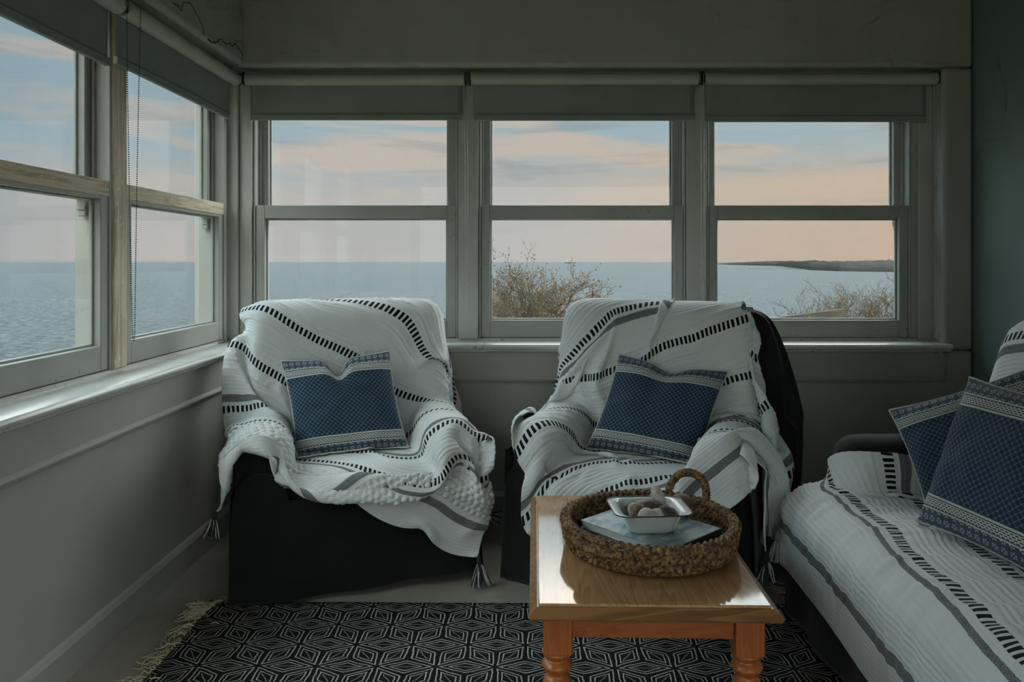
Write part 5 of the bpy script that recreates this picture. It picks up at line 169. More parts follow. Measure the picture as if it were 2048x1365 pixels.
16,7,-16,0,0,0,1,0,-1,2,-5,2,-3,-15,-2,-13,-3,-1,-3,1,-2,16,2,5,4,19,7,-6,11,1,1,0,-2,0,0,1,0,-1,-1,0,1,0,-1,0,-1,-1,0,-1,-1,2,1,-1,0,-2,0,-1,-2,1,2,-3,-13,-1,-4,3,-5,-3,3,-10,-6,-6,-4,0,-2,0,1,-2,-2,3,-1,0,0,-1,0,1,-1,0,0,0,0,1,-1,0,0,-1,0,1,0,0,-1,-1,-1,1,0,1,0,1,-1,0,1,1,0,0,-1,0,0,1,0,0,0,0,0,0,0,0,0,0,1,0,0,0,0,-1,0,0,0,0,0,0,0,0,0,0,-1,0,0,0,0,0,0,0,0,0,0,1,1,0,0,0,1,0,0,-1,0,0,-1,0,2,1,
14,7,-18,4,-3,-2,0,-10,2,-7,-11,-1,-10,-1,0,4,0,0,14,6,4,2,20,5,-2,5,-2,0,-1,-1,1,-1,1,0,1,0,0,0,-2,0,1,-1,1,0,-1,0,8,2,-11,0,-5,-11,1,-3,18,-1,-3,-16,5,-2,-5,-12,-2,7,-10,-3,-1,-6,-2,-4,-1,0,-2,0,2,-2,1,1,0,-1,1,-1,0,1,0,0,1,-1,0,0,0,0,0,0,0,-1,-1,0,1,1,0,0,1,0,0,-1,1,1,1,-1,1,0,1,1,0,0,0,0,0,0,0,-1,0,0,0,-1,-1,0,0,1,0,0,-1,0,0,0,0,0,0,0,0,1,1,0,-1,0,0,1,0,0,0,0,0,-1,-1,0,0,0,0,0,0,0,0,0,1,0,2,-2,
17,-5,-17,-3,-9,2,-6,-4,1,-5,-1,0,6,0,0,11,10,4,0,16,1,0,1,-3,0,-1,2,1,0,0,0,-1,0,0,1,-1,0,4,0,-6,6,1,-8,5,-1,-10,-3,-4,-15,-9,-5,19,10,2,-2,-2,-1,-9,-21,-4,12,-14,0,3,6,-2,-2,10,-1,-5,3,0,-1,-2,-1,-1,-1,1,-1,-1,1,-2,0,1,-1,0,-1,-1,0,0,1,0,1,-2,0,1,1,-1,-1,0,1,0,-1,0,1,1,-1,0,0,1,1,0,0,-1,0,-1,0,0,0,0,0,1,0,0,0,0,1,0,0,-1,0,0,1,0,0,0,0,-1,0,0,1,-1,-1,0,1,0,-1,0,0,0,0,0,0,0,1,1,0,0,-1,0,0,1,1,0,-1,0,1,0,
12,-18,-15,-5,-1,1,-1,-2,0,8,4,0,7,13,1,-1,11,-2,1,-2,1,0,-2,0,2,1,-2,-2,4,1,-3,7,-1,-6,5,-2,-9,2,-1,-3,-1,-2,-6,-1,-2,-4,0,-1,8,-3,1,23,-16,-5,-20,-15,-1,16,-4,1,-7,6,-2,-9,11,0,-10,8,3,1,2,-1,0,-4,0,1,-3,-1,-1,-5,2,1,0,0,0,0,0,0,0,0,-1,0,0,1,0,-1,-1,1,1,0,-1,0,1,0,0,0,1,1,0,-1,0,0,0,1,0,1,0,0,0,0,0,0,0,0,0,0,-1,-1,0,0,0,0,0,0,0,0,1,0,0,0,0,0,0,-1,0,0,1,0,0,0,0,0,0,0,-1,0,0,0,0,0,0,0,-1,1,-1,0,0,0,
8,-20,-11,3,1,0,6,7,-1,3,13,0,-1,3,-2,2,-3,1,-1,4,-2,-3,7,2,-6,6,-1,-6,2,-1,-6,0,-1,-2,-1,1,-2,-1,-1,-6,-3,-2,-2,-9,0,0,-12,-4,19,-8,0,-4,-1,1,-2,3,-1,-7,2,1,-5,13,1,-2,9,1,5,-3,-3,4,-3,-3,0,-3,-1,-1,-1,2,-2,-3,-2,0,-1,2,0,0,0,-1,0,1,0,0,-1,0,0,1,0,-1,0,0,1,0,0,0,0,0,-1,0,0,1,0,0,0,0,0,0,0,0,-1,1,0,0,-1,0,0,0,0,1,0,1,0,0,-1,0,0,1,-1,0,-1,0,0,1,0,0,0,0,0,-1,1,0,0,0,0,1,0,-1,0,0,1,0,0,-1,0,-1,1,0,0,0,
15,-15,-14,4,10,-1,0,7,-1,1,-1,-1,0,5,-1,-5,8,-1,-6,4,2,-6,2,-2,-4,0,0,-2,1,0,-4,-2,-1,-5,-2,-1,-4,-10,-1,1,-10,0,0,-4,-2,15,-9,0,16,12,0,-13,-13,-1,-11,6,2,-2,4,1,2,16,-4,-2,-3,-1,2,0,-1,0,-3,1,1,4,1,-1,-4,-1,1,-1,2,-1,-5,0,0,0,0,0,0,-1,0,0,0,0,0,0,0,1,0,0,-1,0,0,0,1,0,1,0,0,0,0,0,-1,1,1,0,0,-1,1,-1,0,0,1,0,0,0,0,0,-1,-1,0,0,1,0,0,-1,0,1,1,0,-1,-1,0,1,0,0,0,1,-1,0,0,0,0,0,0,0,0,0,0,-1,1,0,0,0,0,0,0,-1,
17,4,-15,0,-1,-1,1,3,-2,-4,7,1,-6,4,1,-6,2,1,-4,1,-1,-3,-1,1,-3,-1,0,-6,-4,-1,-4,-6,1,-1,-12,-1,3,-3,0,1,0,-2,10,-9,-1,17,7,0,-6,-5,0,-16,2,1,-1,1,1,-3,15,-3,11,5,-1,-3,0,-1,5,-3,-2,-2,0,0,0,1,1,-1,-2,0,-2,-2,-2,-2,-4,1,0,-1,1,0,0,0,-1,0,0,0,0,0,0,-1,0,0,1,0,0,0,0,0,0,0,0,-1,1,0,1,-1,0,0,0,0,0,0,0,0,0,0,0,0,0,-1,1,0,0,0,0,0,0,0,0,-1,0,1,0,1,0,0,-1,0,0,0,0,0,0,0,0,0,0,0,0,0,0,1,-1,0,0,0,0,-1,1,0,
17,5,-20,-3,7,-1,-5,5,3,-7,3,0,-4,0,1,-4,0,-1,-3,-2,1,-5,-3,-1,-7,-6,2,1,-10,-1,2,-7,0,2,1,-2,-1,0,0,9,-10,-2,16,4,0,-1,-1,-1,-14,-2,3,-4,6,-1,-5,6,-1,6,10,-2,2,0,-1,6,0,-3,1,-6,0,-1,1,2,-1,5,0,1,3,1,0,0,1,-6,-6,-4,0,-6,2,0,0,0,0,0,0,-1,0,0,1,1,0,0,0,1,0,-1,-1,0,0,1,0,1,-1,0,0,1,-1,0,0,1,-1,1,0,0,-1,-1,0,1,1,1,-1,0,0,0,-1,0,0,1,0,0,-1,-1,1,0,0,-1,1,0,0,-1,0,0,0,1,0,0,0,1,0,0,-1,-1,1,1,0,0,-1,0,-2,-1,
8,16,-18,-6,4,3,-7,0,0,-3,-1,1,-3,-1,0,-3,-3,1,-6,-6,0,-1,-8,1,2,-8,-2,0,-2,1,2,1,-2,0,0,1,8,-10,-2,16,3,-1,2,2,-1,-13,-5,2,-9,7,0,-3,1,-1,2,14,-2,6,5,-2,5,1,-2,6,-9,-1,0,0,0,-2,0,-1,-1,7,3,2,4,1,0,-1,-1,-5,-3,0,-7,-9,-2,0,-1,2,1,0,-1,0,0,0,-1,0,0,0,-1,0,0,1,1,0,0,0,0,0,0,0,0,0,0,-1,0,0,1,-1,0,0,1,1,0,-1,-1,0,1,0,0,-1,1,0,1,-1,0,0,1,0,-1,0,0,1,-1,0,0,1,0,0,0,1,0,0,3,-1,0,6,1,1,2,1,-2,-5,-1,0,-6,0,
-1,21,-15,-4,-2,0,-2,1,1,-5,-2,0,-6,-5,1,-4,-9,1,1,-9,0,1,-4,-1,1,0,0,1,1,-2,-1,0,1,9,-10,-3,14,1,-2,3,3,-1,-10,-5,3,-11,8,0,0,-3,-1,-3,14,-2,6,6,-3,4,2,0,9,-3,-2,1,-3,-1,-1,0,0,1,-1,1,-1,0,2,-1,9,1,2,2,1,3,0,0,-12,-5,-4,-3,-9,1,0,0,1,0,-1,-1,0,0,0,-1,1,1,0,0,-1,0,0,0,1,-1,1,0,0,0,0,1,0,0,0,0,-1,0,0,0,0,0,1,0,0,0,0,1,-1,0,-1,1,0,0,0,0,0,0,0,0,0,2,0,0,6,0,0,5,2,0,5,3,1,0,1,1,0,-2,1,-1,-1,-6,-7,-1,
-5,19,-13,-3,1,1,-8,-5,1,-5,-8,2,-1,-11,0,2,-5,-1,0,0,-1,1,1,-1,0,0,0,0,0,1,8,-11,-3,13,1,-3,4,3,0,-8,-4,2,-11,5,1,1,-1,0,-6,13,-3,6,10,-3,4,2,0,8,0,-3,7,-7,1,-1,-1,-1,0,0,0,-1,0,0,0,0,-1,-2,5,1,3,5,3,0,-1,-1,-5,1,0,-12,-10,-2,0,-5,1,0,1,0,0,0,1,1,0,-1,0,0,1,0,-1,0,-1,1,-1,0,0,0,0,0,0,0,0,1,1,0,0,0,-1,-1,0,0,0,0,0,0,1,0,0,0,0,0,-1,3,0,0,8,1,1,6,3,0,1,2,0,-1,-1,1,-3,-3,-1,-3,-1,0,-1,-1,0,0,1,2,2,0,
-11,20,-10,-7,-9,2,-3,-13,-1,0,-7,-2,1,0,0,0,0,-1,0,1,1,0,-1,1,0,0,0,7,-9,-3,12,0,-3,4,1,-1,-4,-2,1,-12,2,3,1,2,-1,-7,9,-2,5,13,-3,7,3,-2,7,2,-1,7,-5,0,0,-4,-1,-1,0,-1,0,0,0,-1,-1,0,0,0,1,-1,0,0,0,7,1,3,2,2,3,-1,0,-15,-1,-3,-7,-11,1,0,0,0,1,0,0,-1,0,0,0,0,0,0,0,0,0,0,1,1,0,0,0,0,0,0,0,-1,0,-1,0,1,1,1,-1,0,-1,1,0,-1,0,1,0,0,12,3,0,5,4,0,-1,0,0,-2,-3,1,-3,-2,0,-3,-1,-1,-4,0,0,-2,-1,-1,-1,1,1,4,0,2,4,0,
 ]),
 'sofa': (76, 56, [
-60,-20,270,2,-2,-25,3,2,-24,1,11,-27,-8,-13,-18,1,-24,-6,6,-23,2,0,-23,0,0,-24,0,0,-22,-2,0,-24,-1,0,-23,0,0,-23,-2,0,-23,-1,0,-24,-1,0,-23,-1,0,-23,-1,0,-23,-1,0,-24,-2,0,-23,-1,0,-23,-2,0,-23,-2,0,-23,-2,0,-23,-3,0,-24,-3,0,-23,-3,0,-23,-3,0,-23,-3,0,-24,-3,0,-23,-3,0,-24,-2,0,-23,-2,0,-24,-2,0,-24,-2,0,-23,-1,0,-24,-2,0,-23,-1,0,-24,-3,0,-23,-1,0,-24,-2,0,-23,-3,0,-23,-2,0,-24,-2,0,-23,-3,0,-24,-2,0,-23,-3,0,-24,-2,0,-24,-3,0,-23,-2,0,-24,-3,0,-23,-2,0,-24,-2,0,-24,-2,0,-23,-1,0,-24,-2,0,-24,-2,
12,23,-2,-4,0,2,-1,2,-2,-25,-15,12,3,-14,14,11,2,3,4,2,-2,0,0,0,0,0,-1,0,-1,1,0,0,0,0,0,-1,0,0,1,0,0,0,0,0,0,0,0,-1,0,0,0,0,-1,0,0,1,1,0,0,-1,0,-1,1,0,0,0,0,0,-1,0,0,1,0,0,-1,0,0,0,0,0,0,0,-1,0,0,1,1,0,0,0,0,0,0,0,-1,0,0,1,0,0,0,0,0,0,-1,0,0,0,0,0,0,0,0,1,0,0,-1,0,0,0,0,0,1,0,-1,0,0,1,-1,0,-1,1,0,1,-1,0,-1,0,0,1,0,0,0,0,0,0,0,0,0,1,0,0,0,0,0,0,0,1,0,0,-1,-1,0,0,0,0,1,1,
18,17,-4,0,2,-3,-27,2,16,8,-22,18,8,3,-3,-5,-1,1,-2,-2,0,0,0,0,0,1,0,0,-1,0,0,1,0,0,0,0,0,-1,-1,0,0,0,0,0,0,0,0,1,0,0,0,0,0,0,0,0,-1,0,-1,1,0,1,-1,0,-1,0,0,0,0,0,0,0,0,0,1,0,0,0,0,0,-1,0,0,1,0,0,-1,0,0,0,0,0,0,0,1,0,0,-1,0,0,1,0,0,-1,0,0,1,1,0,-1,-1,0,1,0,0,-1,0,0,0,0,0,0,0,0,0,0,0,0,0,0,0,0,0,0,0,0,0,1,0,0,-1,0,0,1,0,0,-1,0,0,0,0,0,0,0,0,0,0,0,0,0,0,0,0,1,0,0,-1,0,
25,8,-15,-23,16,26,3,-22,18,13,0,-7,-9,0,5,-3,0,-1,-6,-1,0,0,-1,-1,0,0,0,0,0,0,0,-1,0,0,0,0,0,0,0,0,0,0,0,0,0,0,0,0,0,-1,0,0,1,0,0,-1,0,0,1,0,0,-1,1,0,1,-1,0,0,1,0,-1,-1,0,1,0,0,0,0,0,-1,0,0,1,0,0,-1,0,0,0,0,0,0,0,0,0,0,0,0,0,0,0,0,0,0,1,0,0,-1,0,0,0,0,0,0,0,0,0,0,1,0,0,-1,0,0,1,0,0,-1,0,0,1,0,0,-1,0,0,1,0,0,-1,0,0,1,-1,0,-1,1,0,1,0,0,-1,0,0,1,0,0,-1,0,0,1,0,0,-1,0,0,0,0,
10,18,13,1,-19,12,5,-2,-6,-10,3,5,-1,0,1,-3,-1,2,-2,0,-2,0,1,0,0,-1,0,0,0,-1,0,1,0,0,-1,0,0,0,1,0,0,0,0,0,0,0,0,-1,0,0,0,0,0,0,0,0,1,0,-1,-1,0,1,0,0,-1,1,0,0,-1,0,0,0,0,0,0,0,0,0,0,0,1,0,0,-1,0,0,0,0,0,0,0,0,0,0,0,0,0,1,0,0,-1,1,0,1,-1,0,-1,0,0,0,1,0,0,0,0,0,0,0,0,0,0,0,0,0,0,-1,0,0,1,0,0,-1,0,0,1,0,0,-1,0,0,0,0,0,1,0,1,-1,0,-1,0,0,1,0,0,-1,0,0,1,0,0,-1,0,0,1,1,0,0,-1,
12,-4,23,1,-5,-3,-4,6,4,-7,6,2,-1,-1,1,-1,-1,-1,0,1,0,0,-2,0,0,0,-1,0,0,1,0,-1,0,0,0,0,0,1,0,0,-1,0,0,0,0,0,-1,0,0,1,0,0,-1,0,0,0,0,0,1,1,0,-1,-1,0,1,0,0,-1,1,0,1,0,0,0,-1,0,-1,0,0,1,-1,0,-1,1,0,1,0,0,-1,0,0,1,0,0,-1,0,0,0,0,0,0,-1,0,0,1,0,0,0,0,1,0,0,-1,0,0,1,0,0,-1,0,0,1,0,0,0,0,0,0,0,0,0,0,0,0,-1,0,0,1,0,0,0,0,0,-1,0,-1,1,0,1,0,0,-1,-1,0,1,0,0,-1,1,0,1,0,0,-1,-1,0,1,1,
10,-12,19,-1,5,2,-3,9,1,-4,1,2,-2,-2,1,0,0,1,0,-2,-1,0,0,0,0,0,0,0,0,0,0,0,0,0,0,0,0,-1,0,0,0,0,0,1,-1,0,0,1,0,-1,0,0,1,0,0,0,0,0,-1,0,0,1,0,0,-1,0,0,0,-1,0,0,0,0,-1,1,0,1,0,0,0,0,0,0,-1,0,0,0,0,1,1,0,-1,-1,0,1,0,0,-1,0,0,1,1,0,-1,0,0,1,0,0,-1,0,0,1,-1,0,-1,1,0,1,0,0,-1,-1,0,0,1,0,0,-1,0,0,1,0,0,0,0,0,-1,0,0,1,0,0,0,0,0,0,0,0,-1,0,1,1,0,-1,0,0,1,-1,0,-1,0,0,1,1,0,-1,-1,
8,-5,22,2,3,0,1,3,5,-6,4,5,-4,-3,0,-1,-2,-4,0,0,0,0,-1,-1,0,0,0,0,-1,0,0,0,1,0,0,0,0,0,-1,0,0,0,0,0,1,0,0,-1,0,0,0,0,-1,0,0,1,0,0,0,0,0,0,1,0,0,-1,0,1,1,0,-1,-1,0,1,0,0,0,0,0,-1,0,0,1,0,0,0,0,0,-1,-1,0,1,1,0,-1,0,0,1,0,0,-1,0,0,1,-1,0,-1,1,0,1,-1,0,-1,1,0,1,0,0,-1,0,0,1,0,0,0,0,0,0,0,0,0,-1,0,0,0,0,0,1,0,1,-1,0,-1,0,0,1,0,0,-1,1,0,0,-1,0,0,0,0,0,0,0,0,1,0,0,-1,0,0,1,
12,1,20,-1,-1,2,2,-5,0,6,-2,4,-2,4,0,-5,0,-1,-3,1,0,-1,0,0,-1,-1,1,-1,1,0,0,0,0,0,0,0,-1,0,1,-1,0,-1,0,-1,0,-1,1,1,0,0,0,-1,0,0,0,0,0,0,0,0,0,-1,0,-1,1,1,-1,0,-1,0,0,0,0,0,-1,0,0,-1,0,0,0,0,0,0,0,0,0,0,0,0,0,0,0,0,0,0,0,0,0,0,0,0,0,0,0,0,0,0,0,0,1,0,0,0,0,0,-1,0,1,0,0,-1,0,0,0,0,0,0,0,0,0,0,0,1,0,0,-1,0,0,0,0,0,1,0,0,-1,0,0,1,-1,0,-1,1,0,1,0,0,-1,0,0,1,0,0,-1,0,0,1,0,
17,-3,18,2,-5,-1,0,-3,-2,3,0,-6,2,5,2,-1,2,4,-1,-1,1,-1,1,1,0,0,1,1,0,1,-1,0,-1,0,0,1,0,0,1,-1,1,1,-1,0,0,0,0,0,-1,0,1,0,0,1,0,0,1,-1,1,0,0,0,1,0,0,1,-2,-1,1,-3,2,1,-2,-1,1,-3,0,0,-2,1,0,-2,0,0,-1,-1,0,-1,1,0,0,-1,-1,-1,1,1,0,-1,0,0,1,-1,0,-1,1,0,1,0,0,-1,0,0,1,0,0,0,0,0,-1,0,0,1,0,0,0,0,0,0,0,0,0,0,0,0,-1,0,0,-1,0,0,0,0,0,1,0,0,-1,0,0,1,0,0,-1,0,0,0,0,0,0,0,0,0,0,0,0,0,0,0,
16,-8,15,1,0,0,0,3,2,0,0,2,0,0,1,-2,0,-1,1,1,-1,1,0,0,1,1,0,0,0,0,1,0,0,-1,0,0,0,1,-1,1,-1,0,0,0,-1,0,0,0,1,0,0,0,1,-1,0,0,0,1,-1,1,0,1,-1,0,-1,0,1,1,-1,1,-1,-1,-2,1,2,-1,0,2,-2,0,2,-1,0,1,-2,0,1,-1,0,2,-1,1,1,-1,-1,0,-1,1,1,-1,0,0,0,0,1,-1,0,0,-1,0,0,-1,0,0,-1,-1,1,-1,1,0,-1,-1,0,-1,0,0,-1,1,-1,-1,-1,0,-1,0,1,0,1,0,0,-1,0,0,0,-1,0,1,0,0,-1,0,0,1,1,0,0,0,0,0,0,0,0,-1,0,0,0,0,0,0,
22,-2,22,-2,4,-3,0,-6,-2,4,-5,-6,0,1,0,-1,1,2,-1,0,2,0,0,1,1,0,0,1,1,0,0,0,1,0,1,-1,0,0,1,-1,1,0,0,0,1,-1,0,1,-1,1,-1,1,-1,1,0,0,0,0,1,0,0,0,1,0,1,1,-1,0,1,-1,0,1,-1,0,-2,1,0,-1,1,0,-1,1,0,-1,1,1,-1,0,0,-1,0,-1,0,1,1,-1,0,-1,0,1,0,2,-1,0,-1,0,0,1,0,0,0,0,0,2,-1,1,0,-1,0,1,-1,0,2,-2,0,1,-2,0,2,-2,1,1,-1,-1,0,-2,0,1,-3,1,1,-1,-1,0,-2,0,1,-1,1,-1,-1,-1,0,-1,0,0,-1,0,1,0,0,0,-1,0,0,0,0,0,
16,3,19,0,-5,2,4,-8,-9,2,-1,-8,1,1,-1,0,3,0,0,0,2,2,2,0,1,1,-1,0,0,0,0,1,0,0,0,1,-1,-1,0,1,1,1,-1,0,1,0,1,0,1,-1,1,-1,1,0,1,0,0,0,0,0,1,-1,0,-1,1,0,0,-1,1,-2,1,3,0,0,1,-2,0,2,-1,0,1,-2,0,1,-1,0,1,0,0,1,-1,0,0,0,0,1,0,1,0,-1,-1,0,1,1,0,0,-1,0,1,1,0,0,0,0,0,-1,-1,1,0,0,0,0,-2,1,0,-1,1,0,-1,1,0,-1,0,1,0,0,0,0,0,-1,1,-2,1,2,0,0,1,-2,-1,1,-1,1,1,-1,0,1,0,0,0,-1,0,1,0,0,1,-2,0,0,
7,4,35,6,-12,-18,7,-4,-9,5,1,-7,-2,1,-2,0,1,1,2,0,-1,2,2,1,1,-1,0,0,2,0,1,0,0,-1,1,0,0,1,0,-1,0,0,0,0,0,1,0,0,0,0,0,0,1,0,1,-1,0,0,1,0,0,0,0,1,0,0,0,1,1,0,1,0,-1,0,2,0,0,1,-1,0,2,0,0,2,-1,0,2,0,-1,0,0,1,2,-1,0,0,0,-1,1,0,1,0,0,-1,1,1,1,0,-1,-1,1,0,0,0,1,1,1,-2,0,0,-1,1,2,-1,0,1,-1,-1,1,-1,0,1,-1,0,1,-1,0,0,1,1,-1,0,-1,-1,0,0,-1,2,1,0,0,-1,0,1,0,-1,0,0,0,0,0,-1,0,0,0,1,0,0,
-7,-7,24,2,-2,-1,2,-2,-2,9,-2,-1,15,0,-16,-8,4,12,13,9,-16,-4,-4,7,3,2,-7,2,-1,0,-1,0,0,0,0,0,0,0,0,0,0,0,0,1,0,-1,0,0,0,0,0,1,0,0,-1,1,0,2,-1,0,0,1,0,0,-1,0,-1,0,0,0,-1,0,-1,0,0,0,1,0,0,0,0,0,0,0,1,0,0,-1,1,1,0,-1,0,1,0,1,0,1,0,0,-1,0,0,1,0,0,0,0,1,0,0,0,0,0,-1,-1,1,1,0,1,-1,0,1,0,0,1,-1,1,2,0,0,1,-1,-1,2,0,0,1,-2,0,1,1,1,1,-1,-1,1,-1,0,1,0,1,0,-1,-1,1,-1,1,0,0,0,1,0,0,1,0,0,0,
-17,-29,25,9,-1,-7,7,3,-1,1,2,-2,3,0,-2,6,-6,-16,10,17,1,8,7,11,2,2,-9,1,0,0,-1,1,0,0,1,0,-1,0,0,-1,0,0,0,0,0,1,0,0,-1,0,0,0,0,0,1,-1,0,0,1,0,2,0,0,0,1,0,0,1,0,-1,0,0,0,0,0,-1,0,0,-1,0,0,0,0,0,0,0,0,0,-1,0,0,1,0,0,-1,0,0,0,0,1,1,0,0,-1,0,0,0,0,0,0,0,1,1,0,1,0,0,-1,0,0,0,0,0,0,0,0,0,0,0,-1,0,1,0,1,0,0,0,1,1,0,1,-1,-1,1,0,1,1,0,0,1,0,-1,1,0,1,1,0,-1,1,-1,0,1,0,0,-1,0,0,1,
-6,-33,17,5,4,0,2,2,-2,2,3,-1,6,3,0,7,4,-12,-3,-2,0,6,7,0,7,11,-2,0,0,0,0,-1,0,-1,-1,0,1,0,0,0,1,0,-1,0,0,0,0,0,0,1,0,0,-1,0,1,1,0,1,0,0,0,0,0,1,-1,0,-1,0,0,-1,-1,0,-1,1,0,0,0,0,0,0,0,0,0,0,0,0,0,0,1,0,0,-1,0,0,1,0,0,0,0,0,0,0,1,0,0,0,0,0,0,0,0,-1,-1,0,0,1,0,1,0,0,0,-1,0,-1,0,0,0,0,0,1,0,0,0,0,0,-1,0,0,0,0,0,0,1,0,0,-1,0,0,0,0,0,1,0,0,0,0,0,0,0,1,0,0,-1,0,1,0,0,0,
6,-39,25,0,1,-9,7,3,-4,2,4,-3,3,8,-4,5,4,-2,3,1,-3,3,4,4,3,5,-6,-3,5,2,0,0,1,0,1,-1,-2,1,0,0,0,0,0,-1,0,-1,1,0,0,-1,0,1,1,0,0,0,0,2,0,0,3,0,0,1,1,0,-2,0,0,-1,1,0,-2,0,0,-1,-1,0,0,0,0,0,0,0,-1,0,0,1,-1,0,0,1,0,0,-1,0,1,0,0,0,-1,0,-1,1,0,1,0,0,1,0,0,1,1,0,0,-1,0,-1,1,0,0,1,0,0,0,0,-1,0,0,0,0,0,0,0,0,0,0,0,0,0,0,0,-1,0,0,1,0,0,0,0,-1,-1,0,0,0,0,1,0,0,0,0,0,0,0,0,1,0,0,
17,-31,11,3,2,1,1,6,-3,0,4,-1,1,5,-2,3,6,-2,-5,0,-4,6,4,0,-3,4,1,3,-2,-1,0,0,-1,0,0,1,0,0,0,0,0,0,0,1,0,0,-1,0,-1,1,0,0,0,0,1,0,0,0,0,0,2,0,0,1,0,0,0,-1,0,-3,0,0,0,0,0,-1,0,0,0,0,0,-1,0,0,1,0,0,0,1,0,0,-1,0,0,1,0,0,-1,0,0,1,0,1,0,0,0,0,0,0,0,0,0,-1,0,0,1,0,0,-1,0,0,0,0,0,0,0,0,0,0,-1,0,0,0,0,0,0,0,0,0,0,0,0,1,0,0,-1,0,0,0,0,0,1,0,0,0,0,0,0,0,0,0,0,1,0,0,-2,0,0,
35,-25,8,-2,4,0,0,4,-4,1,6,-3,-6,1,0,3,8,-3,-2,0,2,0,2,-3,1,0,3,-1,-1,0,-1,0,1,0,0,-1,0,-1,0,-1,0,0,0,0,0,-1,1,0,0,-1,0,0,0,0,-1,0,0,2,0,0,-1,1,0,-2,0,0,2,0,0,0,0,0,0,0,0,0,0,0,-1,0,0,1,-1,0,0,0,0,-1,0,0,1,0,0,0,0,0,1,0,0,0,0,0,1,-1,0,0,0,0,1,1,0,0,1,0,0,-1,0,1,1,0,-1,0,0,-1,1,0,0,0,0,0,0,0,-1,0,0,1,0,0,-1,0,0,0,0,0,0,0,0,0,0,0,1,-1,0,0,0,0,-1,0,0,0,0,0,0,0,0,1,0,0,
30,-8,0,3,2,2,-3,3,0,-2,2,1,-3,-4,0,-2,4,0,-5,-10,-3,0,-3,1,4,14,8,3,-1,-9,1,0,-1,0,-2,1,-1,1,0,1,0,0,-1,0,0,0,0,0,0,1,0,-1,0,0,1,1,0,-1,0,0,0,-2,0,-1,-1,0,1,1,0,-1,-2,0,1,0,0,-1,0,0,1,1,0,1,1,0,-1,-1,0,1,1,0,0,0,0,0,0,0,0,1,0,0,0,0,0,0,0,1,1,0,0,-1,0,1,-1,0,0,1,0,-1,-1,0,0,0,0,0,0,0,0,0,0,-1,1,0,0,-1,0,0,1,0,0,-1,0,0,0,0,0,1,0,0,0,0,-1,0,0,1,0,0,0,0,0,0,0,0,0,1,0,0,-1,0,
38,-1,-2,-2,0,-1,-2,1,1,0,0,-1,-4,5,-1,0,-4,0,2,10,4,-7,-20,-18,3,7,26,1,-2,-8,-4,0,1,1,0,-1,1,1,0,0,0,0,0,0,0,0,0,0,-2,0,0,-1,1,0,-1,-2,0,0,0,0,-2,1,0,1,0,0,-2,-1,0,3,2,0,0,-1,0,2,1,0,0,-1,0,-1,0,0,2,1,0,-1,-1,0,1,0,0,0,0,0,0,0,0,1,0,0,1,1,0,0,-1,0,1,1,0,0,1,0,1,0,0,0,1,0,0,0,0,-1,0,0,-1,1,0,0,-1,0,0,1,0,-1,-1,0,0,1,0,0,-1,0,0,0,0,-1,0,0,1,0,0,-1,0,0,1,0,0,0,0,0,0,-1,0,1,1,0,
27,-1,-1,3,1,0,-1,0,0,-2,0,0,-1,0,1,-1,0,0,-3,0,0,3,4,-3,-3,-15,7,2,7,-4,1,0,-1,0,1,2,1,-1,-1,0,0,0,0,1,0,-1,0,0,0,1,0,0,-1,0,-2,1,9,0,-1,-9,0,0,0,-1,-1,0,1,0,0,0,0,0,0,1,0,1,0,0,0,0,0,1,1,0,-1,-1,0,1,1,0,-1,1,0,1,0,0,0,0,0,0,0,0,0,0,0,1,0,0,0,0,0,2,0,0,-1,-1,0,0,0,0,-1,1,0,0,0,0,-1,-1,0,0,1,0,0,-1,0,0,1,0,0,-1,0,0,1,0,0,0,0,0,0,0,0,0,0,0,0,0,0,0,0,0,0,0,0,1,0,-1,-1,0,
35,-2,-5,-2,0,0,2,2,0,-2,0,1,-3,0,-1,-3,0,1,3,-1,1,4,9,3,-3,-10,-6,-7,-8,22,1,6,-16,0,0,-1,2,0,1,1,0,0,-1,0,0,-1,1,0,-1,-1,0,-2,1,0,1,1,3,-5,0,12,-4,-1,1,1,1,0,1,0,-2,4,-1,-2,2,0,-3,0,1,-9,1,0,0,0,-1,0,1,1,0,0,0,0,1,-1,0,0,1,0,0,-1,0,1,0,0,1,0,0,1,1,0,1,0,0,0,1,0,1,1,0,-1,1,0,-1,-1,0,-1,1,0,0,0,0,-1,0,0,0,1,0,-1,-1,0,0,0,0,0,0,0,0,0,0,1,-1,0,-1,1,0,1,-1,0,-1,1,0,0,-1,0,1,-1,0,1,1,0,
27,-1,-1,2,1,0,0,0,-1,-1,0,0,-1,0,1,-2,-4,3,-6,9,1,0,9,-3,0,-13,-14,1,2,-2,4,-6,17,1,1,-1,1,-1,0,-1,0,0,1,0,0,0,-1,0,-1,2,0,0,0,0,-3,-1,-12,-1,0,-3,0,1,-1,-1,0,0,3,0,2,0,1,2,0,-1,3,1,-1,9,0,0,0,1,2,0,-1,-1,0,1,0,0,-1,1,0,0,0,0,1,0,0,0,1,0,0,0,0,0,0,0,2,0,0,0,-1,0,0,0,0,0,-1,0,0,0,0,-1,0,0,-1,1,0,0,-1,0,0,0,0,0,1,0,0,0,0,0,0,0,0,0,0,-1,1,0,1,-1,0,-1,1,0,1,-1,0,0,1,0,0,0,0,-1,0,0,
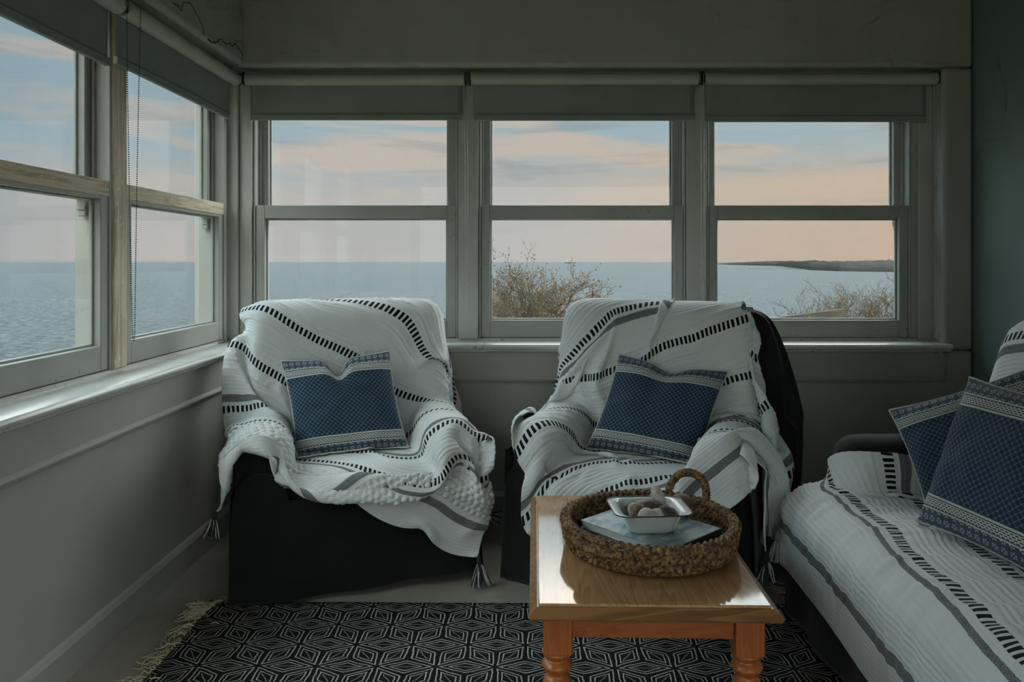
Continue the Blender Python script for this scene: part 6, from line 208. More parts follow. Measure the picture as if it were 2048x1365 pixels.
29,0,-2,0,0,-1,0,0,0,1,0,1,-3,0,1,3,4,-2,5,-21,3,-6,15,-3,-4,0,3,-1,0,0,1,-1,0,1,0,0,1,0,0,2,0,0,-1,0,0,-2,1,0,-1,0,0,-2,0,0,0,0,0,0,1,0,-2,0,0,1,0,0,-3,1,10,2,-1,-1,2,1,-9,1,0,0,0,0,0,0,-1,0,1,1,0,0,-1,0,0,0,0,1,-1,0,0,1,0,1,-1,0,1,0,0,1,0,0,1,0,0,2,1,0,2,1,0,-2,1,0,-2,1,0,-1,0,0,-1,0,0,-1,0,0,-1,0,0,0,-1,0,0,1,0,0,-1,0,-1,0,0,1,-1,0,0,1,0,1,-1,0,-1,1,0,1,-1,0,-1,0,0,1,0,0,
25,-2,1,-1,2,-1,-1,0,1,1,0,-3,-2,-12,4,3,12,1,-2,2,-3,1,-3,-3,0,3,3,0,-3,0,0,0,0,0,-1,0,2,0,0,0,-1,0,0,0,0,-1,0,0,-2,-2,0,1,1,0,-2,-1,5,-6,3,14,3,-1,-2,2,1,-4,3,0,-23,0,1,1,0,0,9,-1,0,0,1,0,0,0,0,0,0,0,0,0,1,0,0,-1,0,0,1,0,0,0,0,1,0,0,0,0,0,1,1,0,1,0,0,2,-1,0,0,-1,0,0,-1,0,-2,1,0,-1,0,0,-1,0,0,0,0,0,0,1,0,0,0,0,-1,-1,0,0,1,0,1,-1,0,0,1,0,0,0,0,-1,0,0,1,-1,0,-1,1,0,1,0,0,0,0,0,
6,-26,3,3,4,2,3,1,0,8,12,4,6,4,-5,1,5,2,3,5,-1,0,-5,-4,-8,-5,-1,0,1,0,2,-1,-1,2,0,1,0,-1,0,2,0,0,0,0,0,-1,-1,0,-3,1,4,-9,7,17,1,1,0,9,-5,-19,-6,8,-17,1,-1,2,1,-2,13,1,0,0,1,0,0,1,-1,1,0,0,-1,0,0,0,0,0,0,0,-1,0,1,1,0,0,-1,0,0,-1,0,0,0,0,2,0,0,2,-1,0,3,1,0,2,1,0,1,1,0,-1,1,0,-2,1,0,-3,-1,0,-1,1,0,-2,0,0,-1,-1,0,0,-1,0,1,1,0,0,-1,0,0,1,0,-1,-1,0,0,0,0,1,0,0,0,0,0,0,0,0,0,0,0,1,0,0,
17,-14,8,2,1,0,1,1,0,-2,-8,-3,7,18,2,-2,2,3,0,5,0,0,-5,-6,0,-2,-4,0,0,0,0,0,0,2,0,0,2,-1,0,0,-1,0,0,0,0,-2,-3,3,-10,16,15,7,-9,-6,2,1,-15,-9,9,-16,9,-7,17,0,0,3,-3,2,10,0,-2,2,1,-1,-2,2,-1,-3,0,0,-8,0,0,0,0,0,0,0,0,0,0,0,0,0,0,0,0,1,0,0,0,0,0,0,0,1,0,0,1,0,0,2,-2,0,1,-1,0,-2,-1,0,-1,-1,0,-1,2,0,-1,-1,0,1,1,0,0,0,0,-1,1,0,0,-1,0,0,1,0,0,0,0,1,0,0,0,0,0,0,0,0,0,0,0,0,0,0,0,0,0,-1,0,0,
22,2,15,1,1,0,-2,2,0,0,3,-1,-5,10,2,8,-18,-6,0,0,-1,-2,0,-4,0,0,-5,0,-2,0,1,1,0,2,-2,6,0,4,-6,4,2,0,2,-3,3,-4,6,13,-2,-3,-4,-1,-1,-20,-12,12,-12,12,-9,18,-3,0,2,-1,0,-1,1,-1,-10,1,1,-2,1,-1,2,-1,1,2,1,0,9,0,-1,0,0,0,0,1,0,0,-1,-1,0,1,0,0,0,-1,0,0,-1,0,0,0,0,2,-1,0,1,0,0,1,-1,0,2,0,0,-2,3,0,0,0,0,-2,0,0,0,1,0,-2,-1,0,1,0,0,0,0,0,0,0,0,0,0,0,0,-1,0,0,0,0,0,0,0,0,0,0,0,1,0,0,-1,0,0,0,0,1,0,0,
15,16,14,-5,5,-1,-9,4,-1,6,-4,1,13,-20,-2,0,-1,2,1,0,-1,-1,-1,1,4,1,-10,-3,0,1,2,4,-4,0,3,5,-10,4,-10,0,-3,14,-10,10,10,-7,4,-8,0,-2,-27,7,1,-7,19,-14,20,0,0,3,0,0,0,1,-1,0,1,-1,0,0,-1,0,-1,0,0,1,0,0,0,0,0,0,0,0,0,-1,0,-1,0,0,1,1,0,-1,0,0,1,0,0,-1,1,0,0,0,0,0,-1,0,-1,1,0,-1,-3,8,-3,-2,0,2,-6,0,3,3,-8,0,0,0,0,0,0,1,1,0,-1,1,0,1,0,0,0,1,0,0,-1,0,0,1,0,0,1,0,0,-1,0,0,1,0,0,-1,0,1,1,0,0,0,0,0,0,0,
2,26,9,-5,-2,-1,18,-10,5,1,-10,5,1,-4,1,1,0,-1,1,0,0,-1,-3,1,-16,-8,9,12,16,-17,-10,16,-13,-3,3,6,1,1,0,-15,2,-4,-2,0,-1,4,-3,-18,26,-11,1,8,-3,16,-2,1,2,-1,0,0,1,-1,0,-1,0,0,1,0,0,-1,0,0,2,0,0,0,-1,0,1,-1,0,0,0,0,0,0,0,1,0,0,-1,-1,0,1,0,0,-1,0,0,0,1,0,-2,0,0,-2,2,0,-2,2,0,-9,2,-8,-4,0,0,8,-4,0,13,-4,8,-3,-1,0,3,-1,0,0,0,0,0,-1,0,0,0,0,0,0,0,0,0,0,0,0,0,0,-1,0,0,0,0,0,0,0,0,0,0,0,0,0,0,0,0,0,0,0,
0,25,2,15,-7,5,1,-9,7,1,-3,2,1,-3,1,0,-3,0,-1,-4,1,-15,-19,7,17,26,-14,-18,22,-7,-2,3,-2,-9,-5,-13,-3,-5,12,-2,1,-10,2,-4,-9,32,-5,7,5,-3,11,-3,2,0,1,0,0,1,0,0,-4,0,-1,-2,-1,-1,0,0,0,2,-1,0,2,-1,1,2,0,1,1,0,0,0,-1,0,0,0,0,0,1,0,0,0,0,0,0,0,0,1,0,-1,-1,0,-4,1,5,-7,0,7,-9,-4,3,-2,2,-2,0,2,-1,1,5,-2,-6,-1,4,22,-7,-7,7,-1,-7,0,-2,0,0,0,0,-1,0,0,0,-1,0,0,1,0,0,0,0,0,0,0,0,1,0,0,-1,0,1,0,0,-1,0,0,1,0,0,0,0,0,
12,23,-1,3,-9,12,1,-2,2,1,-2,1,1,-5,4,-4,-15,5,-4,-10,0,10,26,-11,-16,19,-1,-1,-8,0,-13,1,1,-10,0,-14,-2,-3,5,14,-4,15,27,-1,-3,1,2,-11,-1,0,2,-4,-2,4,-5,-1,4,-5,0,3,1,0,1,0,0,2,0,0,0,0,0,0,0,1,0,0,0,-1,1,0,1,2,0,0,2,0,-1,0,-2,0,1,0,0,-2,0,1,-2,-1,1,-1,0,2,0,-1,-1,0,0,-2,-1,-1,0,1,0,3,0,0,0,0,0,0,3,-1,-5,-4,3,2,1,-1,2,7,0,-5,6,0,-4,4,-1,-5,2,0,-2,0,-1,-3,-1,0,-1,1,0,-1,0,-1,0,0,0,0,-1,1,1,1,-1,0,0,0,1,0,0,1,
17,18,4,0,-3,3,0,-1,2,0,-5,4,-2,-8,6,0,-5,1,3,14,-7,-14,11,0,-12,-17,4,-8,-4,3,2,0,0,4,3,3,23,1,-2,12,5,-17,-3,0,-1,-10,-6,18,-6,1,1,1,1,0,0,0,0,0,-1,0,0,0,0,0,0,0,0,0,0,0,1,0,-1,0,0,0,-1,1,0,0,-1,1,0,0,-1,0,1,0,0,0,1,1,0,0,-1,0,0,1,0,0,-1,0,0,0,-1,-1,-1,0,1,1,0,-1,-1,0,1,-1,0,0,0,1,0,-1,-1,0,1,0,-1,0,0,1,0,0,0,-1,0,0,0,1,1,1,-1,3,0,0,3,0,-1,0,0,-1,2,0,-1,1,1,0,1,-1,-1,-1,1,0,0,0,0,-1,0,1,
16,18,1,0,-1,3,0,-1,4,1,-4,10,-1,-4,5,6,14,-13,-21,-1,4,-15,-19,8,1,-2,0,-3,0,0,1,-8,4,25,2,-3,8,12,-8,0,-1,3,-8,-5,5,-4,2,0,1,1,0,-1,0,-1,0,0,-1,0,1,0,0,0,1,0,0,0,1,1,0,0,-1,0,0,1,0,0,0,-1,0,0,0,-1,0,1,1,0,0,0,0,0,-1,0,0,0,0,0,1,-1,0,-1,1,0,-9,1,2,-5,-1,-1,-3,-1,-1,-1,-1,0,0,0,0,0,0,0,1,1,0,2,-1,3,4,0,1,11,1,-3,0,1,0,1,0,1,0,-1,-1,0,0,1,0,0,0,1,0,0,-1,0,1,0,0,-1,0,0,0,1,-1,1,0,1,0,0,-1,0,
14,19,0,1,0,2,0,-1,4,-3,-4,10,8,7,-14,-27,-3,6,-9,-8,11,3,-3,0,-3,-4,-1,2,-3,2,18,-14,2,11,16,-3,-2,0,2,-4,-2,1,-2,1,0,0,1,0,0,0,0,0,0,1,0,0,0,-1,0,-1,1,0,0,0,1,0,-1,-1,0,0,1,1,0,-1,-1,1,1,1,0,0,0,0,0,-1,0,0,0,0,0,0,0,0,0,0,0,0,-1,0,0,1,0,0,8,-2,-4,4,0,-3,2,0,-2,1,1,-1,-1,1,1,0,-1,0,0,1,0,-1,0,1,-2,1,2,-11,-2,6,0,-1,0,0,1,0,0,0,1,0,0,0,0,0,0,0,0,1,0,0,-1,0,0,0,0,0,0,0,1,0,0,-1,0,0,1,0,
13,20,-1,0,0,1,-1,1,-1,9,4,-4,-30,-1,7,-6,-5,13,1,-5,3,0,-3,0,0,-3,2,17,-22,9,16,19,-8,-4,2,-3,-3,-5,2,-6,-1,3,1,1,0,0,0,0,0,-1,0,0,1,-1,-1,1,0,1,0,0,-1,0,0,1,0,0,0,0,1,0,0,-1,0,1,0,-1,0,0,0,0,0,0,0,0,0,0,0,0,0,1,1,0,0,0,0,0,0,0,0,-1,-1,-1,1,0,0,0,1,0,0,0,0,0,0,0,1,-1,0,0,1,0,-1,0,1,0,1,-1,-1,-1,0,0,1,0,1,0,1,0,-1,0,0,0,1,-1,0,-1,1,0,1,0,0,0,0,0,0,0,0,0,0,0,0,0,-1,0,0,1,0,0,-1,0,
12,20,-6,0,0,3,6,-2,3,-25,0,11,-9,1,-2,2,-1,1,1,0,0,-4,-4,4,16,-16,12,21,11,-10,-7,4,-1,1,-6,3,-4,-5,5,-3,0,-1,-1,0,0,1,0,0,-1,1,1,0,0,0,1,-1,-1,0,0,0,0,1,1,0,0,0,0,0,-1,0,0,1,0,-1,0,0,0,0,0,0,0,0,0,0,0,1,0,0,0,-1,-1,-1,1,1,0,-1,0,1,0,0,0,1,0,0,0,0,-1,0,0,0,0,0,0,0,0,1,0,-1,-1,0,1,0,-1,0,-1,1,0,1,0,0,-1,-1,0,1,1,0,0,0,0,0,0,0,0,1,0,0,-1,0,0,0,0,0,0,0,0,1,0,0,0,1,1,0,-1,-1,0,0,1,0,
12,19,-10,0,1,3,-10,5,17,-20,3,-11,7,-4,-1,-1,1,5,-4,-2,6,19,-13,17,21,4,-10,-10,7,-6,5,-7,3,-6,-11,8,-6,-1,2,0,1,0,0,0,0,-1,0,0,1,0,-1,0,-1,1,0,1,0,0,1,0,0,-1,-1,-1,0,1,1,0,0,0,1,0,0,0,0,0,0,0,0,0,0,0,0,0,0,0,0,0,0,0,0,0,0,-1,0,0,1,0,0,0,0,-1,-1,0,0,1,0,0,0,0,0,0,0,0,-1,-1,-1,1,1,1,0,0,1,-1,1,-1,1,-1,0,0,1,1,0,-1,0,0,0,1,0,0,0,1,1,0,-1,-1,0,0,0,0,1,1,1,0,-1,-1,0,0,0,-1,0,0,0,0,0,1,0,1,
14,15,-15,0,2,6,-25,8,6,6,-7,-14,-3,5,14,-5,-1,3,19,-8,19,17,1,-14,-9,5,-4,4,-6,8,0,-6,6,-6,-4,6,-5,-1,2,0,0,0,0,0,1,0,0,-1,0,0,0,0,0,-1,0,0,1,-1,-1,0,1,0,0,0,1,0,-1,0,0,1,-1,0,0,0,0,0,0,-1,0,1,1,0,0,0,0,-1,0,0,0,0,0,1,0,0,0,0,0,-1,0,0,0,0,0,1,0,-1,0,0,0,0,0,0,-1,0,1,1,0,0,0,0,0,-1,-1,0,0,1,0,0,0,0,0,0,0,0,0,0,0,0,0,0,0,0,0,0,0,0,1,0,1,0,0,-1,-1,0,0,1,0,1,0,0,-1,0,0,1,0,0,-1,-1,
13,13,-18,-7,11,15,-12,2,-14,-4,3,1,3,-5,11,25,-5,22,8,-2,-21,-8,3,-5,3,-4,9,-2,-5,8,-4,-8,11,-8,-1,4,0,0,1,0,1,0,0,0,-1,0,0,1,0,0,0,0,1,0,0,-1,-1,0,1,0,0,0,0,0,-1,0,0,1,0,0,0,0,0,0,0,0,0,1,0,0,-1,0,0,0,0,0,0,0,0,1,0,0,-1,0,0,1,-1,0,-1,1,0,0,0,-1,0,0,0,-1,0,0,0,0,1,1,0,0,0,0,0,-1,0,0,1,0,0,0,0,0,0,0,0,1,0,0,0,0,1,0,1,0,0,-1,-1,1,1,0,-1,0,0,1,-1,0,0,0,0,-1,0,0,1,0,0,0,1,0,0,-1,0,0,
18,9,-14,-16,12,-4,3,-15,-9,15,-1,21,8,1,7,-6,0,-16,-2,2,3,2,2,11,0,-1,5,-4,-3,12,-11,-3,8,1,0,0,-1,1,0,0,-1,0,0,0,-1,0,0,0,0,0,0,0,0,0,0,0,0,0,0,0,0,0,1,0,0,-1,0,-1,0,0,1,0,0,0,0,0,0,0,0,-1,0,0,0,0,0,1,1,0,0,-1,0,-1,0,0,0,0,0,1,0,0,0,0,0,0,0,0,0,0,0,0,0,0,0,-1,0,-1,1,0,0,0,-1,0,0,1,0,0,0,0,1,0,0,-1,0,1,0,0,-1,0,0,0,1,0,0,-1,0,1,1,0,-1,-1,0,0,0,0,1,1,0,-1,-1,1,1,0,-1,-1,1,1,1,-1,
26,5,-8,-1,-7,-1,8,-5,4,-5,8,4,-3,1,-4,1,1,1,-1,0,3,-3,1,8,-8,-1,13,-7,0,4,0,1,-1,0,0,1,0,-1,0,0,1,0,1,0,1,0,0,-1,0,0,1,-1,0,-1,0,0,0,0,0,0,0,0,-1,0,0,0,0,1,1,0,-1,0,0,0,0,0,0,0,0,0,0,0,0,0,0,0,-1,0,0,1,0,0,0,0,0,-1,1,-1,1,-1,0,0,0,1,-1,0,0,0,0,0,1,0,0,0,0,0,-1,0,0,1,0,0,0,0,0,0,0,0,0,0,1,0,0,-1,0,0,0,1,0,0,-1,1,0,1,-1,0,0,0,0,0,1,0,1,0,0,0,0,0,0,-1,0,0,0,0,-1,0,0,1,
26,-6,3,-3,-4,-1,0,6,5,0,0,-3,1,-1,-2,0,3,3,-12,8,15,-3,0,2,-2,0,0,0,-1,0,0,0,1,0,0,0,0,0,0,0,-1,1,0,0,0,0,0,0,0,0,-1,0,-1,0,0,1,0,0,-1,0,0,0,1,0,1,-1,0,-1,0,0,0,0,0,0,1,0,0,-1,0,0,0,0,0,1,0,-1,0,0,0,-1,0,1,0,0,0,1,0,0,-1,0,0,0,0,-1,0,0,0,1,0,0,-1,0,0,0,0,0,0,0,0,0,0,0,0,0,0,0,0,0,0,0,0,0,0,0,1,0,0,-1,0,0,1,0,1,0,0,-1,0,0,0,0,0,1,0,0,-1,-1,0,1,0,0,-1,0,1,1,1,-1,0,-1,
26,-5,12,-5,-8,-6,0,4,4,0,2,0,-4,8,6,-7,5,5,3,-2,-2,-6,1,3,-1,0,1,1,1,1,0,-1,1,0,0,0,1,0,0,0,1,0,-1,0,-1,0,-1,1,0,0,0,1,0,0,-1,0,0,1,0,0,-1,0,-1,0,-1,1,1,0,-1,-1,0,0,0,1,0,0,0,0,0,0,1,0,0,-1,0,0,0,1,-1,1,0,0,0,0,0,-1,-1,0,1,0,0,-1,0,0,0,0,0,0,0,0,0,0,0,0,0,0,0,0,0,0,1,0,0,-1,0,0,0,1,0,1,-1,1,-1,0,-1,1,0,1,0,0,0,-1,0,0,1,0,0,0,0,0,0,0,0,0,0,1,0,0,0,0,0,0,-1,-1,-1,1,0,1,
19,-7,13,-1,-3,-1,-1,13,4,-4,5,3,0,-2,0,-1,0,1,-3,1,0,-1,0,2,-1,1,0,0,-2,1,0,1,-1,0,-1,1,0,0,1,0,-1,-1,0,-1,1,0,1,-1,0,-1,0,0,0,0,0,0,0,0,0,0,0,0,0,0,0,0,0,0,1,0,-1,0,0,0,-1,0,-1,0,0,0,0,0,0,0,0,0,1,0,1,-1,0,-1,0,0,0,1,0,0,-1,0,0,1,0,0,0,0,0,-1,0,0,0,0,0,0,0,0,1,0,0,-1,0,0,0,0,0,1,0,0,-1,0,0,0,1,0,1,-1,0,0,0,0,0,0,0,0,0,0,0,0,1,0,0,-1,0,0,0,0,0,0,0,0,1,0,1,0,0,-1,0,0,
18,-13,17,-3,9,2,0,0,0,-2,7,1,-2,1,0,-1,0,1,-1,1,0,0,0,1,-1,0,1,-1,1,1,1,0,1,0,0,1,-1,0,-1,1,0,1,0,1,0,0,-1,0,0,0,-1,-1,0,1,1,-1,-1,-1,0,0,1,0,0,0,0,0,-1,0,0,0,1,-1,1,-1,1,0,0,1,0,0,-1,0,0,0,0,0,-1,-1,-1,1,0,0,0,0,0,0,0,0,0,0,0,-1,0,0,0,1,0,1,0,0,0,0,0,0,-1,0,-1,0,0,1,0,0,0,1,0,0,0,-1,0,-1,1,0,0,0,1,1,0,-1,-1,0,0,1,0,0,0,0,0,0,-1,1,0,1,0,0,0,0,0,0,0,0,-1,0,-1,1,0,1,-1,0,
15,-3,19,0,3,0,-1,0,-1,0,3,1,-3,6,0,0,-3,0,0,0,2,-2,1,0,-1,0,1,-1,0,1,-1,0,1,1,-1,-1,0,0,1,0,-1,-1,0,0,0,0,-1,1,0,1,0,0,-1,-1,0,0,1,0,0,0,0,0,0,0,-1,0,0,0,-1,0,-1,1,0,0,-1,0,1,0,0,0,1,0,-1,0,0,0,0,0,1,-1,0,0,1,0,-1,-1,0,1,0,0,-1,1,1,0,0,-1,0,-1,0,0,0,0,0,0,1,0,1,-1,0,0,0,0,0,0,0,-1,0,0,1,0,-1,0,0,1,-1,0,0,1,1,0,0,-1,-1,0,0,1,1,0,0,-1,0,0,0,0,0,0,0,0,0,0,1,0,1,-1,0,-1,1,0,
14,8,20,0,-8,1,-1,0,0,0,-3,-1,-1,5,0,-2,3,2,0,-1,0,-1,0,2,0,2,0,-1,0,2,0,0,0,0,1,0,0,0,1,0,0,0,0,-1,0,0,1,-1,0,-1,0,0,0,0,0,0,0,0,-1,-1,-1,0,0,1,1,0,0,-1,1,0,1,0,-1,-1,0,0,-1,0,0,0,-1,1,1,0,0,-1,1,0,0,0,0,0,-1,0,0,1,0,-1,0,0,1,-1,-1,0,0,0,0,0,0,0,0,0,0,0,0,0,0,1,-1,0,0,1,0,0,0,1,-1,0,0,1,0,0,0,-1,0,0,1,0,-1,0,0,1,0,1,0,0,-1,0,0,0,0,-1,0,0,1,0,0,-1,0,0,0,0,-1,0,0,1,0,0,
-2,20,16,13,-8,1,4,-12,0,-2,0,2,1,-2,1,-2,8,0,-2,2,0,0,-1,1,-2,0,1,-1,0,1,0,0,0,0,-1,1,1,0,-1,-1,-1,1,0,0,-1,0,0,1,0,-1,0,0,0,0,0,0,0,0,0,0,1,0,0,-1,-1,0,0,0,0,0,-1,-1,0,1,1,1,0,-1,0,0,1,-1,-1,0,0,1,-1,0,-1,1,0,0,0,0,0,-1,0,0,1,0,0,0,0,0,0,0,0,0,0,0,0,0,-1,0,0,0,0,0,1,0,0,-1,0,0,0,0,1,1,0,-1,0,0,0,0,0,0,-1,0,1,1,0,-1,0,0,0,-1,0,0,1,1,0,0,0,0,0,0,0,0,0,0,0,0,1,1,0,-1,0,-1,
-5,16,21,-7,2,-2,19,-5,2,6,-12,-1,-2,0,1,1,-2,1,0,3,1,-1,3,1,0,1,2,-1,1,1,-1,0,1,-1,0,0,0,0,0,0,0,0,0,0,0,0,-1,-1,0,1,0,0,-1,0,0,0,-1,0,-1,0,-1,0,0,1,0,0,0,0,0,0,0,0,0,-1,0,-1,0,0,1,0,0,0,0,0,0,0,1,0,0,-1,0,0,0,0,0,1,0,0,-1,0,-1,0,0,0,0,0,0,0,0,0,0,0,1,0,0,0,0,0,0,0,0,0,1,0,0,-1,0,-1,0,0,0,0,0,0,1,0,1,0,0,-1,0,0,0,-1,0,1,1,0,-1,0,0,1,-1,0,-1,1,0,1,0,1,-1,0,-1,0,-1,0,0,1,
15,2,21,-11,12,-1,-13,3,-1,18,-6,0,6,-9,-1,-1,1,1,-1,2,1,-1,3,1,-1,0,1,-3,0,0,-1,0,2,1,-1,0,-1,-1,0,1,0,0,0,-1,0,0,-1,0,-1,0,0,1,0,0,-1,0,0,1,0,0,0,0,0,-1,-1,0,1,0,0,0,0,0,0,0,0,0,0,0,0,-1,0,0,0,0,0,0,-1,0,0,1,0,0,0,0,0,-1,1,0,1,0,0,0,0,0,0,0,0,0,0,0,0,0,-1,0,0,0,0,0,0,0,-1,0,-1,0,0,1,0,0,1,1,1,0,-1,0,-1,0,-1,0,0,0,1,1,1,0,-1,-1,-1,0,1,0,0,-1,1,0,1,-1,0,-1,0,0,1,0,0,0,1,0,0,-1,
3,-22,15,19,15,4,-8,18,3,-15,4,1,11,-7,-3,3,-5,0,1,1,3,0,2,1,-1,3,2,-1,0,3,-2,0,0,0,-1,1,1,0,-1,0,-1,-1,1,0,0,0,0,-1,1,-1,0,0,0,-1,1,-1,0,-1,0,0,1,-1,0,0,0,-1,0,1,0,0,-1,0,0,0,-1,0,0,1,0,0,-1,0,0,1,0,0,0,0,-1,-1,1,0,1,0,0,0,-1,0,-1,0,0,0,0,0,0,0,0,0,0,0,0,0,0,0,0,0,0,0,0,0,1,0,1,-1,0,-1,0,0,0,0,0,1,0,0,0,0,0,0,0,0,0,-1,0,0,1,0,1,0,0,0,0,0,-1,0,0,1,0,0,0,-1,0,-1,1,-1,0,1,0,0,
1,-20,15,2,-1,0,17,10,-2,-2,16,3,-9,8,4,6,-6,-2,1,-1,-1,-1,2,2,-2,1,1,0,0,2,0,-1,1,0,-2,-1,1,0,0,1,-2,0,0,0,-1,1,0,0,0,0,-1,0,-1,0,-1,0,0,1,0,0,0,0,-1,0,0,1,0,-1,-1,0,0,1,0,1,0,1,-1,-1,-1,0,1,0,0,-1,1,0,0,0,0,0,-1,0,0,0,0,0,1,0,0,0,0,0,0,0,0,0,-1,1,0,0,0,0,1,-1,0,0,1,0,-1,-1,-1,1,0,1,-1,1,0,1,0,0,-1,-1,0,0,1,0,0,0,-1,1,0,1,-1,1,-1,1,-1,0,-1,0,0,0,1,0,0,-1,1,1,0,0,-1,1,0,1,-1,-1,0,0,
22,-4,10,-6,-12,2,-7,-6,2,10,8,-2,1,11,3,-3,8,3,2,0,1,1,3,2,1,2,3,1,-1,1,1,-1,0,-1,-1,1,1,-1,-2,0,0,-2,0,0,0,-1,-1,-1,0,0,-1,0,0,0,1,0,0,-1,-1,-1,0,0,1,0,-1,-1,0,1,0,0,-1,-1,1,0,1,-1,0,0,0,0,-1,0,0,0,0,-1,1,0,1,0,0,0,-1,1,-1,0,-1,0,0,0,0,1,0,0,0,0,1,-1,0,-1,0,0,0,1,0,0,-1,0,1,1,1,-1,-1,0,1,0,-1,-1,0,0,0,1,1,0,0,-1,1,0,1,-1,0,-1,0,0,1,0,0,0,0,0,0,1,0,0,-1,0,-1,0,1,1,0,-1,-1,0,0,2,0,0,
22,0,6,1,0,0,-2,-8,1,-4,-8,2,2,2,-1,2,9,2,0,8,2,1,3,1,1,0,1,0,0,1,-1,0,1,1,-1,0,-1,-1,-1,0,0,0,-1,-1,-1,1,0,0,0,-1,0,0,0,0,0,0,-1,0,0,0,0,0,0,1,0,0,-1,0,0,0,0,0,0,-1,-1,0,1,0,1,0,1,0,-1,0,-1,1,-1,1,-1,0,0,0,0,-1,1,1,0,-1,0,1,1,-1,0,-1,0,0,0,0,0,0,0,0,0,0,0,0,0,0,0,0,0,0,1,-1,-1,0,1,1,-1,0,0,0,-1,0,0,1,0,1,-1,0,0,1,0,0,0,0,0,-1,0,0,0,0,0,1,0,0,0,0,-1,-1,0,1,1,0,0,-1,0,-1,
22,-1,5,0,1,1,1,0,0,-1,-1,0,1,-1,2,0,1,0,3,2,1,3,2,2,2,1,1,2,1,2,1,0,1,-1,-1,-1,-1,0,0,-2,0,-2,1,0,-1,-1,-1,0,-1,1,0,0,-1,-1,-1,0,0,1,0,0,-1,0,-1,0,0,0,0,-1,0,0,0,0,0,1,1,0,-2,0,-1,1,-1,1,0,0,0,-1,0,-1,1,0,1,0,0,0,-1,-1,0,1,0,0,-1,0,0,1,0,0,-1,0,0,1,0,0,0,0,0,-1,0,0,0,0,0,0,0,0,1,0,0,-1,1,0,1,0,1,0,0,-1,-1,0,1,1,0,0,0,0,-1,-1,1,1,1,0,0,-1,0,-1,1,0,0,-1,0,0,1,-1,0,-1,0,0,0,0,
22,-5,6,1,2,-1,1,3,0,-1,1,0,0,-1,-1,0,0,1,1,0,0,1,-2,0,2,1,-1,1,2,0,1,0,0,-1,1,1,-1,0,-1,0,-1,0,-1,1,0,0,-1,-1,0,0,0,0,0,0,0,0,0,-1,0,0,1,0,0,-1,0,0,0,0,0,1,0,0,-1,0,-1,1,0,0,0,0,0,-1,0,0,1,0,0,0,0,0,0,-1,0,0,1,0,0,0,0,0,0,0,0,0,0,0,0,0,0,0,0,0,-1,0,0,1,0,0,0,0,0,0,0,0,0,0,0,0,0,0,-1,0,0,1,0,0,0,0,0,-1,0,0,1,0,1,0,0,-1,0,0,0,0,0,0,0,0,1,0,0,0,0,0,-1,0,0,0,0,0,
20,13,-1,3,-3,0,0,1,1,0,0,1,-1,-2,1,2,-7,-1,2,-2,1,3,0,-1,3,-1,0,3,0,-1,0,1,0,0,2,0,-1,-1,0,-1,1,0,-1,-1,0,-1,1,0,0,-1,0,-1,0,0,0,0,0,0,0,0,-1,0,0,0,0,0,0,0,0,0,0,0,0,0,0,0,1,0,0,-1,0,0,0,0,0,0,0,0,0,0,0,0,0,0,0,0,0,0,0,-1,0,0,1,0,0,0,0,0,0,0,0,0,0,0,0,1,0,0,-1,0,-1,0,0,2,0,0,-1,0,0,0,0,0,0,0,0,1,0,0,-1,0,0,0,0,0,0,0,0,1,0,0,0,0,0,0,0,0,-1,0,0,0,0,0,0,0,0,0,0,0,
26,0,2,-2,-3,1,0,-4,-1,-3,-6,-3,1,1,0,1,9,0,1,3,-1,1,1,0,1,1,0,0,-1,1,2,0,1,-1,-1,0,0,0,0,0,-1,0,-1,1,0,0,0,0,0,0,0,-1,1,0,0,-1,0,0,0,0,1,0,0,0,0,0,0,0,0,-1,1,0,1,-1,0,-1,0,0,0,0,0,1,0,0,-1,1,0,1,-1,0,-1,1,0,0,0,0,0,-1,0,1,0,0,-1,0,0,0,0,0,0,0,0,1,1,0,-1,-1,0,0,1,0,1,-1,0,-1,1,0,1,0,0,0,0,0,-1,-1,0,0,0,0,1,1,0,0,-1,0,0,1,0,0,-1,0,-1,1,0,1,-1,0,0,1,0,0,-1,0,1,1,0,-1,0,0,
21,-14,-5,0,-5,-1,-2,-4,0,0,3,0,3,9,-1,3,3,0,0,10,-3,4,-2,-2,3,2,1,4,2,4,2,0,2,1,-3,3,-3,-1,1,-2,-1,0,-1,0,1,-1,0,0,-1,1,0,0,-1,0,0,1,0,0,-1,0,-2,0,0,0,1,0,0,0,0,1,-1,0,-1,1,0,0,0,0,1,0,0,-1,0,0,1,0,0,-1,0,0,0,0,0,0,0,0,1,0,0,-1,0,-1,1,0,0,0,1,0,0,0,0,-1,-1,0,1,0,0,0,0,0,0,1,0,0,-1,0,-1,0,1,0,0,0,1,1,0,0,0,0,0,-1,0,0,1,0,0,-1,0,-1,1,0,1,-1,0,-1,1,0,0,-1,0,1,1,0,-1,-1,0,1,0,-1,
12,-20,-9,2,1,0,4,-4,0,2,0,1,3,6,-2,-2,11,-1,-1,11,-3,3,-6,0,0,-2,-4,5,1,-1,4,0,2,-1,-2,4,-1,1,2,-2,1,2,0,0,1,-1,0,1,0,0,0,0,0,0,-1,0,1,0,1,0,1,0,0,0,0,0,0,0,0,-1,1,0,0,-1,0,1,0,0,-1,0,0,0,1,-1,0,-1,0,0,1,0,0,0,0,1,0,0,-1,0,0,0,0,0,0,0,0,0,0,0,0,0,0,0,0,0,0,0,0,0,0,0,0,0,0,0,0,0,1,0,-1,-1,0,0,1,0,0,-1,0,0,0,0,0,0,0,1,0,0,0,1,0,0,0,0,0,0,0,0,0,0,0,-1,0,0,1,1,-1,-2,-1,1,
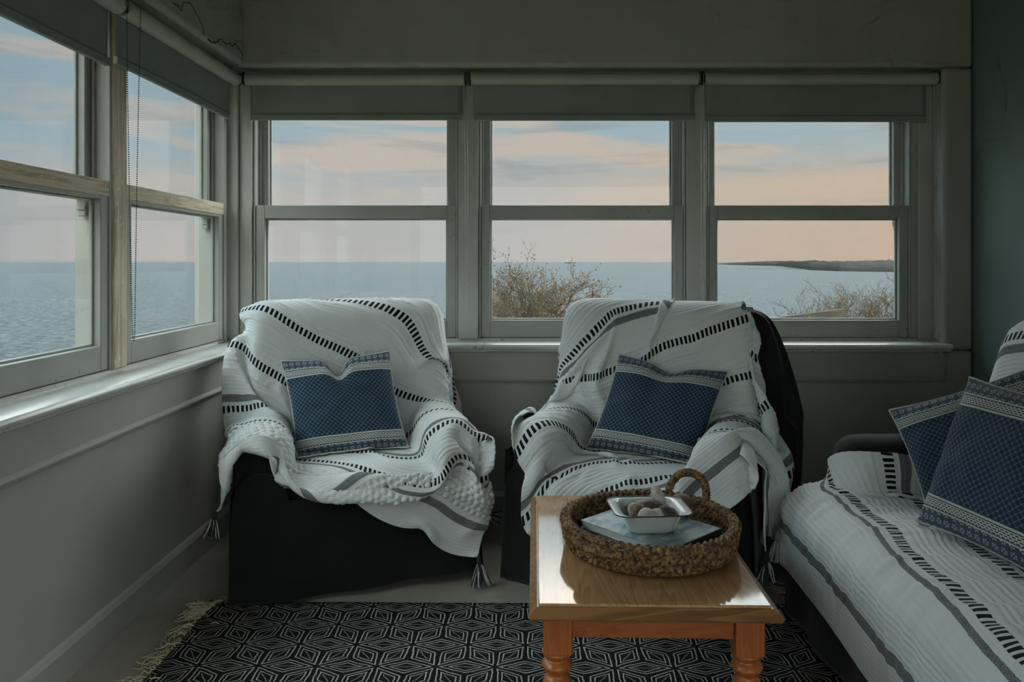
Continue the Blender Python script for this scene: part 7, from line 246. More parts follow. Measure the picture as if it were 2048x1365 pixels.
1,-22,-18,-6,-3,0,-9,9,-2,0,25,-4,8,3,-4,3,6,0,21,-18,4,-2,-9,-2,-2,-5,-2,3,0,-5,3,2,-1,4,4,-1,2,2,3,1,2,5,0,0,1,0,1,3,0,0,1,0,1,2,0,0,0,0,0,1,-1,0,0,0,0,0,0,0,0,0,0,0,0,1,0,0,0,0,0,0,0,0,0,0,-1,1,0,0,-1,-1,1,0,0,-1,0,0,0,1,-1,1,0,1,-1,0,0,0,0,0,0,0,0,0,0,0,0,0,0,0,0,-1,0,0,0,0,0,0,0,0,0,1,0,0,-1,0,1,1,0,0,0,1,0,0,-1,-1,-1,1,0,0,-1,0,0,0,0,1,0,0,0,0,0,0,0,0,-2,0,1,2,1,-1,
-15,-16,-15,-6,13,-1,7,16,-5,21,-6,-2,5,-1,1,6,-4,1,-14,-18,1,-11,5,0,7,-3,-2,1,1,-5,0,1,-4,1,4,-2,3,2,3,3,1,0,1,0,2,2,1,0,0,0,2,1,1,0,1,0,0,-1,1,0,1,0,1,0,0,0,0,0,0,0,1,0,0,-1,0,-1,0,0,0,1,0,0,0,0,1,0,0,0,1,0,-1,-1,0,0,0,-1,0,0,1,-1,1,0,0,0,-1,0,-1,0,0,0,0,0,1,0,0,0,0,0,0,0,0,0,1,0,0,0,0,0,0,0,0,0,0,0,-1,0,0,0,0,-1,0,0,1,0,1,-1,0,0,1,0,0,0,0,-1,0,0,0,0,0,0,0,0,1,-1,0,-1,0,1,
-24,1,-17,10,13,-5,7,-1,-1,3,1,-1,-9,2,3,-12,-14,4,-3,-5,-2,18,-7,-5,6,2,-5,0,-2,-3,-4,0,-1,-1,2,0,2,1,-1,3,1,1,2,0,0,1,1,1,2,0,0,0,1,0,0,0,1,1,0,0,0,0,0,1,1,1,0,0,0,0,0,0,0,1,-1,0,0,0,-1,0,0,0,0,1,-1,0,-1,0,0,1,0,1,0,0,0,0,0,0,0,0,0,-1,0,0,1,0,0,0,0,0,0,0,0,-1,0,0,0,0,0,1,0,0,-1,0,1,0,0,0,0,0,0,0,0,-1,0,0,1,0,0,0,0,0,0,0,0,0,0,0,0,0,0,0,0,0,0,0,0,0,1,0,0,0,0,0,0,0,0,0,
-13,14,-16,0,-1,-1,6,3,1,-7,-1,4,-7,-7,4,1,-17,-2,11,-3,-7,7,5,-6,2,0,-2,-4,-2,1,-2,0,0,-1,2,-1,0,-1,1,-1,1,-1,1,2,1,0,0,-1,0,1,0,1,0,0,0,0,0,1,1,0,0,1,0,-1,-1,-1,0,1,1,0,0,0,0,0,1,0,1,-1,1,-1,0,0,1,0,0,0,0,-1,0,0,0,0,-1,0,0,1,0,0,0,0,0,0,0,0,0,0,1,0,0,0,0,0,-1,0,0,1,0,0,0,0,0,0,0,0,-1,0,0,1,0,0,0,0,0,0,0,0,-1,0,0,1,0,0,-1,0,0,1,0,0,-1,0,0,1,0,0,-1,0,0,1,0,0,-1,0,0,1,0,0,-1,0,
-16,15,-18,7,1,1,-4,-1,1,-9,-2,4,-4,-17,1,14,-9,-10,9,8,-4,1,2,-3,-3,-3,0,-4,-1,0,0,0,0,1,0,0,0,1,0,0,0,0,0,0,0,0,0,1,0,0,0,0,0,1,0,1,-1,0,0,1,0,0,0,0,1,0,0,0,-1,0,0,0,0,0,0,0,0,1,0,1,0,0,0,-1,0,0,1,1,1,-1,-1,0,1,0,0,0,0,0,-1,0,0,1,0,0,0,0,0,-1,0,0,0,0,2,1,0,-1,0,0,0,0,0,0,0,0,0,-1,0,-1,0,0,1,0,0,0,0,0,1,0,0,-1,0,0,1,1,0,-1,0,0,1,0,0,-1,0,0,1,0,0,-1,-1,0,1,0,0,-1,0,0,1,0,
-11,15,-16,-2,0,3,-2,-1,2,-9,-16,4,11,-12,-9,16,7,-6,-3,0,-2,-2,-1,1,-6,-1,2,2,1,-1,2,-1,-3,-3,2,2,0,0,-1,0,1,1,0,0,0,0,1,-1,0,1,0,0,0,0,0,0,1,-1,1,-1,1,0,0,0,0,0,0,0,0,0,1,0,0,0,0,0,0,0,0,0,0,0,0,0,0,0,0,-1,0,1,1,0,-1,0,1,0,0,0,0,0,0,0,0,0,0,0,0,1,0,1,-1,0,-2,0,0,1,0,0,0,0,0,1,0,0,0,1,0,0,0,0,-1,-1,0,1,1,0,-1,-1,0,1,1,0,-1,-1,0,1,0,0,-1,0,0,0,0,0,0,0,0,0,0,0,0,0,0,0,0,0,0,1,
-13,19,-14,-1,0,0,-15,-16,6,12,-17,-11,19,7,-5,-4,2,-1,-1,0,0,-4,-3,1,2,1,-1,5,1,-3,-2,1,1,-6,-1,0,0,0,1,0,1,0,0,0,0,0,0,0,0,-1,1,0,1,-1,1,1,0,0,-1,1,-1,0,-1,0,1,1,0,0,0,0,0,0,0,0,0,0,1,0,0,0,-1,0,1,1,0,-1,0,1,1,-1,0,0,1,0,0,0,0,0,0,-1,0,0,0,1,0,0,0,-1,0,-1,1,0,1,0,0,0,0,0,0,-1,0,-1,0,0,1,0,0,0,0,0,0,1,0,0,-1,0,0,1,0,0,-1,0,0,0,0,0,0,0,0,0,0,1,1,0,-1,-1,0,1,1,0,-1,0,0,1,0,0,-1,-1,
-9,20,-11,-15,-14,3,9,-20,-9,21,6,-6,-4,2,0,-1,-1,-1,-3,-2,1,-1,0,0,5,2,-1,-2,0,0,-6,-1,1,-1,1,0,0,1,0,0,0,-1,0,0,0,0,1,1,0,1,-1,0,0,1,-1,0,0,1,1,-1,0,0,1,0,1,-1,0,0,0,0,0,0,0,0,0,0,1,0,0,0,1,0,-1,0,0,1,-1,0,-1,1,0,1,-1,0,0,0,-1,0,1,1,0,-1,0,0,0,0,0,1,0,0,-1,0,1,0,0,-1,0,0,0,1,0,1,0,0,-1,0,0,0,0,0,1,-1,0,-1,1,0,1,0,0,-1,0,0,1,0,0,-1,0,0,1,0,0,-1,-1,0,1,1,0,-1,-1,0,1,0,0,-1,0,0,1,1,
-24,15,-8,8,-27,-14,21,3,-5,-4,4,2,0,-1,-1,-4,0,2,0,-3,-1,7,6,-1,0,0,0,-10,-4,1,-8,4,2,6,-2,-2,0,0,0,1,0,0,-1,0,1,1,0,0,0,0,0,0,1,0,0,-1,-1,-1,1,0,1,0,0,0,-1,0,0,1,1,0,0,0,0,1,0,0,-1,0,0,1,-1,0,0,0,0,1,1,-1,0,-1,0,-1,1,0,1,-1,1,0,0,0,1,1,0,-1,-1,0,1,0,0,0,1,0,-1,0,0,1,-1,0,0,0,-1,-1,0,0,1,0,0,1,0,0,-1,1,0,1,-1,0,-1,0,0,0,0,0,0,0,0,0,0,1,0,0,0,0,0,0,0,0,0,0,0,0,0,1,0,0,0,0,0,-1,
-10,-9,-23,21,7,1,0,4,0,-2,-3,-1,-5,-5,0,-3,-4,-2,4,5,2,1,1,0,-9,-5,0,-8,4,2,1,-2,0,3,1,-2,0,0,0,4,1,-1,-4,0,1,0,1,0,3,0,-1,-3,0,0,0,1,1,0,0,0,0,1,0,0,0,0,0,0,0,0,1,-1,0,-1,0,0,1,0,0,-1,1,0,1,0,-1,-1,-1,1,1,1,0,0,-1,0,0,1,0,0,0,0,0,-1,0,0,1,0,0,0,0,0,-1,0,1,0,0,-1,1,0,1,0,0,0,0,0,0,0,0,-1,0,0,1,0,0,-1,0,0,1,-1,0,0,0,0,0,0,0,0,1,0,0,0,0,0,0,0,-1,0,0,1,0,0,-1,-1,0,1,0,0,-1,1,
12,1,-23,4,11,6,0,0,2,-1,-5,-3,-4,-4,-4,-2,-3,-1,1,3,0,-9,-11,-1,-12,2,2,-5,3,1,9,-2,-3,0,0,0,0,0,0,2,0,-1,-2,1,1,0,0,0,3,0,-1,-4,1,1,1,-1,0,0,1,0,-1,-1,0,1,1,0,0,0,-1,0,0,1,0,1,0,0,0,0,0,0,0,-1,0,0,1,0,0,0,0,0,0,1,0,0,0,0,0,0,0,0,-1,0,0,1,0,0,0,0,-1,0,0,0,0,0,0,0,0,0,0,0,1,0,0,0,0,0,0,0,-1,0,0,0,0,0,0,0,0,2,0,0,0,0,0,0,0,0,-1,-1,0,0,0,0,0,0,1,0,0,-1,0,0,1,0,0,-1,0,0,1,-1,
16,4,-19,1,1,1,0,0,0,-1,-1,1,1,-1,1,-5,-2,-4,-7,-10,-3,-16,2,2,-5,4,2,7,-5,-2,2,0,-1,0,1,0,0,0,-1,4,1,0,-3,1,0,-1,0,0,5,2,0,-4,0,0,-1,1,-1,0,0,1,0,1,-1,0,0,1,0,0,0,0,0,0,0,0,0,0,0,0,0,0,0,0,0,-1,0,1,1,0,0,0,0,0,0,0,-1,0,0,1,-1,0,0,1,0,0,0,0,0,-1,0,0,1,0,0,0,0,0,0,0,0,0,0,0,-1,0,0,0,0,0,1,0,0,0,0,0,0,0,0,-1,0,0,0,0,0,0,0,0,0,0,0,0,0,0,0,0,-1,1,0,1,0,0,-1,0,0,1,0,1,-1,0,
16,-2,-19,-2,1,0,0,1,0,0,-1,0,0,0,-1,-1,-3,1,-14,-3,-2,-5,-1,1,-2,-1,-3,2,1,1,0,0,-1,0,-1,1,0,1,1,1,2,-3,-2,1,1,0,0,0,2,1,-2,-3,2,2,1,0,0,0,0,-1,0,0,1,0,1,-1,-1,-1,0,1,1,1,0,0,-1,0,0,0,-1,1,0,1,0,1,0,-1,-1,0,1,0,0,-1,0,0,1,0,0,-1,1,0,1,-1,0,0,0,0,-1,1,0,1,0,0,0,-1,0,0,0,0,0,0,0,0,1,0,0,0,0,0,0,0,0,0,0,0,0,0,0,0,0,0,0,0,0,0,0,0,0,0,-1,0,0,1,0,0,0,-1,0,0,1,0,0,0,0,-1,0,-1,1,0,
 ]),
}
from mathutils import Vector, Matrix, noise as mnoise

random.seed(7)
rng = np.random.default_rng(7)
PI = math.pi
scn = bpy.context.scene
COL = scn.collection

# ------------------------------------------------------------------ helpers
def rad(d): return d * PI / 180.0

def lin(r, g, b):
    f = lambda c: (c / 12.92) if c <= 0.04045 else ((c + 0.055) / 1.055) ** 2.4
    return (f(r / 255), f(g / 255), f(b / 255), 1.0)

def tag(o, label=None, cat=None, group=None, kind=None):
    if label: o['label'] = label
    if cat: o['category'] = cat
    if group: o['group'] = group
    if kind: o['kind'] = kind
    return o

def empty(name, loc=(0, 0, 0), rz=0.0, parent=None):
    o = bpy.data.objects.new(name, None)
    COL.objects.link(o)
    o.location = loc
    o.rotation_euler = (0, 0, rz)
    o.empty_display_size = 0.1
    if parent: o.parent = parent
    return o

class MB:
    """collects shapes, links them as ONE mesh object"""
    def __init__(self):
        self.v = []; self.f = []; self.uv = {}; self.mi = []; self.cur = 0
    def add(self, verts, faces):
        b = len(self.v)
        self.v.extend([tuple(p) for p in verts])
        for f in faces:
            self.f.append(tuple(i + b for i in f)); self.mi.append(self.cur)
        return b
    def box(self, x0, x1, y0, y1, z0, z1):
        vs = [(x0,y0,z0),(x1,y0,z0),(x1,y1,z0),(x0,y1,z0),(x0,y0,z1),(x1,y0,z1),(x1,y1,z1),(x0,y1,z1)]
        fs = [(0,3,2,1),(4,5,6,7),(0,1,5,4),(1,2,6,5),(2,3,7,6),(3,0,4,7)]
        self.add(vs, fs); return self
    def tube(self, pts, rad_, seg=8, cap=True, closed=False, shape=None):
        pts = [Vector(p) for p in pts]; n = len(pts)
        rr = rad_ if hasattr(rad_, '__len__') else [rad_] * n
        rings = []; prev = None
        for i in range(n):
            if closed: t = pts[(i + 1) % n] - pts[i - 1]
            else: t = pts[min(i + 1, n - 1)] - pts[max(i - 1, 0)]
            if t.length < 1e-9: t = Vector((0, 0, 1))
            t.normalize()
            if prev is None:
                a = Vector((0, 0, 1)) if abs(t.z) < 0.9 else Vector((1, 0, 0))
                u = t.cross(a).normalized()
            else:
                u = prev - t * prev.dot(t)
                u = u.normalized() if u.length > 1e-6 else t.orthogonal().normalized()
            prev = u; w = t.cross(u)
            ring = []
            for k in range(seg):
                an = 2 * PI * k / seg
                r = rr[i] * (shape(i, k) if shape else 1.0)
                ring.append(pts[i] + u * (math.cos(an) * r) + w * (math.sin(an) * r))
            rings.append(ring)
        vs = [p for r in rings for p in r]; fs = []
        m = n if closed else n - 1
        for i in range(m):
            j = (i + 1) % n
            for k in range(seg):
                k2 = (k + 1) % seg
                fs.append((i*seg+k, i*seg+k2, j*seg+k2, j*seg+k))
        if cap and not closed:
            fs.append(tuple(range(seg - 1, -1, -1)))
            fs.append(tuple((n - 1) * seg + k for k in range(seg)))
        self.add(vs, fs); return self
    def lathe(self, prof, seg=32, center=(0, 0, 0), closed=False):
        cx, cy, cz = center; n = len(prof); vs = []; fs = []
        for (r, z) in prof:
            for k in range(seg):
                a = 2 * PI * k / seg
                vs.append((cx + r * math.cos(a), cy + r * math.sin(a), cz + z))
        for i in range(n - 1):
            for k in range(seg):
                k2 = (k + 1) % seg
                fs.append((i*seg+k, i*seg+k2, (i+1)*seg+k2, (i+1)*seg+k))
        if not closed:
            fs.append(tuple(range(seg - 1, -1, -1)))
            fs.append(tuple((n - 1) * seg + k for k in range(seg)))
        self.add(vs, fs); return self
    def loft(self, rings, cap=True):
        seg = len(rings[0]); vs = [p for r in rings for p in r]; fs = []
        for i in range(len(rings) - 1):
            for k in range(seg):
                k2 = (k + 1) % seg
                fs.append((i*seg+k, i*seg+k2, (i+1)*seg+k2, (i+1)*seg+k))
        if cap:
            fs.append(tuple(range(seg - 1, -1, -1)))
            fs.append(tuple((len(rings) - 1) * seg + k for k in range(seg)))
        self.add(vs, fs); return self
    def blob(self, center, scale, rot=(0, 0, 0), sub=3, rough=0.0, seed=0, freq=1.5):
        bm = bmesh.new(); bmesh.ops.create_icosphere(bm, subdivisions=sub, radius=1.0)
        R = Matrix.Rotation(rot[2], 3, 'Z') @ Matrix.Rotation(rot[1], 3, 'Y') @ Matrix.Rotation(rot[0], 3, 'X')
        off = Vector((seed * 3.1, seed * 1.7, seed * 0.9)); vs = []
        for v in bm.verts:
            k = 1 + rough * mnoise.noise(v.co * freq + off)
            p = Vector((v.co.x * scale[0], v.co.y * scale[1], v.co.z * scale[2])) * k
            vs.append(R @ p + Vector(center))
        fs = [tuple(v.index for v in f.verts) for f in bm.faces]
        bm.free(); self.add(vs, fs); return self
    def build(self, name, mat, parent=None, smooth=False, bevel=0.0, bseg=2, auto=None, sub=0, loc=None, rot=None):
        me = bpy.data.meshes.new(name)
        me.from_pydata(self.v, [], self.f); me.update()
        mats = mat if isinstance(mat, (list, tuple)) else [mat]
        for m in mats: me.materials.append(m)
        if len(mats) > 1: me.polygons.foreach_set('material_index', self.mi)
        if smooth or auto is not None:
            me.polygons.foreach_set('use_smooth', [True] * len(me.polygons))
            if auto is not None: me.set_sharp_from_angle(angle=rad(auto))
        o = bpy.data.objects.new(name, me); COL.objects.link(o)
        if parent: o.parent = parent
        if loc: o.location = loc
        if rot: o.rotation_euler = rot
        if bevel > 0:
            m = o.modifiers.new('bevel', 'BEVEL'); m.width = bevel; m.segments = bseg
            m.limit_method = 'ANGLE'; m.angle_limit = rad(35); m.harden_normals = False
            if not smooth and auto is None:
                me.polygons.foreach_set('use_smooth', [True] * len(me.polygons))
                me.set_sharp_from_angle(angle=rad(35))
        if sub:
            m = o.modifiers.new('sub', 'SUBSURF'); m.levels = sub; m.render_levels = sub
        return o

def box_obj(name, b, mat, parent=None, bevel=0.0, bseg=2):
    return MB().box(*b).build(name, mat, parent, bevel=bevel, bseg=bseg)

def grid_obj(name, P, mat, UV=None, parent=None, solid=0.0, off=1.0, wrap_u=False):
    """P: (n,m,3) array of points -> one smooth sheet"""
    n, m, _ = P.shape
    me = bpy.data.meshes.new(name)
    me.vertices.add(n * m); me.vertices.foreach_set('co', P.astype(np.float32).ravel())
    i, j = np.meshgrid(np.arange(n - 1), np.arange(m if wrap_u else m - 1), indexing='ij')
    j2 = (j + 1) % m
    q = np.stack([i*m+j, i*m+j2, (i+1)*m+j2, (i+1)*m+j], -1).reshape(-1, 4)
    nf = len(q)
    me.loops.add(nf * 4); me.loops.foreach_set('vertex_index', q.ravel().astype(np.int32))
    me.polygons.add(nf); me.polygons.foreach_set('loop_start', np.arange(0, nf * 4, 4, dtype=np.int32))
    me.polygons.foreach_set('loop_total', np.full(nf, 4, dtype=np.int32))
    me.update(calc_edges=True)
    me.polygons.foreach_set('use_smooth', np.ones(nf, dtype=bool))
    if UV is not None:
        ul = me.uv_layers.new(name='UVMap')
        ul.data.foreach_set('uv', UV.reshape(-1, 2)[q.ravel()].astype(np.float32).ravel())
    me.materials.append(mat)
    o = bpy.data.objects.new(name, me); COL.objects.link(o)
    if parent: o.parent = parent
    if solid:
        s = o.modifiers.new('thick', 'SOLIDIFY'); s.thickness = solid; s.offset = off
    return o

def copy_tree(o, parent=None):
    c = o.copy(); COL.objects.link(c)
    if parent: c.parent = parent
    for ch in list(o.children): copy_tree(ch, c)
    return c

# ------------------------------------------------------------------ node expression helper
class NT:
    def __init__(self, tree): self.t = tree
    def node(self, typ, **kw):
        n = self.t.nodes.new(typ)
        for k, v in kw.items(): setattr(n, k, v)
        return n
    def link(self, a, b): self.t.links.new(a.s if isinstance(a, E) else a, b)
    def val(self, v): return v if isinstance(v, E) else E(self, None, v)
    def math(self, op, *a):
        n = self.node('ShaderNodeMath', operation=op)
        for i, x in enumerate(a):
            x = self.val(x)
            if x.s is None: n.inputs[i].default_value = x.c
            else: self.t.links.new(x.s, n.inputs[i])
        return E(self, n.outputs[0])
    def xyz(self, sock):
        n = self.node('ShaderNodeSeparateXYZ'); self.link(sock, n.inputs[0])
        return E(self, n.outputs[0]), E(self, n.outputs[1]), E(self, n.outputs[2])
    def vec(self, x, y, z=0.0):
        n = self.node('ShaderNodeCombineXYZ')
        for i, a in enumerate((x, y, z)):
            a = self.val(a)
            if a.s is None: n.inputs[i].default_value = a.c
            else: self.t.links.new(a.s, n.inputs[i])
        return E(self, n.outputs[0])
    def noise(self, vec, scale=5, detail=2, rough=0.5, dist=0.0):
        n = self.node('ShaderNodeTexNoise')
        if vec is not None: self.link(vec, n.inputs['Vector'])
        n.inputs['Scale'].default_value = scale; n.inputs['Detail'].default_value = detail
        n.inputs['Roughness'].default_value = rough; n.inputs['Distortion'].default_value = dist
        return E(self, n.outputs[0])
    def mix(self, f, a, b):
        n = self.node('ShaderNodeMix', data_type='RGBA')
        f = self.val(f) if not isinstance(f, E) else f
        if f.s is None: n.inputs[0].default_value = f.c
        else: self.t.links.new(f.s, n.inputs[0])
        for idx, c in ((6, a), (7, b)):
            if isinstance(c, E): self.t.links.new(c.s, n.inputs[idx])
            else: n.inputs[idx].default_value = c
        return E(self, n.outputs[2])
    def ramp(self, f, stops, interp='LINEAR'):
        n = self.node('ShaderNodeValToRGB'); n.color_ramp.interpolation = interp
        e = n.color_ramp.elements
        while len(e) < len(stops): e.new(0.5)
        for el, (p, c) in zip(e, stops):
            el.position = p; el.color = c if hasattr(c, '__len__') else (c, c, c, 1)
        self.link(f, n.inputs[0]); return E(self, n.outputs[0])
    def sstep(self, x, a, b):
        n = self.node('ShaderNodeMapRange', interpolation_type='SMOOTHSTEP')
        self.link(x, n.inputs[0]); n.inputs[1].default_value = a; n.inputs[2].default_value = b
        return E(self, n.outputs[0])
    def bump(self, h, strength=0.3, dist=0.01):
        n = self.node('ShaderNodeBump'); n.inputs['Strength'].default_value = strength
        n.inputs['Distance'].default_value = dist; self.link(h, n.inputs['Height']); return E(self, n.outputs[0])

class E:
    def __init__(self, nt, s, c=None): self.nt = nt; self.s = s; self.c = c
    def __add__(a, b): return a.nt.math('ADD', a, b)
    def __radd__(a, b): return a.nt.math('ADD', b, a)
    def __sub__(a, b): return a.nt.math('SUBTRACT', a, b)
    def __rsub__(a, b): return a.nt.math('SUBTRACT', b, a)
    def __mul__(a, b): return a.nt.math('MULTIPLY', a, b)
    __rmul__ = __mul__
    def __truediv__(a, b): return a.nt.math('DIVIDE', a, b)
    def __rtruediv__(a, b): return a.nt.math('DIVIDE', b, a)
    def lt(a, b): return a.nt.math('LESS_THAN', a, b)
    def gt(a, b): return a.nt.math('GREATER_THAN', a, b)
    def max(a, b): return a.nt.math('MAXIMUM', a, b)
    def min(a, b): return a.nt.math('MINIMUM', a, b)
    def frac(a): return a.nt.math('FRACT', a)
    def round(a): return a.nt.math('ROUND', a)
    def abs(a): return a.nt.math('ABSOLUTE', a)
    def sin(a): return a.nt.math('SINE', a)
    def clamp(a): return a.min(1.0).max(0.0)

def material(name, base=(0.5, 0.5, 0.5, 1), rough=0.5, spec=0.5, metal=0.0, sheen=0.0, coat=0.0):
    m = bpy.data.materials.new(name); m.use_nodes = True
    nt = NT(m.node_tree); b = m.node_tree.nodes['Principled BSDF']
    b.inputs['Base Color'].default_value = base; b.inputs['Roughness'].default_value = rough
    b.inputs['Specular IOR Level'].default_value = spec; b.inputs['Metallic'].default_value = metal
    b.inputs['Sheen Weight'].default_value = sheen; b.inputs['Coat Weight'].default_value = coat; b.inputs['Coat IOR'].default_value = 1.65; b.inputs['Coat Roughness'].default_value = 0.06
    return m, nt, b

def objco(nt):
    n = nt.node('ShaderNodeTexCoord'); return E(nt, n.outputs['Object'])
def uvco(nt):
    n = nt.node('ShaderNodeTexCoord'); return E(nt, n.outputs['UV'])
def geopos(nt):
    n = nt.node('ShaderNodeNewGeometry'); return E(nt, n.outputs['Position'])

# ------------------------------------------------------------------ materials
def mat_paint(name, c, rough=0.55, wear=0.0, wear_col=None, scale=3.0, bump=0.05, spec=0.4):
    m, nt, b = material(name, c, rough, spec)
    p = geopos(nt)
    n1 = nt.noise(p, scale, 4, 0.6)
    dark = tuple(x * 0.82 for x in c[:3]) + (1,)
    col = nt.mix(nt.sstep(n1, 0.3, 0.75), dark, c)
    if wear:
        n2 = nt.noise(p, 26, 6, 0.75); n3 = nt.noise(p, 3.5, 2, 0.5)
        w = nt.sstep(n2 * 0.75 + n3 * 0.35, 0.62 - wear * 0.12, 0.70 - wear * 0.1)
        col = nt.mix(w, col, wear_col)
    nt.link(col, b.inputs['Base Color'])
    h = nt.noise(p, 60, 4, 0.6)
    nt.link(nt.bump(h, 0.25, bump * 0.02), b.inputs['Normal'])
    return m

M = {}
M['wall'] = mat_paint('wall_paint', lin(164, 163, 155), 0.6, scale=1.2, bump=0.04)
M['trim'] = mat_paint('trim_gloss_paint', lin(178, 180, 171), 0.32, scale=2.0, bump=0.03, spec=0.5)
M['sash'] = mat_paint('sash_gloss_paint', lin(162, 164, 157), 0.35, wear=-0.35, wear_col=lin(120, 116, 104), bump=0.06)
def mat_worn(name, along):
    m, nt, b = material(name, lin(180, 168, 144), 0.5, 0.4)
    p = geopos(nt); x, y, z = nt.xyz(p)
    v = nt.vec(x * 70, y * 70, z * 5) if along == 'z' else nt.vec(x * 70, y * 5, z * 70)
    st = nt.noise(v, 1.0, 4, 0.65); ch = nt.noise(p, 45, 5, 0.7)
    c = nt.mix(nt.sstep(st, 0.42, 0.66), lin(206, 192, 168), lin(164, 148, 124))
    c = nt.mix(nt.sstep(ch, 0.60, 0.68), c, lin(220, 214, 200)); c = nt.mix(nt.sstep(ch, 0.34, 0.27), c, lin(128, 110, 88))
    nt.link(c, b.inputs['Base Color']); nt.link(nt.bump(st + ch, 0.5, 0.006), b.inputs['Normal']); return m
M['worn'] = mat_worn('peeling_post_paint', 'z')
M['worn_rail'] = mat_worn('peeling_rail_paint', 'y')
M['sillpaint'] = mat_paint('sill_gloss_paint', lin(206, 208, 202), 0.22, wear=-0.1, wear_col=lin(150, 140, 122), bump=0.05, spec=0.6)
M['teal'] = mat_paint('teal_wall_paint', lin(114, 133, 126), 0.42, scale=1.0, bump=0.03, spec=0.5)
M['ceil'] = mat_paint('ceiling_paint', lin(150, 150, 144), 0.8)

def mat_carpet():
    m, nt, b = material('grey_carpet', lin(120, 117, 108), 0.95, 0.1)
    p = geopos(nt)
    n1 = nt.noise(p, 420, 2, 0.6); n2 = nt.noise(p, 6, 4, 0.6)
    c = nt.mix(n1, lin(134, 130, 120), lin(192, 188, 176))
    c = nt.mix(nt.sstep(n2, 0.35, 0.7) * 0.4, c, lin(150, 144, 132))
    nt.link(c, b.inputs['Base Color']); nt.link(nt.bump(n1, 0.6, 0.006), b.inputs['Normal'])
    return m
M['carpet'] = mat_carpet()

def mat_rug():
    m, nt, b = material('black_white_star_rug', lin(20, 20, 20), 0.95, 0.1)
    p = objco(nt); x, y, z = nt.xyz(p)
    w1 = nt.noise(p, 16, 3, 0.6) - 0.5
    w2 = nt.noise(nt.vec(x + 3.3, y - 1.7, 0.0), 16, 3, 0.6) - 0.5
    x = x + w1 * 0.013; y = y + w2 * 0.013
    A, H = 0.168, 0.122
    v = y / H; u = x / A - v * 0.5
    w = u + v
    def band(t, s):
        t = t - t.round()
        a = t.abs(); s = (s(t)).frac()
        s2 = (s - 0.5).abs()
        r = a / 0.30 + s2 * 2.0
        out = (r - 0.84).abs().lt(0.052)
        inn = (r - 0.53).abs().lt(0.047)
        # doubled end strokes across each petal
        tip = (s2 - 0.40).abs().lt(0.012) * r.lt(1.02)
        mid = a.lt(0.012) * s2.lt(0.17)
        return out.max(inn).max(mid * 0.55).max(tip * 0.0)
    k = band(v, lambda t: u + t * 0.5)
    k = k.max(band(u, lambda t: v + t * 0.5))
    k = k.max(band(w, lambda t: u - t * 0.5))
    weave = nt.noise(nt.vec(x * 1.0, y * 1.0, 0.0), 330, 2, 0.6)
    k = (k * nt.sstep(weave, 0.18, 0.5)).clamp()
    dirt = nt.noise(p, 5, 3, 0.6)
    cw = nt.mix(dirt, lin(172, 170, 162), lin(208, 206, 198))
    base = nt.mix(weave, lin(16, 17, 17), lin(40, 41, 41))
    nt.link(nt.mix(k, base, cw), b.inputs['Base Color'])
    nt.link(nt.bump(k * 0.5 + weave * 0.7, 0.5, 0.006), b.inputs['Normal'])
    return m
M['rug'] = mat_rug()
M['fringe'] = material('cream_rug_fringe', lin(206, 194, 168), 0.9, 0.1)[0]

def mat_black():
    m, nt, b = material('black_slipcover_cotton', lin(30, 32, 32), 0.9, 0.12, sheen=0.15)
    p = objco(nt)
    n1 = nt.noise(p, 240, 2, 0.6); n2 = nt.noise(p, 9, 4, 0.65)
    c = nt.mix(n2, lin(21, 23, 23), lin(37, 39, 38))
    c = nt.mix(nt.sstep(n1, 0.66, 0.8) * 0.3, c, lin(70, 72, 70))
    nt.link(c, b.inputs['Base Color'])
    nt.link(nt.bump(n1 * 0.25 + n2, 0.35, 0.02), b.inputs['Normal'])
    return m
M['black'] = mat_black()

# the woven throw: positions (m) across the stripes, mirrored about the middle
TH_W, TH_L = 1.30, 1.80
GREY = [(0.105, 0.135), (0.300, 0.314), (0.535, 0.560)]
DASH = [(0.332, 0.358), (0.496, 0.522), (0.707, 0.733), (0.887, 0.913)]
def mat_throw():
    m, nt, b = material('white_cotton_throw', lin(214, 216, 210), 0.92, 0.12, sheen=0.1)
    x, y, z = nt.xyz(uvco(nt))
    wob = nt.noise(nt.vec(x, y, 0.0), 22, 2, 0.5) - 0.5
    yy = y + wob * 0.006
    d = (yy - TH_L / 2).abs() * -1.0 + TH_L / 2            # distance from the nearer end
    g = None
    for a, c in GREY:
        k = (d - (a + c) / 2).abs().lt((c - a) / 2); g = k if g is None else g.max(k)
    ds = None
    for a, c in DASH:
        k = (d - (a + c) / 2).abs().lt((c - a) / 2); ds = k if ds is None else ds.max(k)
    step = (x / 0.0175 + wob * 0.5).frac()
    ds = ds * step.lt(0.56)
    fine = nt.noise(nt.vec(x, y, 0.0), 520, 2, 0.7)
    big = nt.noise(nt.vec(x, y, 0.0), 7, 4, 0.6)
    base = nt.mix(big, lin(208, 213, 212), lin(228, 232, 230))
    grey = nt.mix(nt.sstep(fine, 0.36, 0.62), lin(58, 62, 66), lin(150, 153, 154))
    c = nt.mix(g, base, grey)
    c = nt.mix(ds, c, lin(20, 21, 23))
    nt.link(c, b.inputs['Base Color'])
    # fine lengthwise weave
    rib = (y * 520.0).sin() * 0.5
    nt.link(nt.bump(fine + rib * 0.6 + big * 0.6, 0.4, 0.004), b.inputs['Normal'])
    return m
M['throw'] = mat_throw()
M['tassel'] = material('grey_white_tassel_yarn', lin(150, 152, 148), 0.9, 0.1)[0]
M['tassel_pale'] = material('pale_tassel_yarn', lin(196, 198, 192), 0.9, 0.1)[0]
M['tassel_dark'] = material('dark_tassel_yarn', lin(58, 60, 60), 0.9, 0.1)[0]

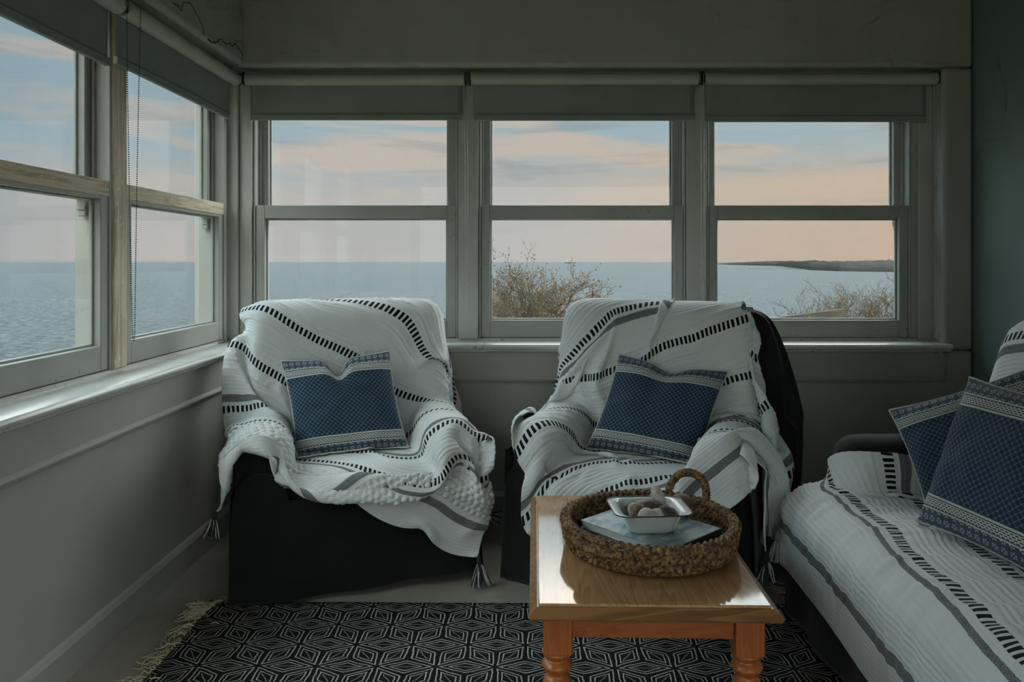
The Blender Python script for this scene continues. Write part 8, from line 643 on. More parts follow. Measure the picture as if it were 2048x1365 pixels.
def mat_cushion():
    m, nt, b = material('blue_patterned_cushion', lin(44, 72, 96), 0.85, 0.15, sheen=0.15)
    x, y, z = nt.xyz(uvco(nt))                               # 0..1 across, 0..1 up
    navy = lin(34, 58, 78); pale = lin(138, 156, 166); white = lin(200, 202, 194); slate = lin(64, 80, 96)
    # body: small diagonal lattice with open squares
    S = 46.0
    a = (x + y) * S * 0.5; c = (x - y) * S * 0.5
    fa = (a.frac() - 0.5).abs(); fc = (c.frac() - 0.5).abs()
    line = fa.gt(0.40).max(fc.gt(0.40))
    gap = ((a * 0.5).frac().lt(0.5) * fc.lt(0.2)).max(((c * 0.5).frac().lt(0.5)) * fa.lt(0.2))
    n = nt.noise(nt.vec(x, y, 0.0), 190, 2, 0.7)
    line = line * (1.0 - gap) * nt.sstep(n, 0.25, 0.6)
    body = nt.mix(line * 0.62, navy, pale)
    # band at d from the nearer edge
    d = (y - 0.5).abs() * -1.0 + 0.5
    def inr(lo, hi): return d.gt(lo) * d.lt(hi)
    row = (d / 0.0135); fx = ((x * 34.0 + (row - 0.5).round() * 0.5)).frac()
    hyph = (row.frac() - 0.5).abs().lt(0.26) * (fx - 0.5).abs().lt(0.34)
    band = nt.mix(hyph, white, navy)
    edge_l = inr(0.118, 0.124).max(inr(0.180, 0.186))
    col = nt.mix(inr(0.108, 0.200), body, band)
    col = nt.mix(edge_l, col, navy)
    col = nt.mix(inr(0.186, 0.200).max(inr(0.108, 0.118)), col, white)
    # border with little six-point flowers
    fx = (x * 17.0).frac() - 0.5; fy = (d / 0.058 - 0.35).frac() - 0.5
    rr = nt.math('SQRT', fx * fx + fy * fy); an = nt.math('ARCTAN2', fy, fx)
    fl = (an * 6.0).sin().gt(0.2) * rr.gt(0.12) * rr.lt(0.36)
    bd = nt.mix(fl * nt.sstep(n, 0.25, 0.55), slate, white)
    col = nt.mix(d.lt(0.108), col, bd)
    nt.link(col, b.inputs['Base Color'])
    nt.link(nt.bump(n, 0.4, 0.004), b.inputs['Normal'])
    return m
M['cushion'] = mat_cushion()
M['piping'] = material('cream_cushion_piping', lin(196, 198, 190), 0.85, 0.1)[0]

def mat_pine(name, c1, c2, c3, axis=1, rough=0.2, scale=1.0, coat=0.0):
    m, nt, b = material(name, c1, rough, 0.5, coat=coat)
    p = objco(nt); x, y, z = nt.xyz(p)
    if axis == 1: v = nt.vec(x * 7.0, y * 0.9, z * 7.0)
    elif axis == 0: v = nt.vec(x * 0.9, y * 7.0, z * 7.0)
    else: v = nt.vec(x * 7.0, y * 7.0, z * 0.9)
    n = nt.noise(v, 1.3 * scale, 3, 0.55, 0.6)
    r = (n * 15.0).frac()
    r = nt.sstep(r, 0.0, 0.85) * (1.0 - nt.sstep(r, 0.9, 1.0))
    fib = nt.noise(nt.vec(*[q * s for q, s in zip((x, y, z), ((60, 3, 60), (3, 60, 60), (60, 60, 3))[0 if axis == 1 else (1 if axis == 0 else 2)])]), 3, 3, 0.6)
    c = nt.mix(r, c1, c2); c = nt.mix(fib * 0.5, c, c3)
    if axis == 1:                                            # board joints along the top
        j = ((x / 0.118 + 0.33).frac() - 0.5).abs().gt(0.492)
        c = nt.mix(j * 0.35, c, lin(70, 44, 26))
    nt.link(c, b.inputs['Base Color'])
    sm = nt.noise(p, 9, 4, 0.6)
    b.inputs['Roughness'].default_value = rough
    nt.link(nt.math('ADD', sm * 0.10, rough - 0.05), b.inputs['Roughness'])
    nt.link(nt.bump(n * 0.3 + sm * 0.5, 0.06, 0.01), b.inputs['Normal'])
    return m
M['pine_top'] = mat_pine('varnished_pine_top', lin(188, 144, 100), lin(166, 116, 72), lin(198, 158, 116), 1, 0.10, coat=1.0)
M['pine_edge'] = mat_pine('varnished_pine_edge', lin(150, 104, 64), lin(110, 70, 40), lin(170, 122, 80), 0, 0.2)
M['pine_leg'] = mat_pine('orange_pine_leg', lin(172, 98, 50), lin(150, 80, 38), lin(186, 112, 64), 2, 0.3)

def mat_seagrass():
    m, nt, b = material('woven_seagrass', lin(112, 82, 54), 0.75, 0.25)
    p = objco(nt)
    n = nt.noise(p, 105, 3, 0.65); n2 = nt.noise(p, 24, 3, 0.6)
    c = nt.mix(nt.sstep(n, 0.35, 0.68), lin(68, 50, 36), lin(168, 134, 96))
    c = nt.mix(nt.sstep(n2, 0.45, 0.75) * 0.6, c, lin(74, 52, 36))
    nt.link(c, b.inputs['Base Color']); nt.link(nt.bump(n, 0.5, 0.006), b.inputs['Normal'])
    return m
M['seagrass'] = mat_seagrass()
M['enamel'] = material('white_enamel', lin(222, 226, 222), 0.15, 0.5)[0]
M['enamel_rim'] = material('dark_enamel_rim', lin(30, 32, 36), 0.25, 0.5)[0]

def mat_stone(name, c1, c2, sc=40, rough=0.6):
    m, nt, b = material(name, c1, rough, 0.35)
    p = objco(nt); n = nt.noise(p, sc, 4, 0.65)
    nt.link(nt.mix(nt.sstep(n, 0.3, 0.7), c1, c2), b.inputs['Base Color'])
    nt.link(nt.bump(n, 0.2, 0.004), b.inputs['Normal'])
    return m
M['stone_dark'] = mat_stone('dark_brown_stone', lin(58, 50, 48), lin(84, 74, 70))
M['stone_grey'] = mat_stone('grey_stone', lin(104, 108, 104), lin(132, 134, 128))
M['stone_brown'] = mat_stone('brown_stone', lin(96, 76, 62), lin(128, 104, 86))
M['shell'] = mat_stone('pale_shell', lin(170, 158, 146), lin(206, 198, 188), 60, 0.5)
M['shell_tan'] = mat_stone('tan_shell', lin(128, 110, 98), lin(180, 164, 150), 55, 0.5)

def mat_cover():
    m, nt, b = material('book_cover_seascape', lin(170, 180, 182), 0.22, 0.5)
    x, y, z = nt.xyz(objco(nt))
    n = nt.noise(nt.vec(x * 5.0, y * 11.0, 0.0), 1.6, 5, 0.6, 0.6)
    n2 = nt.noise(nt.vec(x * 9.0, y * 4.0, 2.0), 1.4, 4, 0.6)
    c = nt.ramp(n, [(0.20, lin(60, 72, 76)), (0.36, lin(110, 132, 140)), (0.46, lin(150, 170, 178)), (0.60, lin(206, 214, 214)), (0.75, lin(230, 234, 232))])
    c = nt.mix(nt.sstep(n2, 0.52, 0.66) * 0.55, c, lin(120, 122, 112))
    nt.link(c, b.inputs['Base Color']); return m
M['cover_sea'] = mat_cover()
def mat_cover2():
    m, nt, b = material('book_cover_blue_patches', lin(90, 120, 134), 0.3, 0.5)
    x, y, z = nt.xyz(objco(nt))
    n = nt.node('ShaderNodeTexVoronoi'); nt.link(nt.vec(x * 1.0, y * 1.4, 0.0), n.inputs['Vector'])
    n.distance = 'CHEBYCHEV'; n.inputs['Scale'].default_value = 15
    f, _, _ = nt.xyz(n.outputs['Color'])
    c = nt.ramp(f, [(0.0, lin(44, 56, 62)), (0.35, lin(80, 108, 120)), (0.6, lin(130, 160, 172)), (0.85, lin(172, 190, 192))], 'CONSTANT')
    nt.link(c, b.inputs['Base Color']); return m
M['cover_blue'] = mat_cover2()
def mat_pages():
    m, nt, b = material('book_pages', lin(204, 208, 204), 0.8, 0.2)
    x, y, z = nt.xyz(objco(nt))
    k = nt.noise(nt.vec(x * 0.02, y * 0.02, z * 14.0), 90, 1, 0.5)
    nt.link(nt.mix(k, lin(172, 176, 174), lin(216, 220, 216)), b.inputs['Base Color']); return m
M['pages'] = mat_pages()
M['spine'] = material('dark_book_spine', lin(62, 68, 68), 0.4, 0.4)[0]
M['book_text'] = material('book_cover_lettering', lin(96, 112, 120), 0.4, 0.3)[0]

def mat_glass():
    m = bpy.data.materials.new('window_glass'); m.use_nodes = True
    t = m.node_tree; nt = NT(t)
    for n in list(t.nodes):
        if n.type != 'OUTPUT_MATERIAL': t.nodes.remove(n)
    out = [n for n in t.nodes if n.type == 'OUTPUT_MATERIAL'][0]
    tr = nt.node('ShaderNodeBsdfTransparent'); tr.inputs[0].default_value = (0.965, 0.975, 0.97, 1)
    gl = nt.node('ShaderNodeBsdfGlossy'); gl.inputs['Roughness'].default_value = 0.0
    gl.inputs['Color'].default_value = (0.95, 0.97, 0.97, 1)
    gm = nt.node('ShaderNodeNewGeometry'); dt = nt.node('ShaderNodeVectorMath', operation='DOT_PRODUCT')
    t.links.new(gm.outputs['Normal'], dt.inputs[0]); t.links.new(gm.outputs['Incoming'], dt.inputs[1])
    cs = 1.0 - E(nt, dt.outputs['Value']).abs(); fr = (cs * cs * cs * cs * cs) * 0.96 + 0.022     # thin pane, same from both sides
    # salt haze: thin diffuse film on the pane
    df = nt.node('ShaderNodeBsdfDiffuse'); df.inputs['Color'].default_value = (0.75, 0.78, 0.78, 1)
    p = geopos(nt); hz = nt.sstep(nt.noise(p, 4.5, 5, 0.7), 0.4, 0.8) * 0.022 + 0.004
    m1 = nt.node('ShaderNodeMixShader'); nt.link(fr, m1.inputs[0])
    t.links.new(tr.outputs[0], m1.inputs[1]); t.links.new(gl.outputs[0], m1.inputs[2])
    m2 = nt.node('ShaderNodeMixShader'); nt.link(hz, m2.inputs[0])
    t.links.new(m1.outputs[0], m2.inputs[1]); t.links.new(df.outputs[0], m2.inputs[2])
    t.links.new(m2.outputs[0], out.inputs[0])
    return m
M['glass'] = mat_glass()

M['blind'] = mat_paint('roller_blind_fabric', lin(142, 150, 144), 0.85, scale=2.0, bump=0.02, spec=0.2)
M['blind_tube'] = mat_paint('roller_tube_fabric', lin(176, 178, 168), 0.7, scale=2.0, bump=0.02, spec=0.25)
M['bracket'] = material('dark_bracket_metal', lin(60, 62, 62), 0.4, 0.5, metal=0.6)[0]
M['bead_white'] = material('white_bead_chain', lin(190, 192, 186), 0.4, 0.5)[0]
M['bead_dark'] = material('dark_bead_chain', lin(52, 54, 54), 0.4, 0.5)[0]
M['crack'] = material('plaster_crack', lin(34, 34, 32), 0.9, 0.1)[0]
M['wood_side'] = mat_pine('pale_side_table_wood', lin(176, 152, 116), lin(150, 124, 90), lin(190, 168, 132), 0, 0.4)

def mat_sea():
    m, nt, b = material('sea_water', lin(70, 92, 98), 0.65, 0.05)
    p = geopos(nt); x, y, z = nt.xyz(p)
    n1 = nt.noise(nt.vec(x * 0.22, y * 0.16, 0.0), 3.0, 6, 0.68)
    n2 = nt.noise(nt.vec(x * 0.006, y * 0.02, 0.0), 1.0, 3, 0.5)
    c = nt.mix(nt.sstep(n1, 0.36, 0.64), lin(30, 36, 38), lin(66, 73, 75))
    dist = nt.math('SQRT', x * x + y * y)
    far = nt.sstep(dist, 60.0, 1500.0)
    c = nt.mix(nt.sstep(n2, 0.35, 0.7) * 0.35, c, lin(54, 61, 63))
    nt.link(c, b.inputs['Base Color'])
    bp = nt.node('ShaderNodeBump'); bp.inputs['Distance'].default_value = 0.5
    nt.link(n1, bp.inputs['Height']); nt.link((1.0 - far) * 0.55 + 0.05, bp.inputs['Strength'])
    nt.link(bp.outputs[0], b.inputs['Normal'])
    return m
M['sea'] = mat_sea()
def mat_ground(name, c1, c2, sc):
    m, nt, b = material(name, c1, 0.95, 0.1)
    p = geopos(nt); n = nt.noise(p, sc, 5, 0.65)
    nt.link(nt.mix(nt.sstep(n, 0.35, 0.65), c1, c2), b.inputs['Base Color']); return m
M['ground'] = mat_ground('coastal_scrub_ground', lin(78, 80, 64), lin(112, 106, 86), 1.2)
M['headland'] = mat_ground('headland_scrub', lin(22, 27, 26), lin(36, 38, 34), 0.045)
M['sand'] = mat_ground('sand_spit', lin(44, 46, 44), lin(66, 66, 60), 0.05)
M['twig'] = material('bare_shrub_twigs', lin(58, 52, 44), 0.9, 0.1)[0]
M['leaf'] = material('dry_shrub_leaves', lin(86, 70, 52), 0.9, 0.1)[0]
M['deck'] = mat_paint('weathered_rail', lin(120, 124, 124), 0.7)
M['roof'] = mat_ground('weathered_ridge_boards', lin(56, 52, 46), lin(76, 70, 62), 8.0)
M['pine_leg_x'] = mat_pine('orange_pine_rail', lin(168, 94, 48), lin(148, 78, 38), lin(182, 108, 62), 0, 0.3)
M['pine_leg_y'] = mat_pine('orange_pine_side_rail', lin(168, 94, 48), lin(148, 78, 38), lin(182, 108, 62), 2, 0.3)
# ------------------------------------------------------------------ camera
CAM_H = 1.15
cam_d = bpy.data.cameras.new('camera')
cam = bpy.data.objects.new('camera', cam_d); COL.objects.link(cam)
cam.location = (0, 0, CAM_H); cam.rotation_euler = (PI / 2, 0, 0)
cam_d.sensor_width = 36.0; cam_d.lens = 1500.0 / 2048.0 * 36.0
cam_d.shift_x = (1024 - 1040) / 2048.0
cam_d.shift_y = -(682.5 - 524) / 2048.0
cam_d.clip_end = 40000
scn.camera = cam

# ------------------------------------------------------------------ room shell
XL, XR, YB, YF, ZC = -1.26, 2.07, 3.42, -1.6, 2.50
XLo, YBo = XL - 0.25, YB + 0.25            # outer faces
ZS, ZH = 0.745, 2.04                       # opening: sill and head
def struct(o): o['kind'] = 'structure'; return o

struct(box_obj('floor', (XLo, XR + 0.2, YF - 0.2, YBo, -0.1, 0.0), M['carpet']))
struct(box_obj('ceiling', (XLo, XR + 0.2, YF - 0.2, YBo, ZC, ZC + 0.1), M['ceil']))
XWR = 1.927                                # right edge of the back opening
w = MB()
w.box(XLo, XR, YB, YBo, ZH, ZC); w.box(XLo, XR, YB, YBo, 0, ZS)
w.box(XWR, XR, YB, YBo, ZS, ZH)
struct(w.build('wall_back', M['wall'], bevel=0.022, bseg=4))
w = MB()
w.box(XLo, XL, YF, YB - 0.0005, ZH, ZC); w.box(XLo, XL, YF, YB - 0.0005, 0, ZS)
w.box(XLo, XL, YF, 0.55, ZS, ZH)
struct(w.build('wall_left', M['wall'], bevel=0.022, bseg=4))
w = MB()                                    # unseen glazed opening added in the teal wall to light the room
w.box(XR, XR + 0.2, RW_Y1, YBo, 0, ZC); w.box(XR, XR + 0.2, YF, RW_Y0, 0, ZC)
w.box(XR, XR + 0.2, RW_Y0, RW_Y1, 0, RW_Z0); w.box(XR, XR + 0.2, RW_Y0, RW_Y1, RW_Z1, ZC)
struct(w.build('wall_right', M['teal']))
w8 = struct(empty('added_window_7', (XR + 0.1, RW_Y0, 0))); m = MB(); W8 = RW_Y1 - RW_Y0
for k in range(2):
    y = k * (W8 - 0.06); m.box(-0.03, 0.03, y, y + 0.06, RW_Z0, RW_Z1)
m.box(-0.03, 0.03, 0, W8, RW_Z0, RW_Z0 + 0.06); m.box(-0.03, 0.03, 0, W8, RW_Z1 - 0.06, RW_Z1)
m.build('window_frame', M['trim'], w8)
MB().box(-0.003, 0.003, 0.01, W8 - 0.01, RW_Z0 + 0.01, RW_Z1 - 0.01).build('pane', M['glass'], w8)
w = MB()                                    # wide glazed opening added behind the camera, out of view, as front light
w.box(XLo, XR, YF - 0.2, YF, FW_Z1, ZC); w.box(XLo, XR, YF - 0.2, YF, 0, FW_Z0)
w.box(XLo, FW_X0, YF - 0.2, YF, FW_Z0, FW_Z1); w.box(FW_X1, XR, YF - 0.2, YF, FW_Z0, FW_Z1)
struct(w.build('wall_front', M['wall']))
w8 = struct(empty('added_window_8', (FW_X0, YF - 0.1, 0))); m = MB(); W8 = FW_X1 - FW_X0
m.box(0, 0.05, -0.03, 0.03, FW_Z0, FW_Z1); m.box(W8 - 0.05, W8, -0.03, 0.03, FW_Z0, FW_Z1)
m.box(0.05, W8 - 0.05, -0.03, 0.03, FW_Z0, FW_Z0 + 0.06); m.box(0.05, W8 - 0.05, -0.03, 0.03, FW_Z1 - 0.06, FW_Z1)
m.build('window_frame', M['trim'], w8)
MB().box(0.01, W8 - 0.01, -0.003, 0.003, FW_Z0 + 0.01, FW_Z1 - 0.01).build('pane', M['glass'], w8)

# baseboards with a sloped top edge
def baseboard(name, p0, p1, nrm):
    prof = [(0, 0), (0.018, 0), (0.018, 0.085), (0.010, 0.098), (0.002, 0.104), (0, 0.104)]
    p0 = Vector(p0); p1 = Vector(p1); nv = Vector(nrm)
    vs = [p + nv * a + Vector((0, 0, b)) for p in (p0, p1) for a, b in prof]
    n = len(prof); fs = [tuple(range(n)), tuple(range(2 * n - 1, n - 1, -1))]
    for k in range(n): fs.append((k, (k + 1) % n, n + (k + 1) % n, n + k))
    m = MB(); m.add(vs, fs); o = m.build(name, M['wall'])
    bm = bmesh.new(); bm.from_mesh(o.data); bmesh.ops.recalc_face_normals(bm, faces=bm.faces); bm.to_mesh(o.data); bm.free()
    return struct(o)
baseboard('baseboard_left', (XL, YF, 0), (XL, YB, 0), (1, 0, 0))
baseboard('baseboard_back', (XL, YB, 0), (XR, YB, 0), (0, -1, 0))
baseboard('baseboard_right', (XR, YF, 0), (XR, YB, 0), (-1, 0, 0))

# hairline plaster cracks on the wall above the left windows
def crack(name, pts, mat=M['crack'], r=0.0016):
    m = MB(); P = [Vector(p) for p in pts]; Q = []
    for a, b in zip(P, P[1:]):
        for k in range(5):
            q = a.lerp(b, k / 5); Q.append(q + Vector((0, random.uniform(-.006, .006), random.uniform(-.006, .006))))
    Q.append(P[-1])
    for q in Q: q.x = XL + 0.0002
    m.tube(Q, r, 5); return struct(m.build(name, mat))
def lw(px, py, X=XL):                       # photo point lying on a plane of constant x
    Y = 1500 * X / (px - 1040); return (X, Y, CAM_H - (py - 524) / 1500 * Y)
crack('trim_20', [lw(346, 3), lw(352, 9), lw(361, 18), lw(370, 3), lw(380, 6), lw(390, 22), lw(398, 38), lw(405, 55), lw(408, 70)])
crack('trim_21', [lw(416, 78), lw(424, 88), lw(432, 84), lw(442, 78), lw(450, 88), lw(458, 86), lw(466, 91), lw(470, 86), lw(480, 103), lw(486, 110)])

# ------------------------------------------------------------------ sills, aprons, posts
def profile_run(name, prof, p0, p1, nrm, mat, cap_ext=0.0):
    """sweep a (out, z) profile from p0 to p1; nrm points into the room"""
    p0 = Vector(p0); p1 = Vector(p1); nv = Vector(nrm)
    vs = [p + nv * a + Vector((0, 0, b)) for p in (p0, p1) for a, b in prof]
    n = len(prof); fs = [tuple(range(n)), tuple(range(2 * n - 1, n - 1, -1))]
    for k in range(n): fs.append((k, (k + 1) % n, n + (k + 1) % n, n + k))
    m = MB(); m.add(vs, fs); o = m.build(name, mat, auto=40)
    bm = bmesh.new(); bm.from_mesh(o.data); bmesh.ops.recalc_face_normals(bm, faces=bm.faces); bm.to_mesh(o.data); bm.free()
    return struct(o)
stool = [(-0.135, 0.742), (0.030, 0.742), (0.036, 0.746), (0.038, 0.752), (0.045, 0.754), (0.053, 0.760),
         (0.055, 0.768), (0.051, 0.775), (0.044, 0.779), (-0.05, 0.780), (-0.095, 0.781), (-0.098, 0.790), (-0.135, 0.792)]
profile_run('trim_1', stool, (XL - 0.10, YB, 0), (1.945, YB, 0), (0, -1, 0), M['sillpaint'])
profile_run('trim_2', stool, (XL, 0.55, 0), (XL, YB - 0.0553, 0), (1, 0, 0), M['sillpaint'])
apron = [(0.0, 0.604), (0.016, 0.604), (0.022, 0.610), (0.024, 0.618), (0.020, 0.626), (0.014, 0.630), (0.014, 0.742), (0.0, 0.742)]
profile_run('trim_3', apron, (XL, YB, 0), (1.925, YB, 0), (0, -1, 0), M['wall'])
profile_run('trim_4', apron, (XL, 0.55, 0), (XL, YB - 0.0245, 0), (1, 0, 0), M['wall'])

DF = 0.10                                  # window plane behind the wall face
def px_back(px): return (px - 1040) / 1500 * (YB + DF)
# posts between the back windows, at the corner and at the right end
def post(name, b, mat=M['trim']): return struct(box_obj(name, b, mat, bevel=0.004))
yb0, yb1 = YB + DF - 0.012, YB + DF + 0.12
post('trim_5', (XLo, XL - 0.052, yb0 - 0.028, YBo, 0.745, 2.04))                      # corner post
post('trim_6', (px_back(917), px_back(957), yb0, yb1, 0.79, 2.04))
post('trim_7', (px_back(1372), px_back(1412), yb0, yb1, 0.79, 2.04))
post('trim_8', (px_back(1835), XWR + 0.004, yb0, yb1, 0.745, 2.04))
post('trim_9', (px_back(1822), px_back(1836), yb0 + 0.02, yb1, 0.79, 2.04))
# weathered post between the left windows
xl0 = XL - DF + 0.012
LP = (2.492, 2.576)
struct(box_obj('trim_10', (XLo + 0.12, xl0, LP[0], LP[1], 0.79, 2.04), M['worn'], bevel=0.006))
struct(box_obj('trim_11', (XLo + 0.12, xl0, 1.545, 1.62, 0.79, 2.04), M['worn'], bevel=0.006))
struct(box_obj('trim_12', (XLo + 0.12, xl0, 0.55, 0.63, 0.79, 2.04), M['trim'], bevel=0.006))
# heads above the sashes
struct(box_obj('trim_13', (XL - 0.10, XWR, YB + 0.085, YBo, 1.985, 2.04), M['trim']))
struct(box_obj('trim_14', (XLo, XL - 0.085, 0.55, YB + 0.07, 1.985, 2.04), M['trim']))

# ------------------------------------------------------------------ sash windows
def sash_window(name, loc, rz, W, worn=False, stile=0.042):
    """local frame: x along the wall, y outwards, z up; two sliding sashes with one pane each"""
    root = struct(empty(name, loc, rz))
    z0, zr0, zr1, z1 = 0.792, 1.354, 1.416, 1.99
    f = MB()
    g = 0.002
    f.box(g, 0.012, -0.004, 0.112, z0, z1); f.box(W - 0.012, W - g, -0.004, 0.112, z0, z1)   # jamb linings
    f.box(0.012, 0.024, 0.042, 0.052, z0, z1); f.box(W - 0.024, W - 0.012, 0.042, 0.052, z0, z1)   # parting beads
    f.box(g, W - g, 0.0, 0.112, z0 - 0.010, z0)
    f.build('window_frame', M['sash'], root, bevel=0.002)
    def sash(nm, y, za, zb, rail_lo, rail_hi, horns, mat):
        a, b = 0.0125, W - 0.0125; t = 0.038
        m = MB()
        m.box(a, a + stile, y, y + t, za, zb); m.box(b - stile, b, y, y + t, za, zb)
        m.box(a + stile, b - stile, y, y + t, za, za + rail_lo); m.box(a + stile, b - stile, y, y + t, zb - rail_hi, zb)
        # glazing putty, a thin sloped lip
        i0, i1, j0, j1 = a + stile, b - stile, za + rail_lo, zb - rail_hi
        q = 0.008
        for (x0, x1, u0, u1) in ((i0, i0 + q, j0, j1), (i1 - q, i1, j0, j1), (i0 + q, i1 - q, j0, j0 + q), (i0 + q, i1 - q, j1 - q, j1)):
            m.box(x0, x1, y + 0.024, y + t - 0.002, u0, u1)
        if horns:
            for (x0, x1) in ((a, a + stile * 0.8), (b - stile * 0.8, b)):
                m.box(x0, x1, y + 0.004, y + t - 0.004, za - 0.035, za)
                m.box(x0 + 0.004, x1 - 0.004, y + 0.006, y + t - 0.006, za - 0.055, za - 0.035)
        s = m.build(nm, mat, root, bevel=0.003)
        p = MB().box(i0 - 0.004, i1 + 0.004, y + 0.019, y + 0.023, j0 - 0.004, j1 + 0.004)
        p.build('pane', M['glass'], s)
        return s
    sash('lower_sash', 0.002, z0 + 0.002, zr1, 0.082, 0.062, False, M['sash'])
    sash('upper_sash', 0.054, zr0, z1, 0.05, 0.05, True, M['sash'])
    if worn:
        top = MB().box(0.0125, W - 0.0125, -0.003, 0.0015, zr0 + 0.012, zr1 + 0.002)
        top.build('rail_facing', M['worn_rail'], root, bevel=0.002)
    return root
yw = YB + DF
bx = [px_back(506), px_back(917), px_back(957), px_back(1372), px_back(1412), px_back(1822)]
sash_window('window_1', (bx[0], yw, 0), 0, bx[1] - bx[0])
sash_window('window_2', (bx[2], yw, 0), 0, bx[3] - bx[2])
sash_window('window_3', (bx[4], yw, 0), 0, bx[5] - bx[4])
struct(box_obj('trim_15', (XL - 0.052, bx[0], yb0 - 0.004, yb1, 0.745, 2.04), M['trim'], bevel=0.004))
xw = XL - DF
sash_window('window_4', (xw, LP[1], 0), PI / 2, 3.45 - LP[1], True)
sash_window('window_5', (xw, 1.62, 0), PI / 2, LP[0] - 1.62, True)
sash_window('added_window_6', (xw, 0.63, 0), PI / 2, 1.545 - 0.63, True)  # extra window added beyond the view for more side light
struct(box_obj('trim_16', (XLo + 0.12, XL - DF + 0.004, 3.45, yb0 - 0.028, 0.745, 2.04), M['trim'], bevel=0.004))
# ------------------------------------------------------------------ roller blinds
def bead_chain(name, top, bottom, mat, parent, gap=0.012, dy=0.0, sag=0.02, r=0.0029, pitch=0.0072):
    """a closed loop of beads hanging from the clutch"""
    bm = bmesh.new()
    (x0, y0, z0), (x1, y1, z1) = top, bottom
    pts = []
    L = z0 - z1; n = int(L / pitch)
    for s in (-1, 1):
        for k in range(n):
            t = k / n
            wdt = gap * (1 - (0.35 if dy == 0 else 0.86) * t) * (1 if t < 0.97 else (1 - (t - 0.97) / 0.03 * 0.8))
            c = Vector(top).lerp(Vector(bottom), t)
            c += Vector((s * wdt, 0, 0))
            c.x += sag * 0.2 * math.sin(t * 3.0) * (1 if dy == 0 else -1)
            pts.append(c)
    vs = []; fs = []
    o = [(1,0,0),(-1,0,0),(0,1,0),(0,-1,0),(0,0,1),(0,0,-1)]
    tri = [(0,2,4),(2,1,4),(1,3,4),(3,0,4),(2,0,5),(1,2,5),(3,1,5),(0,3,5)]
    m = MB()
    for c in pts: m.add([c + Vector(q) * r for q in o], tri)
    return m.build(name, mat, parent, smooth=True)
def roller_blind(name, loc, rz, W, zt, zb, label, tube_r=0.027, chain=None, lead=0.012, tail=0.012, grp='roller blinds drawn part way up'):
    root = empty(name, loc, rz); tag(root, label, 'blind', grp)
    m = MB(); m.tube([(0, 0, zt), (W * 0.33, 0, zt - 0.001), (W * 0.66, 0, zt - 0.001), (W, 0, zt)], tube_r, 28)
    m.build('roller_tube', M['blind_tube'], root, auto=40)
    # cloth: slightly wavy sheet, hem bar at the foot
    n, k = 14, 40; P = np.zeros((n, k, 3)); xs = np.linspace(lead, W - tail, k)
    zs = np.linspace(zt, zb + 0.026, n)
    for i, z in enumerate(zs):
        P[i, :, 0] = xs; P[i, :, 2] = z
        P[i, :, 1] = tube_r - 0.003 + 0.0012 * np.sin(xs * 7 + i * 0.2) * (i / n)
    grid_obj('blind_cloth', P, M['blind'], None, root, solid=0.002, off=0)
    h = MB(); h.box(lead, W - tail, tube_r - 0.012, tube_r + 0.004, zb, zb + 0.028)
    h.build('hem_bar', M['blind'], root, bevel=0.004, bseg=3)
    for xx in (-0.012, W + 0.002):
        b = MB(); b.box(xx, xx + 0.010, -0.024, 0.03, zt - 0.024, zt + 0.03)
        b.build('bracket', M['bracket'], root, bevel=0.002)
    if chain:
        cx, cy, zlow, mat, dy, gap = chain
        bead_chain('bead_chain', (cx, cy, zt + 0.01), (cx, cy, zlow), M[mat], root, gap=gap, dy=dy)
    return root
yr = YB + 0.042
fx = lambda px: (px - 1040) / 1500 * yr
zt = CAM_H - (159 - 524) / 1500 * yr
roller_blind('roller_blind', (fx(492), yr, 0), 0, fx(929) - fx(492), zt, 1.808,
             'back wall roller blind nearest the left corner, half rolled up', chain=(fx(932) - fx(492), -0.034, 0.885, 'bead_white', 0, 0.007))
roller_blind('roller_blind', (fx(942), yr, 0), 0, fx(1396) - fx(942), zt + 0.003, 1.806,
             'middle roller blind of the back wall above the shrub window', chain=(fx(1400) - fx(942), -0.034, 0.86, 'bead_white', 0, 0.008))
roller_blind('roller_blind', (fx(1409), yr, 0), 0, fx(1872) - fx(1409), zt + 0.003, 1.800,
             'back wall roller blind nearest the teal wall, above the headland view', chain=(fx(1864) - fx(1409), -0.030, 0.80, 'bead_white', 0, 0.008), tail=0.035)
xr = XL - 0.042
zl = CAM_H - (148 - 524) / 1500 * 3.42
roller_blind('roller_blind', (xr, 2.452, 0), PI / 2, 3.43 - 2.452, 1.985, 1.800,
             'left wall roller blind next to the corner, dark looped chain hanging beside it', tube_r=0.030, chain=(0.002, -0.038, 0.885, 'bead_dark', 1, 0.045), lead=0.010)
roller_blind('roller_blind', (xr, 1.50, 0), PI / 2, 2.424 - 1.50, 1.985, 1.782,
             'left wall roller blind nearest the camera, cut off by the left picture edge', tube_r=0.034, lead=0.004, tail=0.0)

# ------------------------------------------------------------------ outdoors
ZSEA = -12.0
def sea_plane():
    m = MB(); R = 30000.0
    rings = [20, 60, 150, 400, 1000, 3000, 9000, R]; seg = 96; vs = []; fs = []
    for r in rings:
        for k in range(seg):
            a = 2 * PI * k / seg; vs.append((r * math.cos(a), r * math.sin(a), ZSEA))
    for i in range(len(rings) - 1):
        for k in range(seg):
            k2 = (k + 1) % seg; fs.append((i*seg+k, (i+1)*seg+k, (i+1)*seg+k2, i*seg+k2))
    m.add(vs, fs); return struct(m.build('sea', M['sea'], smooth=True))
sea_plane()
